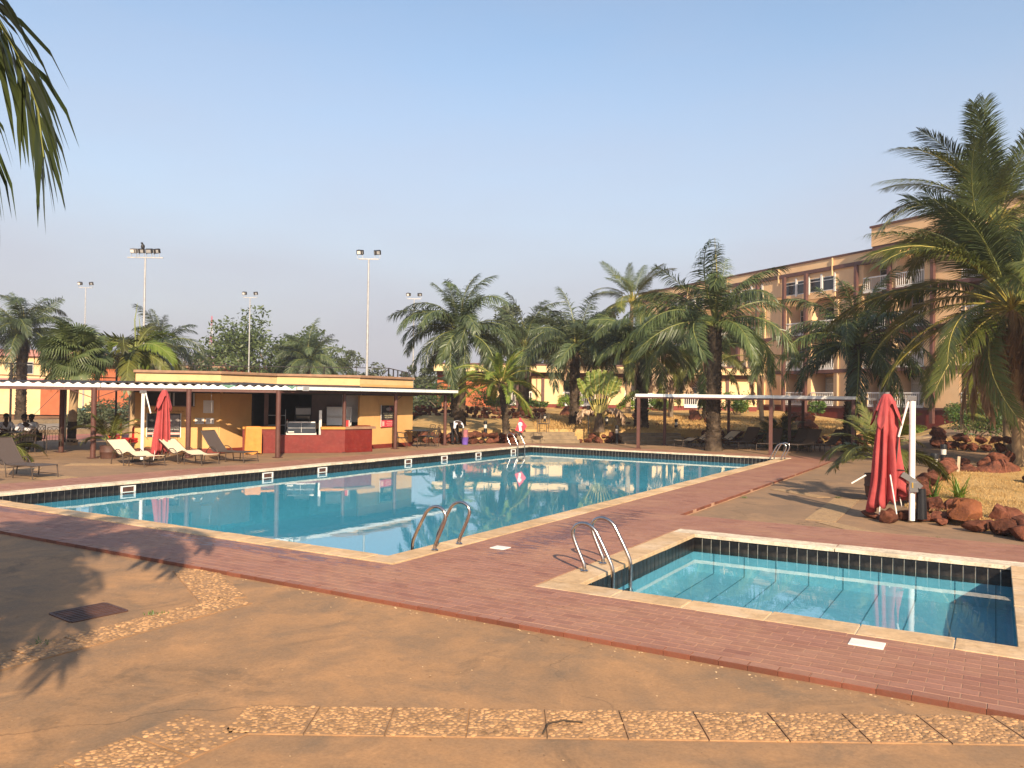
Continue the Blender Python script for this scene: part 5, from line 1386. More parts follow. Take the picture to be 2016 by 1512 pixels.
# ------------------------------------------------------------------ trees and bushes
def leaf_cloud(m, cents, rad, per, ls, rg_, flat=.8):
    for c, r in zip(cents, rad):
        for k in range(per):
            d = Vector((rg_.gauss(0, 1), rg_.gauss(0, 1), rg_.gauss(0, 1))).normalized(); q = Vector(c)+Vector((d.x*r, d.y*r, d.z*r*flat))*rg_.random()**.38
            a = Vector((rg_.gauss(0, 1), rg_.gauss(0, 1), rg_.gauss(0, .7))).normalized(); b = a.cross(Vector((rg_.gauss(0, 1), rg_.gauss(0, 1), rg_.gauss(0, 1)))).normalized(); s_ = ls*rg_.uniform(.6, 1.3)
            m.add([q-a*s_, q+b*s_*.42, q+a*s_, q-b*s_*.42], [(0, 1, 2, 3)])
def tree(label, x, y, z, h, w, seed, mat='leaf_tree', nc=34, per=150, ls=.17, trunk=.28, low=.35, group='trees beyond the grounds', shape=1., name='leafy_tree'):
    rg_ = random.Random(seed); t = thing(name, label, 'tree', (x, y, z), rg_.uniform(0, 6), group)
    cents, rad = [], []
    for i in range(nc):
        a = 2.4*i + rg_.gauss(0, .3); u = (i+.5)/nc; rr = w/2*math.sqrt(rg_.uniform(.05, 1))
        zz = h*(low + (1-low)*rg_.uniform(.05, .95)*(1-.45*(rr/(w/2))**2*shape)); cents.append((rr*math.cos(a), rr*math.sin(a), zz)); rad.append(w*rg_.uniform(.09, .17))
    m = MB(); th = h*low*1.1
    m.tube([(0, 0, -.1), (.1, 0, th*.5), (0, .1, th)], [trunk*1.2, trunk, trunk*.8], 8); m.build('trunk', M['bark'], t, smooth=60)
    m = MB()
    for i in range(0, nc, 2):
        c = Vector(cents[i]); m.tube([(0, .1, th*.9), (c.x*.4, c.y*.4, th+(c.z-th)*.55), tuple(c)], [trunk*.45, trunk*.25, .03], 5)
    m.build('limbs', M['bark'], t)
    m = MB(); leaf_cloud(m, cents, rad, per, ls, rg_); m.build('crown', M[mat], t); return t
def bare_tree(label, x, y, z, h, w, seed):
    rg_ = random.Random(seed); t = thing('bare_tree', label, 'tree', (x, y, z), 0, 'trees beyond the grounds'); m = MB()
    m.tube([(0, 0, 0), (.1, 0, h*.35)], [.25, .18], 6); m.build('trunk', M['bark'], t); m = MB()
    def br(p, d, l, r, n):
        q = p+d*l; m.tube([p, (p+q)/2+Vector((rg_.gauss(0, .05), rg_.gauss(0, .05), .02))*l, q], [r, r*.8, r*.6], 4, False)
        if n:
            for k in range(rg_.choice((2, 3, 3))):
                br(q, (d+Vector((rg_.gauss(0, .6), rg_.gauss(0, .6), rg_.gauss(.12, .3)))).normalized(), l*rg_.uniform(.62, .82), r*.6, n-1)
    for k in range(6): br(Vector((.1, 0, h*.33)), Vector((rg_.gauss(0, .6), rg_.gauss(0, .6), .8)).normalized(), h*.24, .09, 5)
    m.build('branches', M['bark'], t)
# label, px on the skyline -> depth and side
def T_(label, d, s, h, w, seed, z=-.1, **k): x, y = DS(d, s); return tree(label, x, y, z, h, w, seed, **k)
T_('large spreading leafy tree rising behind the bar roof', 76, -22.6, 11.0, 12.0, 71, nc=64, per=190, ls=.20, low=.25, trunk=.4)
T_('lower left part tree with a sparse crown beside the far mast', 80, -28.6, 7.6, 7.0, 72, nc=30, per=120, ls=.2, low=.2)
T_('rounded far tree left of the tall floodlight mast at the bar', 105, -20.0, 8.4, 7.5, 73, mat='leaf_far', nc=28, per=140, ls=.24, low=.2)
T_('small rounded far tree at the end of the court fence', 110, -14.2, 7.2, 6.5, 74, mat='leaf_far', nc=24, per=140, ls=.25, low=.15)
T_('far tree in the gap between the fence and the tall oil palm', 95, -9.5, 6.4, 6.5, 75, mat='leaf_far', nc=24, per=140, ls=.24, low=.1)
T_('tall thin crowned tree just right of the tall oil palm', 110, 1.0, 16.4, 10.5, 76, mat='leaf_far', nc=40, per=150, ls=.28, low=.3, trunk=.35)
T_('tall thin crowned tree above the low hotel wing', 112, 7.6, 15.2, 8.0, 77, mat='leaf_far', nc=34, per=150, ls=.28, low=.3, trunk=.35)
T_('tall thin crowned tree left of the slim coconut palm', 112, 14.0, 14.6, 8.0, 78, mat='leaf_far', nc=34, per=150, ls=.28, low=.3, trunk=.35)
T_('broad hazy tree filling the gap behind the middle oil palms', 100, 3.6, 12.0, 11, 91, mat='leaf_far', nc=44, per=140, ls=.28, low=.15)
T_('broad hazy tree behind the paddle leaved plant', 98, 10.6, 11.0, 10, 92, mat='leaf_far', nc=40, per=140, ls=.28, low=.15)
T_('broad hazy tree behind the thick trunked palm', 100, 19.0, 11.6, 10, 93, mat='leaf_far', nc=40, per=140, ls=.28, low=.15)
T_('lower hazy tree left of the tall oil palm crown', 96, -4.6, 7.6, 7, 94, mat='leaf_far', nc=30, per=130, ls=.26, low=.12)
T_('dense tree behind the fan palm left of the bar', 62, -25.0, 5.6, 7.0, 79, nc=30, per=140, ls=.2, low=.1, mat='leaf_far')
T_('dark evergreen tree behind the yellow and red house', 84, -47, 6.8, 11, 80, nc=30, per=140, ls=.25, low=.1, mat='leaf_far')
T_('tall hedge like tree seen through the court posts right of the fence corner', 62, -8.2, 3.6, 5.0, 81, nc=24, per=120, ls=.15, low=.05, mat='leaf_far')
x, y = DS(118, -45.5); bare_tree('leafless brown tree far behind the bar roof', x, y, -.1, 8.6, 6, 82)
x, y = DS(64, -26.5); bare_tree('tangled leafless tree behind the benches', x, y, -.1, 5.0, 5, 83)
def bush(label, x, y, z, w, h, seed, mat='leaf_bush', per=110, nc=12, ls=.085, group='bushes along the hotel', name='bush'):
    rg_ = random.Random(seed); t = thing(name, label, 'bush', (x, y, z), 0, group)
    cents = [(rg_.uniform(-w/2, w/2)*.8, rg_.uniform(-w/2, w/2)*.6, h*rg_.uniform(.25, .72)) for _ in range(nc)]
    m = MB()
    for c in cents: m.tube([(c[0]*.2, c[1]*.2, -.05), (c[0]*.7, c[1]*.7, c[2]*.6), c], [.022, .015, .008], 4)
    m.build('stems', M['bark'], t)
    m = MB(); leaf_cloud(m, cents, [max(w, h)*rg_.uniform(.13, .24) for _ in cents], per, ls, rg_); m.build('foliage', M[mat], t); return t
B_ = [(64.5, -11.0+.0, 2.2, 1.5, 'dark hedge bush behind the stone wall right of the bar canopy', 'leaf_bush'), (62, -5.2, 4.2, 2.2, 'long dark hedge behind the stone wall under the tall oil palm', 'leaf_bush'), (60, -1.6, 2.6, 2.0, 'dark hedge bush before the red wall of the low wing', 'leaf_bush'),
      (63.5, -1.0, 1.8, 1.1, 'small bush at the left corner of the low wing', 'leaf_lime'), (64.5, 1.9, 1.6, 1.0, 'leafy bush left of the dark narrow trunk', 'leaf_bush'), (64.8, 4.5, 2.2, 1.3, 'round bush under the first wing balcony', 'leaf_lime'), (64.8, 6.9, 1.3, 1.0, 'small bush between two wing balconies', 'leaf_bush'),
      (64.6, 9.2, 1.4, 1.0, 'yellowish bush beside the paddle leaved plant', 'leaf_lime'), (64.6, 11.9, 2.6, 1.1, 'wide low bush left of the shaggy trunk', 'leaf_bush'), (63, 15.2, 1.3, 1.3, 'bush behind the dried fan palm', 'leaf_bush'), (62, 17.6, 1.3, .9, 'flowering pale bush right of the dried fan palm', 'leaf_lime'),
      (58, 16.0, 2.4, 2.0, 'bright green bush right of the thick palm trunk', 'leaf_bush'), (60, 22.6, 1.6, 1.2, 'bush under the white balcony rail', 'leaf_bush'), (57.5, 24.4, 2.6, 1.2, 'leafy hedge bush behind the middle shelter posts', 'leaf_lime'),
      (56, 25.8, 2.8, 1.6, 'taller hedge bush with dry grass at its foot', 'leaf_bush'), (55, 27.0, 2.2, 1.1, 'hedge bush left of the dark palm trunk', 'leaf_lime'), (54, 30.0, 2.2, 1.3, 'hedge bush right of the dark palm trunk', 'leaf_bush'), (53, 32.2, 2.0, 1.2, 'bush behind the near red umbrella', 'leaf_lime'),
      (50, 29.6, 2.0, 1.3, 'low bush behind the white umbrella mast', 'leaf_bush'), (46, 26.2, 2.6, 1.6, 'bushy green shrub left of the round lime bush', 'leaf_bush'), (48, 29.2, 2.2, 1.5, 'round lime green bush before the last balcony', 'leaf_lime'), (40.5, 22.9, 3.0, 1.6, 'large feathery dark shrub behind the stone edging', 'leaf_bush'), (45, 28.9, 3.4, 1.2, 'low dark bush under the palm skirt', 'leaf_bush')]
for i, (d, s, w, h, lb, mt) in enumerate(B_):
    x, y = DS(d, s)
    z = rise(d) if s < 24 else right_z(x, y)
    bush(lb, x, y, z, w, h, 300+i, mt, per=120 if d < 50 else 90, nc=16 if w > 2.3 else 11, ls=.085 if d < 50 else .10)
for i, (d, s, w, h, lb) in enumerate(((57, -27.6, 4.2, 1.7, 'dry olive bush beyond the court left of the benches'), (60, -24.6, 3.2, 2.2, 'green bush with pointed leaves left of the benches'), (62, -20.2, 6, 2.2, 'dark thicket behind the benches'), (50, -26.5, 1.6, 1.2, 'thin shrub at the left court corner'))):
    x, y = DS(d, s); bush(lb, x, y, -.05, w, h, 340+i, 'leaf_far', per=130, nc=20, ls=.11, group='bushes beyond the tennis court')
# grassy tufts with long blades
def tuft(label, x, y, z, n, l, seed, mat='leaf_bush', w=.022, group='grass tufts', name='grass_tuft', cat='plant'):
    rg_ = random.Random(seed); m = MB()
    for k in range(n):
        a = rg_.uniform(0, 6.3); e = rg_.uniform(.5, 1.4); q = Vector((rg_.gauss(0, .05), rg_.gauss(0, .05), 0)); ll = l*rg_.uniform(.6, 1.1); d = Vector((math.cos(a)*math.cos(e), math.sin(a)*math.cos(e), math.sin(e))); S = Vector((-math.sin(a), math.cos(a), 0))*w; vs = []
        for j in range(4):
            if j < 3: vs += [q-S*(1-.25*j), q+S*(1-.25*j)]
            else: vs.append(q)
            d = (d+Vector((0, 0, -.28))).normalized(); q = q+d*ll/3
        m.add(vs, [(0, 1, 3, 2), (2, 3, 5, 4), (4, 5, 6)])
    o = m.build(name, M[mat], loc=(x, y, z)); return tag(o, label, cat, group)
tuft('spiky lily plant with long green leaves behind the boulders', -.72, 21.4, .06, 46, .80, 1, 'leaf_lime', .020, name='lily_plant', group='lily plants by the boulders')
tuft('smaller lily plant beside the black umbrella base', -1.22, 20.9, .06, 26, .70, 2, 'leaf_bush', .018, name='lily_plant', group='lily plants by the boulders')
for i, (x, y, lb) in enumerate(((-5.12, 19.4, 'green weeds in the joint of the step beyond the near ladder'), (-.85, 15.62, 'small patch of weeds at the foot of the boulders'), (.9, 15.05, 'weeds at the right end of the tile edge'), (-3.25, 20.85, 'dry weeds at the pebbled slab corner'), (-7.4, 4.15, 'green weeds along the left pebbled strip'), (-7.43, 5.35, 'tiny weeds at the bend of the pebbled strip'))):
    tuft(lb, x, y, -.043 if y < 7 else -.06, 40, .055, 20+i, 'leaf_bush', .005, 'weeds in the paving', 'weed_patch', 'weeds')
# dry grass blades as loose cover
def blades(name, area, n, hmin, hmax, zf, seed, w=.006):
    rg_ = random.Random(seed); m = MB(); A, B = area; k = len(A)
    for _ in range(n):
        i = rg_.randrange(k-1); u, v = rg_.random(), rg_.random()
        x = (A[i][0]*(1-u)+A[i+1][0]*u)*(1-v)+(B[i][0]*(1-u)+B[i+1][0]*u)*v; y = (A[i][1]*(1-u)+A[i+1][1]*u)*(1-v)+(B[i][1]*(1-u)+B[i+1][1]*u)*v
        z = zf(x, y)-.01; a = rg_.uniform(0, 6.3); l = rg_.uniform(hmin, hmax); dx, dy = math.cos(a)*l*rg_.uniform(.3, 1.1), math.sin(a)*l*rg_.uniform(.3, 1.1); sx, sy = -math.sin(a)*w, math.cos(a)*w
        m.add([(x-sx, y-sy, z), (x+sx, y+sy, z), (x+dx*.5+sx*.7, y+dy*.5+sy*.7, z+l*.65), (x+dx*.5-sx*.7, y+dy*.5-sy*.7, z+l*.65), (x+dx, y+dy, z+l*rg_.uniform(.6, .95))], [(0, 1, 2, 3), (3, 2, 4)])
    return m.build(name, M['straw_blade'], kind='stuff')
blades('dry_grass', (LW_F, LW_B), 20000, .025, .085, lambda x, y: rz2(x, y)+.05*math.sin(x*2.1)*math.sin(y*1.3), 5, .007)
blades('dry_grass', (LM_F, LM_B), 7000, .06, .2, rz2, 6, .011)
E0 = resample(EDGE, 60)[20:56]
blades('dry_grass', (offs(E0, .2), offs(E0, 14)), 26000, .06, .2, lambda x, y: rise(depth(x, y)), 7, .013)
# ------------------------------------------------------------------ stone edgings, steps and boulders
def zg(x, y):                                       # height of the pavement side
    return right_z(x, y) if x > -5.3 else 0.0
STONE = []
for k in range(8):
    m = MB(); m.blob((0, 0, 0), (.5, .42, .38), 2, .22, 400+k, flatten=-.30); STONE.append(m.mesh('stone', M['laterite'], smooth=32))
def stone_row(name, label, P, step, size, rows, seed, zf, mort=True, hmul=1., group='red stone edgings'):
    t = thing(name, label, 'stone edging', (P[0][0], P[0][1], zf(*P[0])), 0, group); x0, y0, z0 = t.location; rg_ = random.Random(seed)
    Q = resample(P, max(2, int(sum(math.dist(a, b) for a, b in zip(P, P[1:]))/step)))
    for r in range(rows):
        for i, (x, y) in enumerate(Q):
            if r and i == 0: continue
            u = (0 if r % 2 == 0 else .5); j = min(i+1, len(Q)-1)
            X = x+(Q[j][0]-x)*u+rg_.gauss(0, .05); Y = y+(Q[j][1]-y)*u+rg_.gauss(0, .05); s_ = size*rg_.uniform(.78, 1.25)
            obj('stone', STONE[rg_.randrange(8)], t, (X-x0, Y-y0, zf(X, Y)-z0+s_*.26+r*size*.52*hmul), rot=(rg_.gauss(0, .25), rg_.gauss(0, .25), rg_.uniform(0, 6.3)), scale=(s_*rg_.uniform(.9, 1.35), s_, s_*rg_.uniform(.8, 1.1)))
    return t
rowL = resample([(-24.2, 31.0), (-22.6, 31.35), (-21.5, 31.8), (-20.9, 33.2), (-20.45, 34.4)], 20)
stone_row('stone_edging', 'loose red stone edging between the bar canopy and the low steps', rowL, .42, .50, 2, 1, zg)
stone_row('stone_edging', 'neat mortared red stone wall right of the low steps', [(-18.05, 36.95), (-17.2, 37.35), (-16.35, 37.85)], .36, .44, 2, 2, zg)
stone_row('stone_edging', 'rough red stones piled behind the cream loungers', [(-13.6, 40.6), (-12.4, 41.3), (-11.4, 41.8)], .5, .62, 2, 3, zg)
stone_row('stone_edging', 'shaded red stone edging behind the dark loungers', [(-11.2, 42.0), (-9.0, 42.7), (-7.0, 44.1), (-5.9, 45.6)], .48, .52, 2, 4, zg)
x, y = DS(52, -9); x2, y2 = DS(50, 2.4)
zr = lambda X, Y: rise(depth(X, Y))-.05
stone_row('stone_wall', 'dark dry stone wall across the lawn behind the tall oil palm', [DS(51.5, -6.5), DS(51, -3), DS(49.6, 0), DS(49, 1.8)], .42, .46, 3, 5, zr)
stone_row('stone_edging', 'low stone kerb on the lawn behind the shelter', [DS(46, 6.6), DS(45.2, 9.5), DS(44.5, 12)], .5, .34, 1, 6, zr)
stone_row('stone_edging', 'red stone edging of the middle lawn along the grey path', [(-1.95, 37.6), (-.8, 36.75), (1.5, 37.6), (5, 39), (9.5, 40.8)], .48, .62, 2, 7, rz2)
stone_row('stone_edging', 'short red stone edging turning up beside the steps to the hotel', [(-1.95, 37.6), (-2.15, 39.2), (-2.2, 41.5)], .5, .62, 2, 8, rz2)
stone_row('stone_edging', 'red stones along the back of the near lawn by the path', [(-1.25, 29.6), (-.2, 31.2), (1.6, 32.6), (4.6, 33.4)], .62, .66, 1, 9, rz2)
stone_row('stone_edging', 'red stones at the left end of the near lawn behind the umbrella base', [(-1.5, 20.2), (-1.55, 22.4), (-1.5, 24.6), (-1.35, 27.2)], .62, .62, 1, 10, rz2)
# single boulders at the near edge
def boulder(label, x, y, r, seed, mat='laterite', z=0.):
    rg_ = random.Random(seed); m = MB(); m.blob((0, 0, 0), tuple(q*1.12 for q in r), 3, .24, seed, flatten=-r[2]*.8)
    o = m.build('boulder', M[mat], smooth=34); o.location = (x, y, z+r[2]*.62); o.rotation_euler = (rg_.gauss(0, .1), rg_.gauss(0, .1), rg_.uniform(0, 6.3))
    return tag(o, label, 'boulder', 'red boulders edging the near lawn')
for lb, x, y, r, sd, mt, z in (
    ('large orange boulder perched highest in the row by the umbrella', -.45, 17.75, (.36, .30, .25), 11, 'laterite_orange', .10),
    ('reddish boulder behind the black umbrella sleeve', -1.03, 18.75, (.27, .24, .20), 12, 'laterite', 0), ('boulder left behind the orange boulder', -.74, 18.8, (.26, .24, .19), 13, 'laterite', 0),
    ('flat dark boulder left under the orange one', -.92, 18.0, (.33, .22, .13), 14, 'laterite', 0), ('small low stone in front of the flat dark boulder', -.88, 17.45, (.16, .12, .08), 15, 'laterite', 0),
    ('low stone below the orange boulder', -.30, 16.95, (.26, .18, .11), 16, 'laterite', 0), ('grey brown stone right below the orange boulder', .12, 16.85, (.26, .20, .18), 17, 'laterite', 0),
    ('dark boulder right of the orange one, set back', .05, 18.1, (.22, .20, .22), 18, 'laterite', 0), ('reddish boulder sloping into the dry grass', .30, 18.45, (.32, .26, .18), 19, 'laterite', 0),
    ('big red brown boulder in front at the right edge', .47, 17.2, (.38, .28, .22), 20, 'laterite', 0), ('pale red boulder lowest at the right edge', .50, 16.5, (.36, .26, .16), 21, 'laterite', 0),
    ('small boulder at the right edge above the pale red one', .85, 17.75, (.24, .2, .16), 22, 'laterite', 0), ('small boulder at the foot of the white mast', -1.28, 17.85, (.22, .18, .14), 23, 'laterite', 0),
    ('low brown stone under the umbrella canopy', -1.75, 17.25, (.24, .2, .13), 24, 'laterite', 0), ('flat dark stone at the left foot of the umbrella', -2.15, 17.75, (.26, .2, .07), 25, 'laterite', 0),
    ('brown stone between umbrella canopy and mast', -1.5, 17.75, (.2, .18, .12), 26, 'laterite', 0), ('stone hidden below the right side of the orange boulder', -.12, 17.4, (.2, .16, .10), 27, 'laterite', 0),
    ('stone further right just out of the row', 1.15, 16.2, (.34, .28, .2), 28, 'laterite', 0), ('stone behind the row near the right edge', 1.2, 17.3, (.3, .26, .2), 30, 'laterite', 0)):
    boulder(lb, x, y, r, sd, mt, z-.04)
boulder('square cut dark boulder on the near lawn at the right edge', 1.35, 26.9, (.80, .55, .42), 27)
boulder('rounded boulder beside the grey path', -.15, 29.2, (.8, .45, .26), 28)
boulder('boulder beside the lone wooden stake', -.75, 28.7, (.4, .34, .24), 29)
for lb, d, s, r, sd in (('log like boulder on the lawn behind the shelter', 50, 17.8, (1.35, .6, .48), 31), ('shaded boulder lying behind the shelter posts', 44, 15.9, (1.0, .6, .42), 32), ('dark stump shaped stone right of the dried fan palm', 50.5, 11.4, (.5, .42, .52), 33), ('small stone before the stump shaped one', 47.5, 11.5, (.36, .3, .36), 34), ('dark block stone left of the shaggy trunk', 51.5, 8.0, (.5, .4, .42), 35), ('dark stone behind the single iron chair', 53.5, 3.9, (.6, .5, .45), 36), ('dark stone left of the paddle leaved plant', 53.5, 5.2, (.62, .45, .45), 37)):
    x, y = DS(d, s); boulder(lb, x, y, r, sd, 'laterite', rise(d)-.08)
m = MB(); m.blob((0, 0, 0), (.42, .2, .08), 1, .15, 9); o = m.build('pale_slab', M['pale_stone']); o.location = (-22.35, 32.0, .52); o.rotation_euler = (.2, -.5, .7); tag(o, 'pale tilted stone slab lying on the loose stone edging', 'stone slab')
m = MB(); m.blob((0, 0, 0), (.16, .12, .12), 1, .15, 10); o = m.build('pale_stone', M['pale_stone']); o.location = (-21.55, 32.0, .40); tag(o, 'small pale stone wedged in the loose stone edging', 'stone')
# low steps up to the lawn, left and right of the mortared wall
def steps(label, P, Q, n=3, rise_=.17):
    t = thing('low_steps', label, 'steps', (0, 0, 0), 0, 'low stone steps up to the lawn'); d = Vector((Q[0]-P[0], Q[1]-P[1], 0)); L = d.length; d.normalize(); nn = Vector((-d.y, d.x, 0))
    for k in range(n):
        c = Vector(((P[0]+Q[0])/2, (P[1]+Q[1])/2, 0)) + nn*(-.52+.36*k)
        m = MB(); m.box((c.x, c.y, rise_*(k+.5)), (L, .40, rise_), rz=math.atan2(d.y, d.x), ch=.02); m.build('step', M['step_stone'], t)
steps('low worn steps left of the mortared stone wall', (-20.35, 34.55), (-18.2, 36.8))
steps('low shaded steps between the mortared wall and the shelter post', (-16.25, 37.85), (-13.9, 40.35))
# steps and kerb of the path to the hotel
t = thing('path_steps', 'shallow concrete steps climbing to the hotel behind the umbrella mast', 'steps', (0, 0, 0))
for k in range(4):
    x, y = DS(41.5+1.6*k, 21.0-.15*k); m = MB(); m.box((x, y, right_z(x, y)+.05), (2.6, .5, .16), rz=YAW, ch=.02); m.build('step', M['step_stone'], t)

# ------------------------------------------------------------------ bollard lights
def bollard(label, x, y, z, h=.78, r=.085):
    t = thing('bollard_light', label, 'bollard light', (x, y, z), 0, 'black bollard lights')
    m = MB(); m.cyl((0, 0, -.05), r, h*.62, 14); m.build('post', M['black_plastic'], t, smooth=40)
    m = MB(); m.cyl((0, 0, h*.57), r*.86, h*.25, 14); m.build('lens', M['clear_lens'], t, smooth=40)
    m = MB(); m.lathe([(0, h), (r*1.02, h-.012), (r*1.06, h-.03), (r*1.06, h*.80), (0, h*.80)], 14); m.build('cap', M['black_plastic'], t, smooth=40)
bollard('bollard light nearest the white umbrella mast', -1.5, 26.1, .02, .80, .10)
bollard('bollard light standing beside the grey path', -1.45, 29.8, .14, .78, .095)
bollard('bollard light cut by the right edge before the path stones', .75, 36.0, .30, .8, .10)
bollard('bollard light standing in the loose stone edging left of the small palm', -20.95, 32.75, .28, .80)
bollard('bollard light at the right end of the mortared wall', -16.15, 37.35, 0, .92)
x, y = DS(46.3, 1.9); bollard('bollard light behind the single iron chair', x, y, .70, .6)
x, y = DS(44.4, 5.2); bollard('bollard light right of the paddle leaved plant', x, y, .66, .6)
x, y = DS(43.2, 8.75); bollard('bollard light standing behind the left cream lounger', x, y, .45, .75)
x, y = DS(51.0, -2.2+.6); bollard('bollard light beside the far stone wall', x, y, .85, .6)
m = MB(); m.bar((0, 0, -.1), (.03, 0, .52), .075, .05); o = m.build('wooden_stake', M['pale_stone']); o.location = (-.98, 28.1, .12); tag(o, 'lone wooden stake in the near lawn by the path', 'stake')
m = MB(); m.bar((0, 0, -.1), (.0, 0, .5), .09, .06); o = m.build('wooden_stake', M['pale_stone']); o.location = (1.1, 26.3, .05); tag(o, 'wooden stake in front of the square cut boulder', 'stake')
m = MB(); m.cyl((0, 0, -.05), .035, 1.25, 8); m.box((0, 0, 1.25), (.12, .12, .22)); o = m.build('garden_spotlight', M['dark_metal'], loc=(-17.55, 37.0, .5)); tag(o, 'dark garden light on a pole left of the paddle leaved plant', 'garden light')

# red sign on the far ladder
sg = thing('warning_sign', 'red diamond sign with a white figure hung on the far corner ladder', 'sign', (-18.45, 31.75, .93), YAW+.1)
m = MB(); c = math.radians(27); pts = [(-.26, -.24), (.20, -.36), (.30, .26), (-.05, .34)]
m.add([(a*math.cos(.1)-b*math.sin(.1), -.012, a*math.sin(.1)+b*math.cos(.1)) for a, b in [(-.24, -.16), (.06, -.30), (.30, -.03), (.03, .40)]]+[(a*math.cos(.1)-b*math.sin(.1), .012, a*math.sin(.1)+b*math.cos(.1)) for a, b in [(-.24, -.16), (.06, -.30), (.30, -.03), (.03, .40)]], [(0, 1, 2, 3), (7, 6, 5, 4), (0, 4, 5, 1), (1, 5, 6, 2), (2, 6, 7, 3), (3, 7, 4, 0)]); m.build('panel', M['flag_red'], sg)
m = MB(); m.blob((.0, -.018, .10), (.10, .004, .09), 1, .05, 1); m.bar((-.02, -.018, .05), (.02, -.018, -.22), .11, .006); m.bar((-.10, -.018, -.02), (.12, -.018, .04), .08, .006); m.build('white_figure', M['paper'], sg)

# ------------------------------------------------------------------ drain grating and pebbled slabs
dg = thing('drain_grating', 'rusty rectangular drain grating in the shaded concrete', 'drain', (-8.05, 5.03, -.043), 1.45)
m = MB()
for s_ in (-1, 1): m.box((0, s_*.245, .004), (.56, .03, .012)); m.box((s_*.28, 0, .004), (.03, .46, .012))
m.build('frame', M['pot'], dg)
m = MB(); m.quad((-.27, -.23, .0015), (.27, -.23, .0015), (.27, .23, .0015), (-.27, .23, .0015)); m.build('pit', M['dark_void'], dg)
for k in range(7):
    m = MB(); m.box((0, -.195+.065*k, .004), (.52, .034, .012)); m.build('bar', M['pot'], dg)
PEB, PEBF = ICO[0]
PEB1, PEBF1 = ICO[1]
def slab(parent, c, ux, l, w, seed, dens, z=-.045, dark=0., fine=True, skew=0):
    rg_ = random.Random(seed); ang = math.atan2(ux[1], ux[0])
    m = MB(); m.box((0, 0, .003), (l-.012, w, .014))
    s = m.build('paving_slab', M['slab'] if fine else M['slab_far'], parent, loc=(c[0], c[1], z)); s.rotation_euler = (0, 0, ang)
    if not fine: return s
    m = MB(); pl = []; n = int(dens*l*w); tries = 0
    while len(pl) < n and tries < n*14:
        tries += 1; r = rg_.uniform(.011, .023); X, Y = rg_.uniform(-l/2+.02, l/2-.02), rg_.uniform(-w/2+.015, w/2-.015)
        if any((X-a)**2+(Y-b)**2 < ((r+q)*.80)**2 for a, b, q in pl): continue
        pl.append((X, Y, r))
    for X, Y, r in pl:
        a = rg_.uniform(0, 6.3); e = rg_.uniform(1.0, 1.45); ca, sa = math.cos(a), math.sin(a); V_, F_ = (PEB1, PEBF1)
        m.add([(X+(p.x*r*e*ca-p.y*r*sa), Y+(p.x*r*e*sa+p.y*r*ca), .008+p.z*r*.42) for p in V_ if True], F_)
    o = m.build('pebbles', M['pebble'], s, smooth=True, kind='stuff'); return s
ps = obj('pebbled_strips', None); ps['kind'] = 'structure'
ux = (RX, RY); nx_ = (-RY, RX)
# long strip across the front
p0 = (-4.35, 4.10)
for k in range(13):
    c = (p0[0]+ux[0]*(k*.545), p0[1]+ux[1]*(k*.545)); slab(ps, c, ux, .545, .50, 500+k, 720 if k < 9 else 560)
# the arm that runs down towards the left of the frame
for k, (x, y) in enumerate(((-4.62, 3.62), (-4.62, 3.16), (-4.62, 2.7))):
    slab(ps, (x, y), (0, 1), .45, .62, 520+k, 420 if k == 0 else 700)
# the bent strip on the left
for k in range(7): slab(ps, (-7.2, 6.0-.46*k), (0, 1), .455, .47, 530+k, 600)
for k in range(5):
    u = (k+.5)/5; slab(ps, (-7.35-.32*(k+.45), 6.15+.17*(k+.45)), (-.88, .47), .355, .50, 540+k, 460)
# slabs on the far pavements
for k, (x, y, a, l, w) in enumerate(((-2.93, 17.0, 1.60, .68, .56), (-2.95, 17.68, 1.60, .68, .56), (-2.97, 18.36, 1.60, .68, .56), (-2.99, 19.04, 1.60, .68, .56), (-3.01, 19.72, 1.60, .68, .56), (-3.03, 20.4, 1.60, .68, .56), (-3.9, 21.0, 2.45, .9, .4), (-4.6, 21.6, 2.45, .9, .35), (-2.5, 16.2, -.79, 1.0, .34), (-1.75, 15.62, -.5, .9, .3))):
    slab(ps, (x, y), (math.cos(a), math.sin(a)), l, w, 560+k, 0, -.072, fine=False)
for k, (x, y, a, l, w) in enumerate(((-20.85, 12.0, .1, .8, .8), (-23.6, 15.05, .75, 1.9, .65), (-23.9, 12.6, .9, 1.4, .5))):
    slab(ps, (x, y), (math.cos(a), math.sin(a)), l, w, 580+k, 0, -.006, fine=False)
# fallen twigs and leaf litter on the concrete
def twig(label, pts, r=.006):
    m = MB(); m.tube(pts, r, 5); tag(m.build('twig', M['boot']), label, 'twig', 'fallen twigs')
twig('bent dry twig lying on the pebbled strip in front', [(-2.62, 4.88, -.022), (-2.66, 5.03, -.012), (-2.6, 5.14, -.015), (-2.48, 5.2, -.025)])
rg = random.Random(77); m = MB()
for k in range(170):
    if k < 110: x, y, z = rg.uniform(-10, 2.5), rg.uniform(2.2, 6.9), -.043
    else: x, y, z = rg.uniform(-8, 5), rg.uniform(7.2, 8.4), .004
    a = rg.uniform(0, 6.3); s_ = rg.uniform(.008, .022); ca, sa = math.cos(a), math.sin(a)
    m.add([(x+ca*s_, y+sa*s_, z), (x-sa*s_*.4, y+ca*s_*.4, z+.004), (x-ca*s_, y-sa*s_, z), (x+sa*s_*.4, y-ca*s_*.4, z+.003)], [(0, 1, 2, 3)])
m.build('leaf_litter', M['palm_dead'], kind='stuff')
m = MB(); rg = random.Random(78)
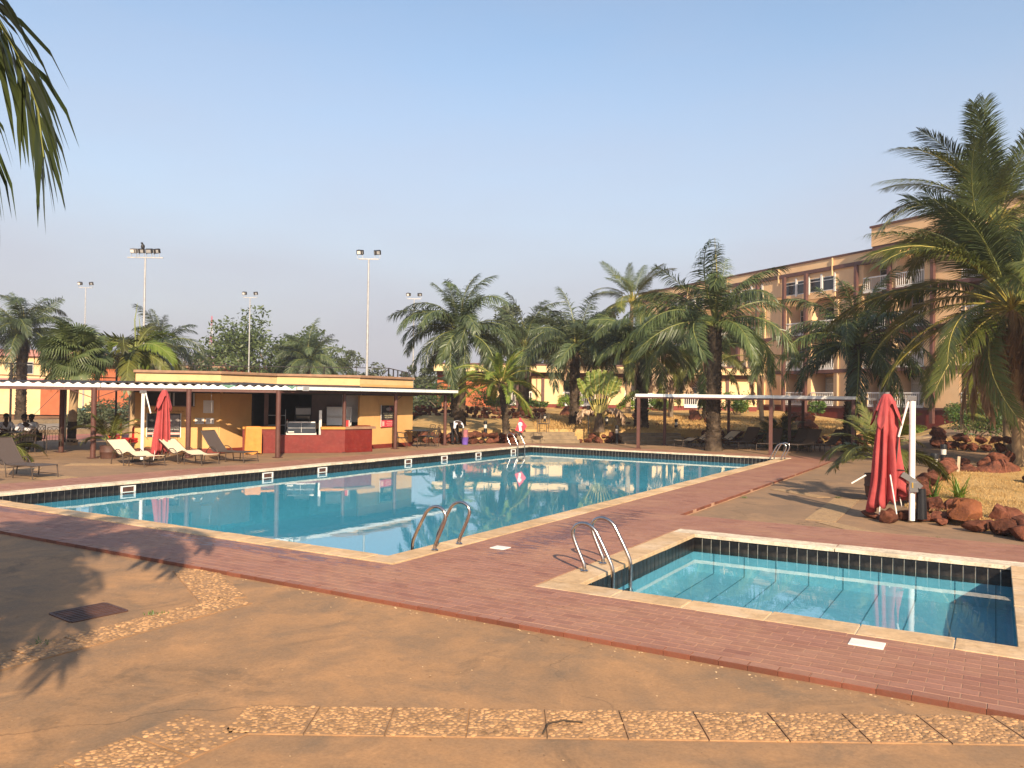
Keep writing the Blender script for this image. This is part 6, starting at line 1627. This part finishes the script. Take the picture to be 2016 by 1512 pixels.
for k in range(300):                                # crumbs of mortar and grit along the foot of the step and in the joints
    if k < 150: x, y = rg.uniform(-9, 3.5), 6.97-abs(rg.gauss(0, .07))
    else: x, y = rg.uniform(-9, 2.5), rg.uniform(2.4, 6.9)
    r = rg.uniform(.003, .011) if k < 150 else rg.uniform(.003, .008)
    m.add([(x+p.x*r*1.5, y+p.y*r, -.044+max(0, p.z)*r*.6) for p in PEB], PEBF)
m.build('mortar_crumbs', M['coping'], kind='stuff')

# ------------------------------------------------------------------ tennis court, fence, floodlights
flat('court_apron', [(-41, 12), (-36.5, 12), (-36.5, 34), (-41, 34)], -.02, M['court_red'])
flat('court_surface', [(-56, 6), (-41, 6), (-41, 60), (-56, 60)], -.03, M['court_grey'])
m = MB(); m.box((-41.2, 24, .10), (.25, 40, .28)); tag(m.build('court_kerb', M['step_stone']), 'low concrete kerb wall along the court', 'kerb wall')
m = MB(); m.box((-55.8, 30, .10), (.3, 50, .3)); tag(m.build('court_kerb', M['step_stone']), 'far concrete kerb below the benches', 'kerb wall')
fc = thing('court_fence', 'tall dark court fence of posts and rails left of the bar', 'fence', (0, 0, 0), 0, 'court fences')
def fence_run(t, P, Q, H, step, rails, seed=0, r=.045):
    L = math.dist(P, Q); k = max(1, round(L/step))
    for i in range(k+1):
        x, y = lerp2(P, Q, i/k); m = MB(); m.cyl((x, y, -.1), r, H+.1, 8); m.build('post', M['dark_metal'], t, smooth=40)
    for z in rails:
        m = MB(); m.bar((*P, z), (*Q, z), .045, .045); m.build('rail', M['dark_metal'], t)
fence_run(fc, (-36.9, 10.0), (-34.6, 22.7), 3.35, 2.2, (3.35, 2.85))
m = MB(); m.tube([(-35.8, 18.6, 0.1), (-35.3, 20.8, 2.6)], .011, 5); m.tube([(-34.75, 21.9, .1), (-35.1, 20.9, 2.0)], .011, 5); m.build('brace', M['dark_metal'], fc)
fb = thing('court_fence', 'dark court fence with a top rail seen over the bar roof', 'fence', (0, 0, 0), 0, 'court fences')
fence_run(fb, DS(50, -23.5), DS(50, -7.6), 3.9, 4.0, (3.9, 2.9)); fence_run(fb, DS(50, -7.6), DS(60, -7.6), 3.9, 2.2, (3.9, 2.9)); 
m = MB(); x, y = DS(50, -7.6); x2, y2 = DS(50, -8.6); m.bar((x, y, 3.85), (x2, y2, 2.9), .05, .05); m.build('brace', M['dark_metal'], fb)
def mast(label, d, s, h, n, r=.085):
    x, y = DS(d, s); t = thing('floodlight_mast', label, 'floodlight mast', (x, y, -.1), YAW, 'floodlight masts of the tennis court')
    m = MB(); m.tube([(0, 0, 0), (0, 0, h*.3), (0, 0, h)], [r, r*.9, r*.55], 10); m.build('pole', M['grey_metal'], t, smooth=50)
    w = .42*n; m = MB(); m.box((0, 0, h+.03), (w+.3, .06, .06)); m.build('crossbar', M['grey_metal'], t)
    for i in range(n):
        px_ = -w/2+w*(i+.5)/n
        if n == 2: px_ = (-.48, .48)[i]
        m = MB(); m.box((px_, -.02, h+.40), (.34, .22, .24), mtx=Matrix.Rotation(.35, 3, 'X') @ Matrix.Rotation((-.4, .5, .2, .7)[i % 4], 3, 'Z')); l_ = m.build('floodlight', M['dark_metal'] if (i+n) % 4 else M['grey_plastic'], t)
        m = MB(); m.box((px_, -.14, h+.36), (.28, .02, .17), mtx=Matrix.Rotation(.35, 3, 'X')); m.build('lens', M['paper'] if i == 0 else M['grey_metal'], l_)
        m = MB(); m.box((px_-.14, 0, h+.17), (.02, .03, .24)); m.box((px_+.14, 0, h+.17), (.02, .03, .24)); m.build('bracket', M['grey_metal'], l_)
mast('tall four lamp floodlight mast rising left of the bar', 45, -20.45, 9.75, 4)
mast('two lamp floodlight mast at the far left above the fan palm', 70, -36.9, 11.2, 2, .075)
mast('two lamp floodlight mast in front of the spreading tree', 70, -22.7, 10.55, 2, .075)
mast('tall slim floodlight mast at the right part of the bar roof', 45, -8.05, 9.85, 2)
mast('floodlight mast half hidden by the tall oil palm', 70, -8.55, 10.65, 2, .075)
m = MB(); m.blob((0, 0, .14), (.09, .12, .16), 1, .05, 3); m.blob((0, -.06, .32), (.06, .07, .06), 1, .02, 4); x, y = DS(45, -20.6); o = m.build('perched_bird', M['dark_metal'], loc=(x, y, 10.15)); tag(o, 'dark bird perched on the four lamp floodlight mast', 'bird')
# lattice radio tower far away
x, y = DS(620, -230); t = thing('radio_tower', 'faint red and white lattice tower far away in the haze', 'tower', (x, y, 0))
for k in range(8):
    z0, z1 = 7.6*k, 7.6*(k+1); w0, w1 = 2.0*(1-k/9), 2.0*(1-(k+1)/9); m = MB()
    for a in range(4):
        c = [(1, 1), (-1, 1), (-1, -1), (1, -1)]; p, q = c[a], c[(a+1) % 4]
        m.bar((p[0]*w0, p[1]*w0, z0), (p[0]*w1, p[1]*w1, z1), .16, .16); m.bar((p[0]*w0, p[1]*w0, z0), (q[0]*w1, q[1]*w1, z1), .09, .09)
    m.build('lattice_section', M['flag_red'] if k % 2 else M['white_paint'], t)
def bench(label, d, s, L, rz):
    x, y = DS(d, s); t = thing('court_bench', label, 'bench', (x, y, 0), rz, 'teal benches by the court')
    for k in range(3):
        m = MB(); m.box((0, -.2+.2*k, .46), (L, .17, .05)); m.build('seat_slat', M['teal_paint'], t)
    m = MB(); m.box((0, .38, .82), (L, .05, .26)); m.build('backrest', M['teal_paint'], t)
    for sx in (-.38, .38):
        m = MB(); m.box((sx*L, 0, .22), (.5, .55, .44)); m.build('leg', M['dark_void'], t)
bench('left teal bench at the far side of the court', 60, -30.6, 4.2, YAW); bench('right teal bench at the far side of the court', 60, -26.2, 3.6, YAW)

# ------------------------------------------------------------------ people
def skin_obj(name, joints, edges, mat, parent, root=0, sub=2):
    me = bpy.data.meshes.new(name); me.from_pydata([j[0] for j in joints], edges, []); me.materials.append(mat)
    o = obj(name, me, parent); sk = o.modifiers.new('skin', 'SKIN'); sk.use_smooth_shade = True
    for i, j in enumerate(joints):
        r = j[1]; me.skin_vertices[0].data[i].radius = r if isinstance(r, tuple) else (r, r)
    me.skin_vertices[0].data[root].use_root = True
    s_ = o.modifiers.new('sub', 'SUBSURF'); s_.levels = s_.render_levels = sub; return o
def person(label, loc, rz, J, group=None, shirt=True, trousers='black_cloth', hairy=True):
    t = thing('person', label, 'person', loc, rz, group)
    order = ['pelvis', 'belly', 'chest', 'neck', 'head', 'crown', 'shL', 'elL', 'wrL', 'haL', 'shR', 'elR', 'wrR', 'haR', 'hipL', 'knL', 'anL', 'toL', 'hipR', 'knR', 'anR', 'toR']
    rad = dict(pelvis=.13, belly=.115, chest=.125, neck=.052, head=.085, crown=.07, shL=.055, elL=.04, wrL=.028, haL=.036, shR=.055, elR=.04, wrR=.028, haR=.036, hipL=.085, knL=.058, anL=.04, toL=.035, hipR=.085, knR=.058, anR=.04, toR=.035)
    E = [('pelvis', 'belly'), ('belly', 'chest'), ('chest', 'neck'), ('neck', 'head'), ('head', 'crown'), ('chest', 'shL'), ('shL', 'elL'), ('elL', 'wrL'), ('wrL', 'haL'), ('chest', 'shR'), ('shR', 'elR'), ('elR', 'wrR'), ('wrR', 'haR'), ('pelvis', 'hipL'), ('hipL', 'knL'), ('knL', 'anL'), ('anL', 'toL'), ('pelvis', 'hipR'), ('hipR', 'knR'), ('knR', 'anR'), ('anR', 'toR')]
    ix = {k: i for i, k in enumerate(order)}
    b = skin_obj('body', [(J[k], rad[k]) for k in order], [(ix[a], ix[c]) for a, c in E], M['skin'], t)
    def garment(name, keys, extra, mat):
        kk = {k: i for i, k in enumerate(keys)}
        skin_obj(name, [(J[k], rad[k]*1.0+extra.get(k, .022)) for k in keys], [(kk[a], kk[c]) for a, c in E if a in kk and c in kk], M[mat], t)
    garment('shirt', ['belly', 'chest', 'shL', 'elL', 'shR', 'elR'], {'belly': .035, 'chest': .03}, 'shirt')
    garment('trousers', ['pelvis', 'hipL', 'knL', 'anL', 'hipR', 'knR', 'anR'], {'pelvis': .03, 'anL': .025, 'anR': .025}, trousers)
    h, c = Vector(J['head']), Vector(J['crown'])
    m = MB(); m.blob(h+(c-h)*.75, (.098, .105, .088), 2, .03, 5); m.build('hair', M['hair'], t, smooth=60)
    f = (Vector(J['face'])-h).normalized() if 'face' in J else Vector((0, -1, 0)); sd = f.cross(Vector((0, 0, 1))).normalized()
    m = MB(); m.blob(h+f*.105, (.018, .018, .024), 1, 0, 1)
    for q in (-1, 1): m.blob(h+sd*q*.098, (.016, .022, .03), 1, 0, 1)
    m.build('nose_and_ears', M['skin'], t, smooth=60)
    m = MB()
    for q in (-1, 1): m.blob(h+f*.086+sd*q*.035+Vector((0, 0, .03)), (.012, .010, .008), 1, 0, 1)
    m.build('eyes', M['paper'], t)
    # five fingers on each hand
    for s_ in 'LR':
        w, hh, el = Vector(J['wr'+s_]), Vector(J['ha'+s_]), Vector(J['el'+s_]); d = (hh-w).normalized(); a = d.cross(Vector((0, 0, 1))); a = a.normalized() if a.length > .1 else Vector((1, 0, 0)); u = a.cross(d)
        m = MB()
        for k, l in enumerate((.070, .082, .076, .060)):
            q = hh + a*(.026*(k-1.5))*.8 + d*.02; m.tube([q, q+d*l*.5, q+d*l*.85-u*l*.3], [.011, .010, .008], 5)
        m.tube([hh-a*.025-d*.02, hh-a*.055+d*.02, hh-a*.06+d*.05], [.013, .011, .009], 5)
        m.build('fingers', M['skin'], t, smooth=60)
    m = MB()
    for s_ in 'LR':
        an, to = Vector(J['an'+s_]), Vector(J['to'+s_]); m.blob((an+to)/2+Vector((0, 0, -.02)), (.055, .055, .05), 1, 0, 2); m.blob(to, (.05, .05, .04), 1, 0, 2)
    m.build('shoes', M['black_cloth'], t, smooth=60)
    return t
# seated, facing -y in their own frame; the seat is 0.45 m up
def seated(lean=.06, hl=(.14, -.40, .78), hr=(-.14, -.36, .80), head=(0, -.10, 1.26), face=(0, -.3, 1.22)):
    return dict(pelvis=(0, .08, .53), belly=(0, .06, .70), chest=(0, .02-lean*.5, .93), neck=(0, -.02-lean, 1.09), head=(head[0], head[1], head[2]-.04), crown=(head[0], head[1]+.02, head[2]+.07), face=face,
                shL=(.18, .0-lean, 1.01), elL=(.25, -.16, .80), wrL=hl, haL=(hl[0]-.02, hl[1]-.07, hl[2]), shR=(-.18, .0-lean, 1.01), elR=(-.25, -.14, .80), wrR=hr, haR=(hr[0]+.02, hr[1]-.07, hr[2]),
                hipL=(.10, .04, .52), knL=(.13, -.38, .50), anL=(.13, -.36, .10), toL=(.14, -.50, .05), hipR=(-.10, .04, .52), knR=(-.13, -.38, .50), anR=(-.13, -.34, .10), toR=(-.14, -.48, .05))
person('person in a white shirt seated at the far left of the garden table', (-31.15, 16.1, 0), 1.35, seated(), 'people sitting at the garden table')
person('person in a white shirt in the middle, a hand raised to the face', (-30.72, 16.9, 0), .35, seated(.12, hr=(-.06, -.2, 1.12), head=(0, -.14, 1.24)), 'people sitting at the garden table')
person('person in a white shirt on the right, seen from behind', (-29.68, 16.02, 0), -1.6, seated(.02), 'people sitting at the garden table')
bend = dict(pelvis=(0, .10, .92), belly=(0, -.03, 1.02), chest=(0, -.26, 1.04), neck=(0, -.44, .99), head=(0, -.54, .90), crown=(0, -.60, .82), face=(0, -.62, 1.0+.0-.2),
            shL=(.17, -.32, .98), elL=(.21, -.40, .74), wrL=(.16, -.46, .52), haL=(.14, -.48, .44), shR=(-.17, -.32, .98), elR=(-.22, -.36, .72), wrR=(-.14, -.46, .50), haR=(-.12, -.48, .42),
            hipL=(.10, .08, .88), knL=(.12, .02, .48), anL=(.13, .06, .09), toL=(.14, -.10, .04), hipR=(-.10, .08, .88), knR=(-.12, .0, .48), anR=(-.13, .05, .09), toR=(-.14, -.10, .04))
person('person in black trousers and white top bending over a bucket beside the canopy post', (-21.62, 31.2, 0), 1.05, bend)
for nm, mt, z, lb, c in (('bucket', 'purple', 0, 'purple bucket on the pavement before the bending person', 'bucket'), ('bucket', 'pink_bucket', .34, 'dusty pink bucket held above the purple one', 'bucket')):
    t = thing(nm, lb, c, (-21.22, 31.42, z), 0, 'cleaning buckets'); q = .17 if z == 0 else .145
    m = MB(); m.lathe([(0, .01), (q*.82, 0), (q, .33), (q*1.05, .34), (q*.96, .33), (q*.78, .03), (0, .03)], 18); m.build('pail', M[mt], t, smooth=40)
    m = MB(); m.tube([(q, 0, .32), (q*.8, 0, .42), (0, 0, .46), (-q*.8, 0, .42), (-q, 0, .32)], .008, 5); m.build('handle', M['grey_metal'], t)
# ------------------------------------------------------------------ hotel
P0 = Vector(DS(54.5, 31.1)); AW = Vector((-math.sin(YAW+.44), math.cos(YAW+.44))); NW = Vector((-AW.y, AW.x))*1
if NW.dot(Vector((FX, FY))) > 0: NW = -NW              # faces the pool
HA = math.atan2(AW.y, AW.x)
hotel = thing('hotel_building', 'four storey peach hotel with brown bands and white balcony rails', 'hotel', (P0.x, P0.y, 0), HA)
SGN = 1 if Vector((-math.sin(HA), math.cos(HA))).dot(NW) > 0 else -1    # local +y or -y is the front
FRONT = SGN
def hb(name, mat, x0, x1, y0, y1, z0, z1, par=None, ch=0):
    m = MB(); m.box(((x0+x1)/2, FRONT*(y0+y1)/2, (z0+z1)/2), (abs(x1-x0), abs(y1-y0), abs(z1-z0)), ch=ch); return m.build(name, M[mat], par or hotel)
RAILM = {}
def railing(par, x0, x1, y, z, name='balcony_railing', h=1.0):
    m = MB(); L = x1-x0
    m.box(((x0+x1)/2, FRONT*y, z+h), (L, .09, .10)); m.box(((x0+x1)/2, FRONT*y, z+.10), (L, .05, .05)); m.box(((x0+x1)/2, FRONT*y, z-.06), (L, .12, .20))
    o = m.build(name, M['white_paint'], par); m = MB(); k = int(L/.17)
    for i in range(k+1): m.box((x0+L*i/k, FRONT*y, z+h/2+.03), (.04, .03, h-.14))
    m.build('balusters', M['white_paint'], o); return o
def window(par, x0, x1, y, z0, z1, curtain=0, mull=2):
    w = hb('window', 'glass', x0, x1, y, y-.05, z0, z1, par); m = MB(); L = x1-x0
    for i in range(mull+1): m.box((x0+L*i/mull, FRONT*(y+.03), (z0+z1)/2), (.06, .05, z1-z0))
    for z in (z0+.03, z1-.03, z0+(z1-z0)*.76): m.box(((x0+x1)/2, FRONT*(y+.03), z), (L, .05, .06))
    m.build('frame', M['alu'], w)
    if curtain: hb('curtain', 'curtain', x0+.06+(L*.5 if curtain == 2 else 0), x0+L*(.48 if curtain == 1 else .98), y+.012, y-.02, z0+.1, z1-.1, w)
    return w
GZ = 1.0
FLO = [1.95, 4.90, 7.85, 10.80]
rgH = random.Random(12)
# layout along the wall: b = double balcony, w = wall
SEG = [('w', -14, -10), ('b', -10, -4.4), ('w', -4.4, -1.55), ('s', -1.55, 1.15), ('w', 1.15, 3.86), ('b', 3.86, 9.4), ('w', 9.4, 12.1), ('b', 12.1, 17.7), ('w', 17.7, 20.4), ('b', 20.4, 26.0), ('w', 26.0, 28.7), ('b', 28.7, 34.3), ('w', 34.3, 40)]
BLK = 7.4                                             # left of this the top storey is lower
for fi, z in enumerate(FLO):
    zt_ = (FLO[fi+1] if fi < 3 else 13.6)
    for kd, a, b in SEG:
        left = a > BLK
        top_ = zt_-.32
        if fi == 3 and left:
            if kd != 'b':
                hb('wall_panel', 'peach_wall', a, b, 0, -.25, z+.5, 12.95)
            else:
                hb('wall_panel', 'peach_wall', a, b, 0, -.25, z-.05, 11.3); hb('wall_panel', 'peach_wall', a, b, 0, -.25, 12.45, 12.95)
                n_ = 4
                for i in range(n_):
                    window(hotel, a+(b-a)*i/n_+.10, a+(b-a)*(i+1)/n_-.10, -.06, 11.3, 12.45, 0, 1); hb('mullion', 'white_paint', a+(b-a)*i/n_-.09, a+(b-a)*i/n_+.09, .05, -.2, 11.15, 12.7)
            continue
        if kd == 'w':
            hb('wall_panel', 'peach_wall', a, b, 0, -.3, z-.05, top_)
            hb('drain_pipe', 'cream_wall', b-.45, b-.33, .10, 0, z-.05, top_)
        else:
            w = b-a; yb = -1.5
            hb('wall_panel', 'peach_wall', a, b, yb-.2, yb-.3, z, top_)
            hb('partition', 'peach_wall', a-.02, a+.10, -.02, yb-.2, z, top_); hb('partition', 'peach_wall', b-.10, b+.02, -.02, yb-.2, z, top_)
            if kd == 'b':
                mid = (a+b)/2; hb('partition', 'peach_wall', mid-.3, mid+.3, -.05, yb-.2, z, top_)
                window(hotel, a+.35, mid-.45, yb-.1, z+.05, z+2.3, rgH.choice((0, 1, 2))); window(hotel, mid+.45, b-.35, yb-.1, z+.05, z+2.3, rgH.choice((0, 1, 2)))
                railing(hotel, a+.12, mid-.32, .0, z); railing(hotel, mid+.32, b-.12, .0, z)
            else:
                window(hotel, a+.3, b-.3, yb-.1, z+.05, z+2.35, 0); railing(hotel, a+.12, b-.12, .0, z)
    hb('floor_band', 'brown_trim', -14, BLK+.1 if fi == 3 else 40, .12, -1.7, z-.34 if fi else z-.22, z-.06)
for a in (-9.0, -4.7, -1.1, 3.03, 6.65, 9.7, 14.9, 17.4, 20.7, 23.2, 26.3, 31.5, 34.6):
    hb('column', 'brown_trim', a-.13, a+.13, .45, .19, GZ-.2, 12.9 if a > BLK else 14.9)
hb('plinth', 'red_plinth', -14, 40, -.02, -1.4, GZ-.6, FLO[0]-.22)
hb('red_pier', 'red_plinth', -2.9, -1.65, .06, -.02, GZ-.4, 2.0)
# parapets
hb('parapet', 'peach_wall', BLK, 40, .06, -.3, 13.2, 13.85); hb('parapet_cap', 'brown_trim', BLK, 40.2, .14, -.5, 13.85, 14.0)
for a in (12.2, 18.2, 25, 31): hb('drain_pipe', 'cream_wall', a, a+.12, .2, .10, 12.4, 13.85)
hb('roof_band', 'brown_trim', BLK, 40, .16, -.3, 12.9, 13.2)
hb('parapet', 'peach_wall', -14, BLK+.35, .95, -.3, 13.95, 15.35); hb('parapet_cap', 'brown_trim', -14, BLK+.45, 1.05, -.5, 15.35, 15.5); hb('roof_band', 'brown_trim', -14, BLK+.3, .9, -.3, 13.6, 13.95)
hb('end_wall', 'peach_wall', BLK-.2, BLK, -.3, -9, 13.0, 15.3)
hb('body', 'peach_wall', -14, 40, -1.9, -12, GZ-.6, 13.3); hb('rear_body', 'peach_wall', -14, BLK, -1.9, -12, 13.3, 15.2)
for a, z in ((-1.0, 1.97), (5.2, 1.97), (13.2, 1.97)):
    o = hb('air_conditioner', 'white_paint', a, a+.75, -.35, -.75, z+.05, z+.62); hb('fan_grille', 'grey_plastic', a+.12, a+.62, -.32, -.35, z+.12, z+.55, o)
# low wing in front of the trees
wx, wy = DS(67, -6.2)
wing = thing('hotel_wing', 'low cream hotel wing with brown columns and white balcony rails behind the palms', 'hotel wing', (wx, wy, 0), YAW); FRONT = -1
def wb(name, mat, x0, x1, y0, y1, z0, z1, par=None): return hb(name, mat, x0, x1, y0, y1, z0, z1, par or wing)
WL = 26.4
wb('body', 'cream_wall', 0, WL, -1.8, -9, .9, 4.6); wb('plinth', 'red_plinth', 4.6, WL, -.05, -1.8, .9, 1.72)
wb('floor_band', 'brown_trim', 0, WL, .25, -1.7, 3.98, 4.28); wb('parapet', 'cream_wall', -.2, WL+.3, .9, .6, 4.28, 4.85); wb('parapet_cap', 'brown_trim', -.2, WL+.3, .98, .5, 4.85, 4.96); wb('roof', 'cap_brown', -.1, WL, .6, -9, 4.5, 4.7)
x = 4.9
wb('wall_panel', 'orange_wall', 0, 4.6, -.4, -.6, 1.0, 3.98); wb('wall_panel', 'cream_wall', 4.6, 4.9, 0, -.3, 1.7, 3.98)
ii = 0
while x < WL-3:
    b0, b1 = (x+.55, x+3.0) if ii % 2 == 0 else (x+.45, x+3.2)
    wb('wall_panel', 'cream_wall', x-.01, b0, 0, -.3, 1.7, 3.98)
    wb('partition', 'cream_wall', b0, b0+.08, 0, -1.5, 1.7, 3.98); wb('partition', 'cream_wall', b1-.08, b1, 0, -1.5, 1.7, 3.98); wb('wall_panel', 'cream_wall', b0, b1, -1.55, -1.7, 1.7, 3.98)
    window(wing, b0+.3, b1-.3, -1.5, 1.75, 3.75, 1+ii % 2, 3); railing(wing, b0+.05, b1-.05, 0, 1.72, h=.95)
    wb('wall_panel', 'cream_wall', b1, x+5.0, 0, -.3, 1.7, 3.98); wb('column', 'brown_trim', b1+.85-.12, b1+.85+.12, .12, -.05, 1.2, 4.0); wb('column', 'brown_trim', (b0+b1)/2-.11, (b0+b1)/2+.11, .16, -.05, 1.2, 4.0); wb('drain_pipe', 'cap_brown', b1+.3, b1+.38, .1, 0, 1.5, 4.2)
    x += 5.0; ii += 1
wb('wall_panel', 'cream_wall', x-.02, WL, 0, -.3, 1.7, 3.98)
wb('window', 'brown_trim', 3.2, 3.45, .99, .9, 4.4, 4.75)
# two storey house beyond the court at the far left
hx, hy = DS(74, -47.5)
house = thing('court_house', 'yellow and orange two storey house with a pink roof beyond the court', 'house', (hx, hy, 0), YAW); 
def xb(*a): return hb(*a[:8], a[8] if len(a) > 8 else house)
xb('wall', 'cream_wall', -6, 9.2, 0, -8, 0, 5.3); xb('roof', 'pink_roof', -6.3, 7.6, .3, -8, 5.3, 5.9); xb('wall', 'orange_wall', 7.2, 14.6, -.4, -8, 0, 4.6); xb('band', 'pink_roof', -6, 9.3, .35, 0, 2.6, 3.3); xb('roof', 'dark_roof', 7.0, 15, .2, -8, 4.6, 4.8)
xb('porch_column', 'cream_wall', 7.0, 7.5, .5, .1, 0, 2.7)
for a, z in ((2.2, 3.7), (-2.5, 3.7), (5.6, 3.8)): window(house, a, a+1.7, .03, z, z+1.1, 1)
xb('doorway', 'orange_wall', 4.6, 7.0, .02, -.05, 0, 2.5)
hx, hy = DS(72, -29.2); h2 = thing('court_house', 'orange house with a red band seen through the court posts beside the bar', 'house', (hx, hy, 0), YAW); 
hb('wall', 'orange_wall', -3.5, 6, 0, -6, 0, 4.4, h2); hb('band', 'pink_roof', -3.6, 6.1, .3, 0, 2.6, 3.3, h2); hb('roof', 'cap_brown', -3.8, 6.3, .4, -6, 4.4, 4.6, h2); hb('porch_column', 'cream_wall', .9, 1.4, .6, .2, 0, 2.6, h2); hb('doorway', 'dark_void', 1.6, 3.2, .02, -.05, 0, 2.3, h2)
hx, hy = DS(150, -57.5); h3 = thing('distant_house', 'distant pink roofed house behind the bar', 'house', (hx, hy, 0), YAW); hb('wall', 'cream_wall', -4, 4, 0, -6, 0, 5, h3)
m = MB(); m.add([(-5, 1, 5), (5, 1, 5), (5, 8, 5), (-5, 8, 5), (-2.2, 4.5, 8.6), (2.2, 4.5, 8.6)], [(0, 1, 5, 4), (1, 2, 5), (2, 3, 4, 5), (3, 0, 4)]); m.build('roof', M['pink_roof'], h3)
# far line of trees on the horizon: one mass nobody could count
rgF = random.Random(4); m = MB()
for i in range(150):
    s = -330+660*i/150; d = 235+rgF.uniform(-15, 40); x, y = DS(d, s); r = rgF.uniform(4, 8); leaf_cloud(m, [(x, y, rgF.uniform(1.5, 4))], [r], 46, 1.0, rgF, .55)
m.build('distant_woods', M['leaf_far'], kind='stuff')

# ------------------------------------------------------------------ palms beside the photographer: one frond hangs into view, one crown shades the terrace
NEAR = (-5.98, -.3)
oil = thing('oil_palm', 'oil palm whose drooping frond hangs into the top left corner', 'palm tree', (NEAR[0], NEAR[1], -.1), 0, 'oil palms round the pool')
top = boot_trunk(oil, 4.2, .26, 0, 0, 91)
NF = [frond_mesh('frond', 4.3, 52, 148, 78, 1.0, .056, 66, 34, .75, [M['rachis'], M['palm_green']], .35, 700, .16, r0=.035),
      frond_mesh('frond', 4.3, 66, 100, 70, .9, .056, 66, 32, .45, [M['rachis'], M['palm_green']], .45, 701, .16, r0=.035), frond_mesh('frond', 4.2, 22, 90, 70, .9, .056, 66, 32, .45, [M['rachis'], M['palm_green']], .45, 702, .16, r0=.035)]
def near_frond(k, az, tilt=0, sc=1.): obj('frond', NF[k], oil, (0, 0, 4.25), rot=(rgF.gauss(0, .1), math.radians(tilt), math.radians(az)), scale=(sc, sc, sc))
near_frond(0, 79, -6, 1.06); near_frond(0, 84, 2, 1.0); near_frond(0, 76, 5, .98); near_frond(0, 90, 4, 1.0)
for i in range(64):
    az = 118 + 244*((i*.618) % 1)
    near_frond(1 if i % 3 else 2, az, rgF.uniform(-14, 30), rgF.uniform(.62, .95))
near_frond(1, 100, -14, .7)

# ------------------------------------------------------------------ dusty air
m = MB(); m.box((0, 0, 30.0), (1420, 1420, 65.2)); hzo = m.build('haze', [], kind='stuff')
hm = bpy.data.materials.new('dusty_air'); hm.use_nodes = True; ht = hm.node_tree; ht.nodes.clear()
ho = ht.nodes.new('ShaderNodeOutputMaterial'); hv = ht.nodes.new('ShaderNodeVolumePrincipled'); hv.inputs['Color'].default_value = (.93, .92, .94, 1); hv.inputs['Density'].default_value = .0009; hv.inputs['Anisotropy'].default_value = .25
ht.links.new(hv.outputs[0], ho.inputs['Volume']); hzo.data.materials.append(hm)
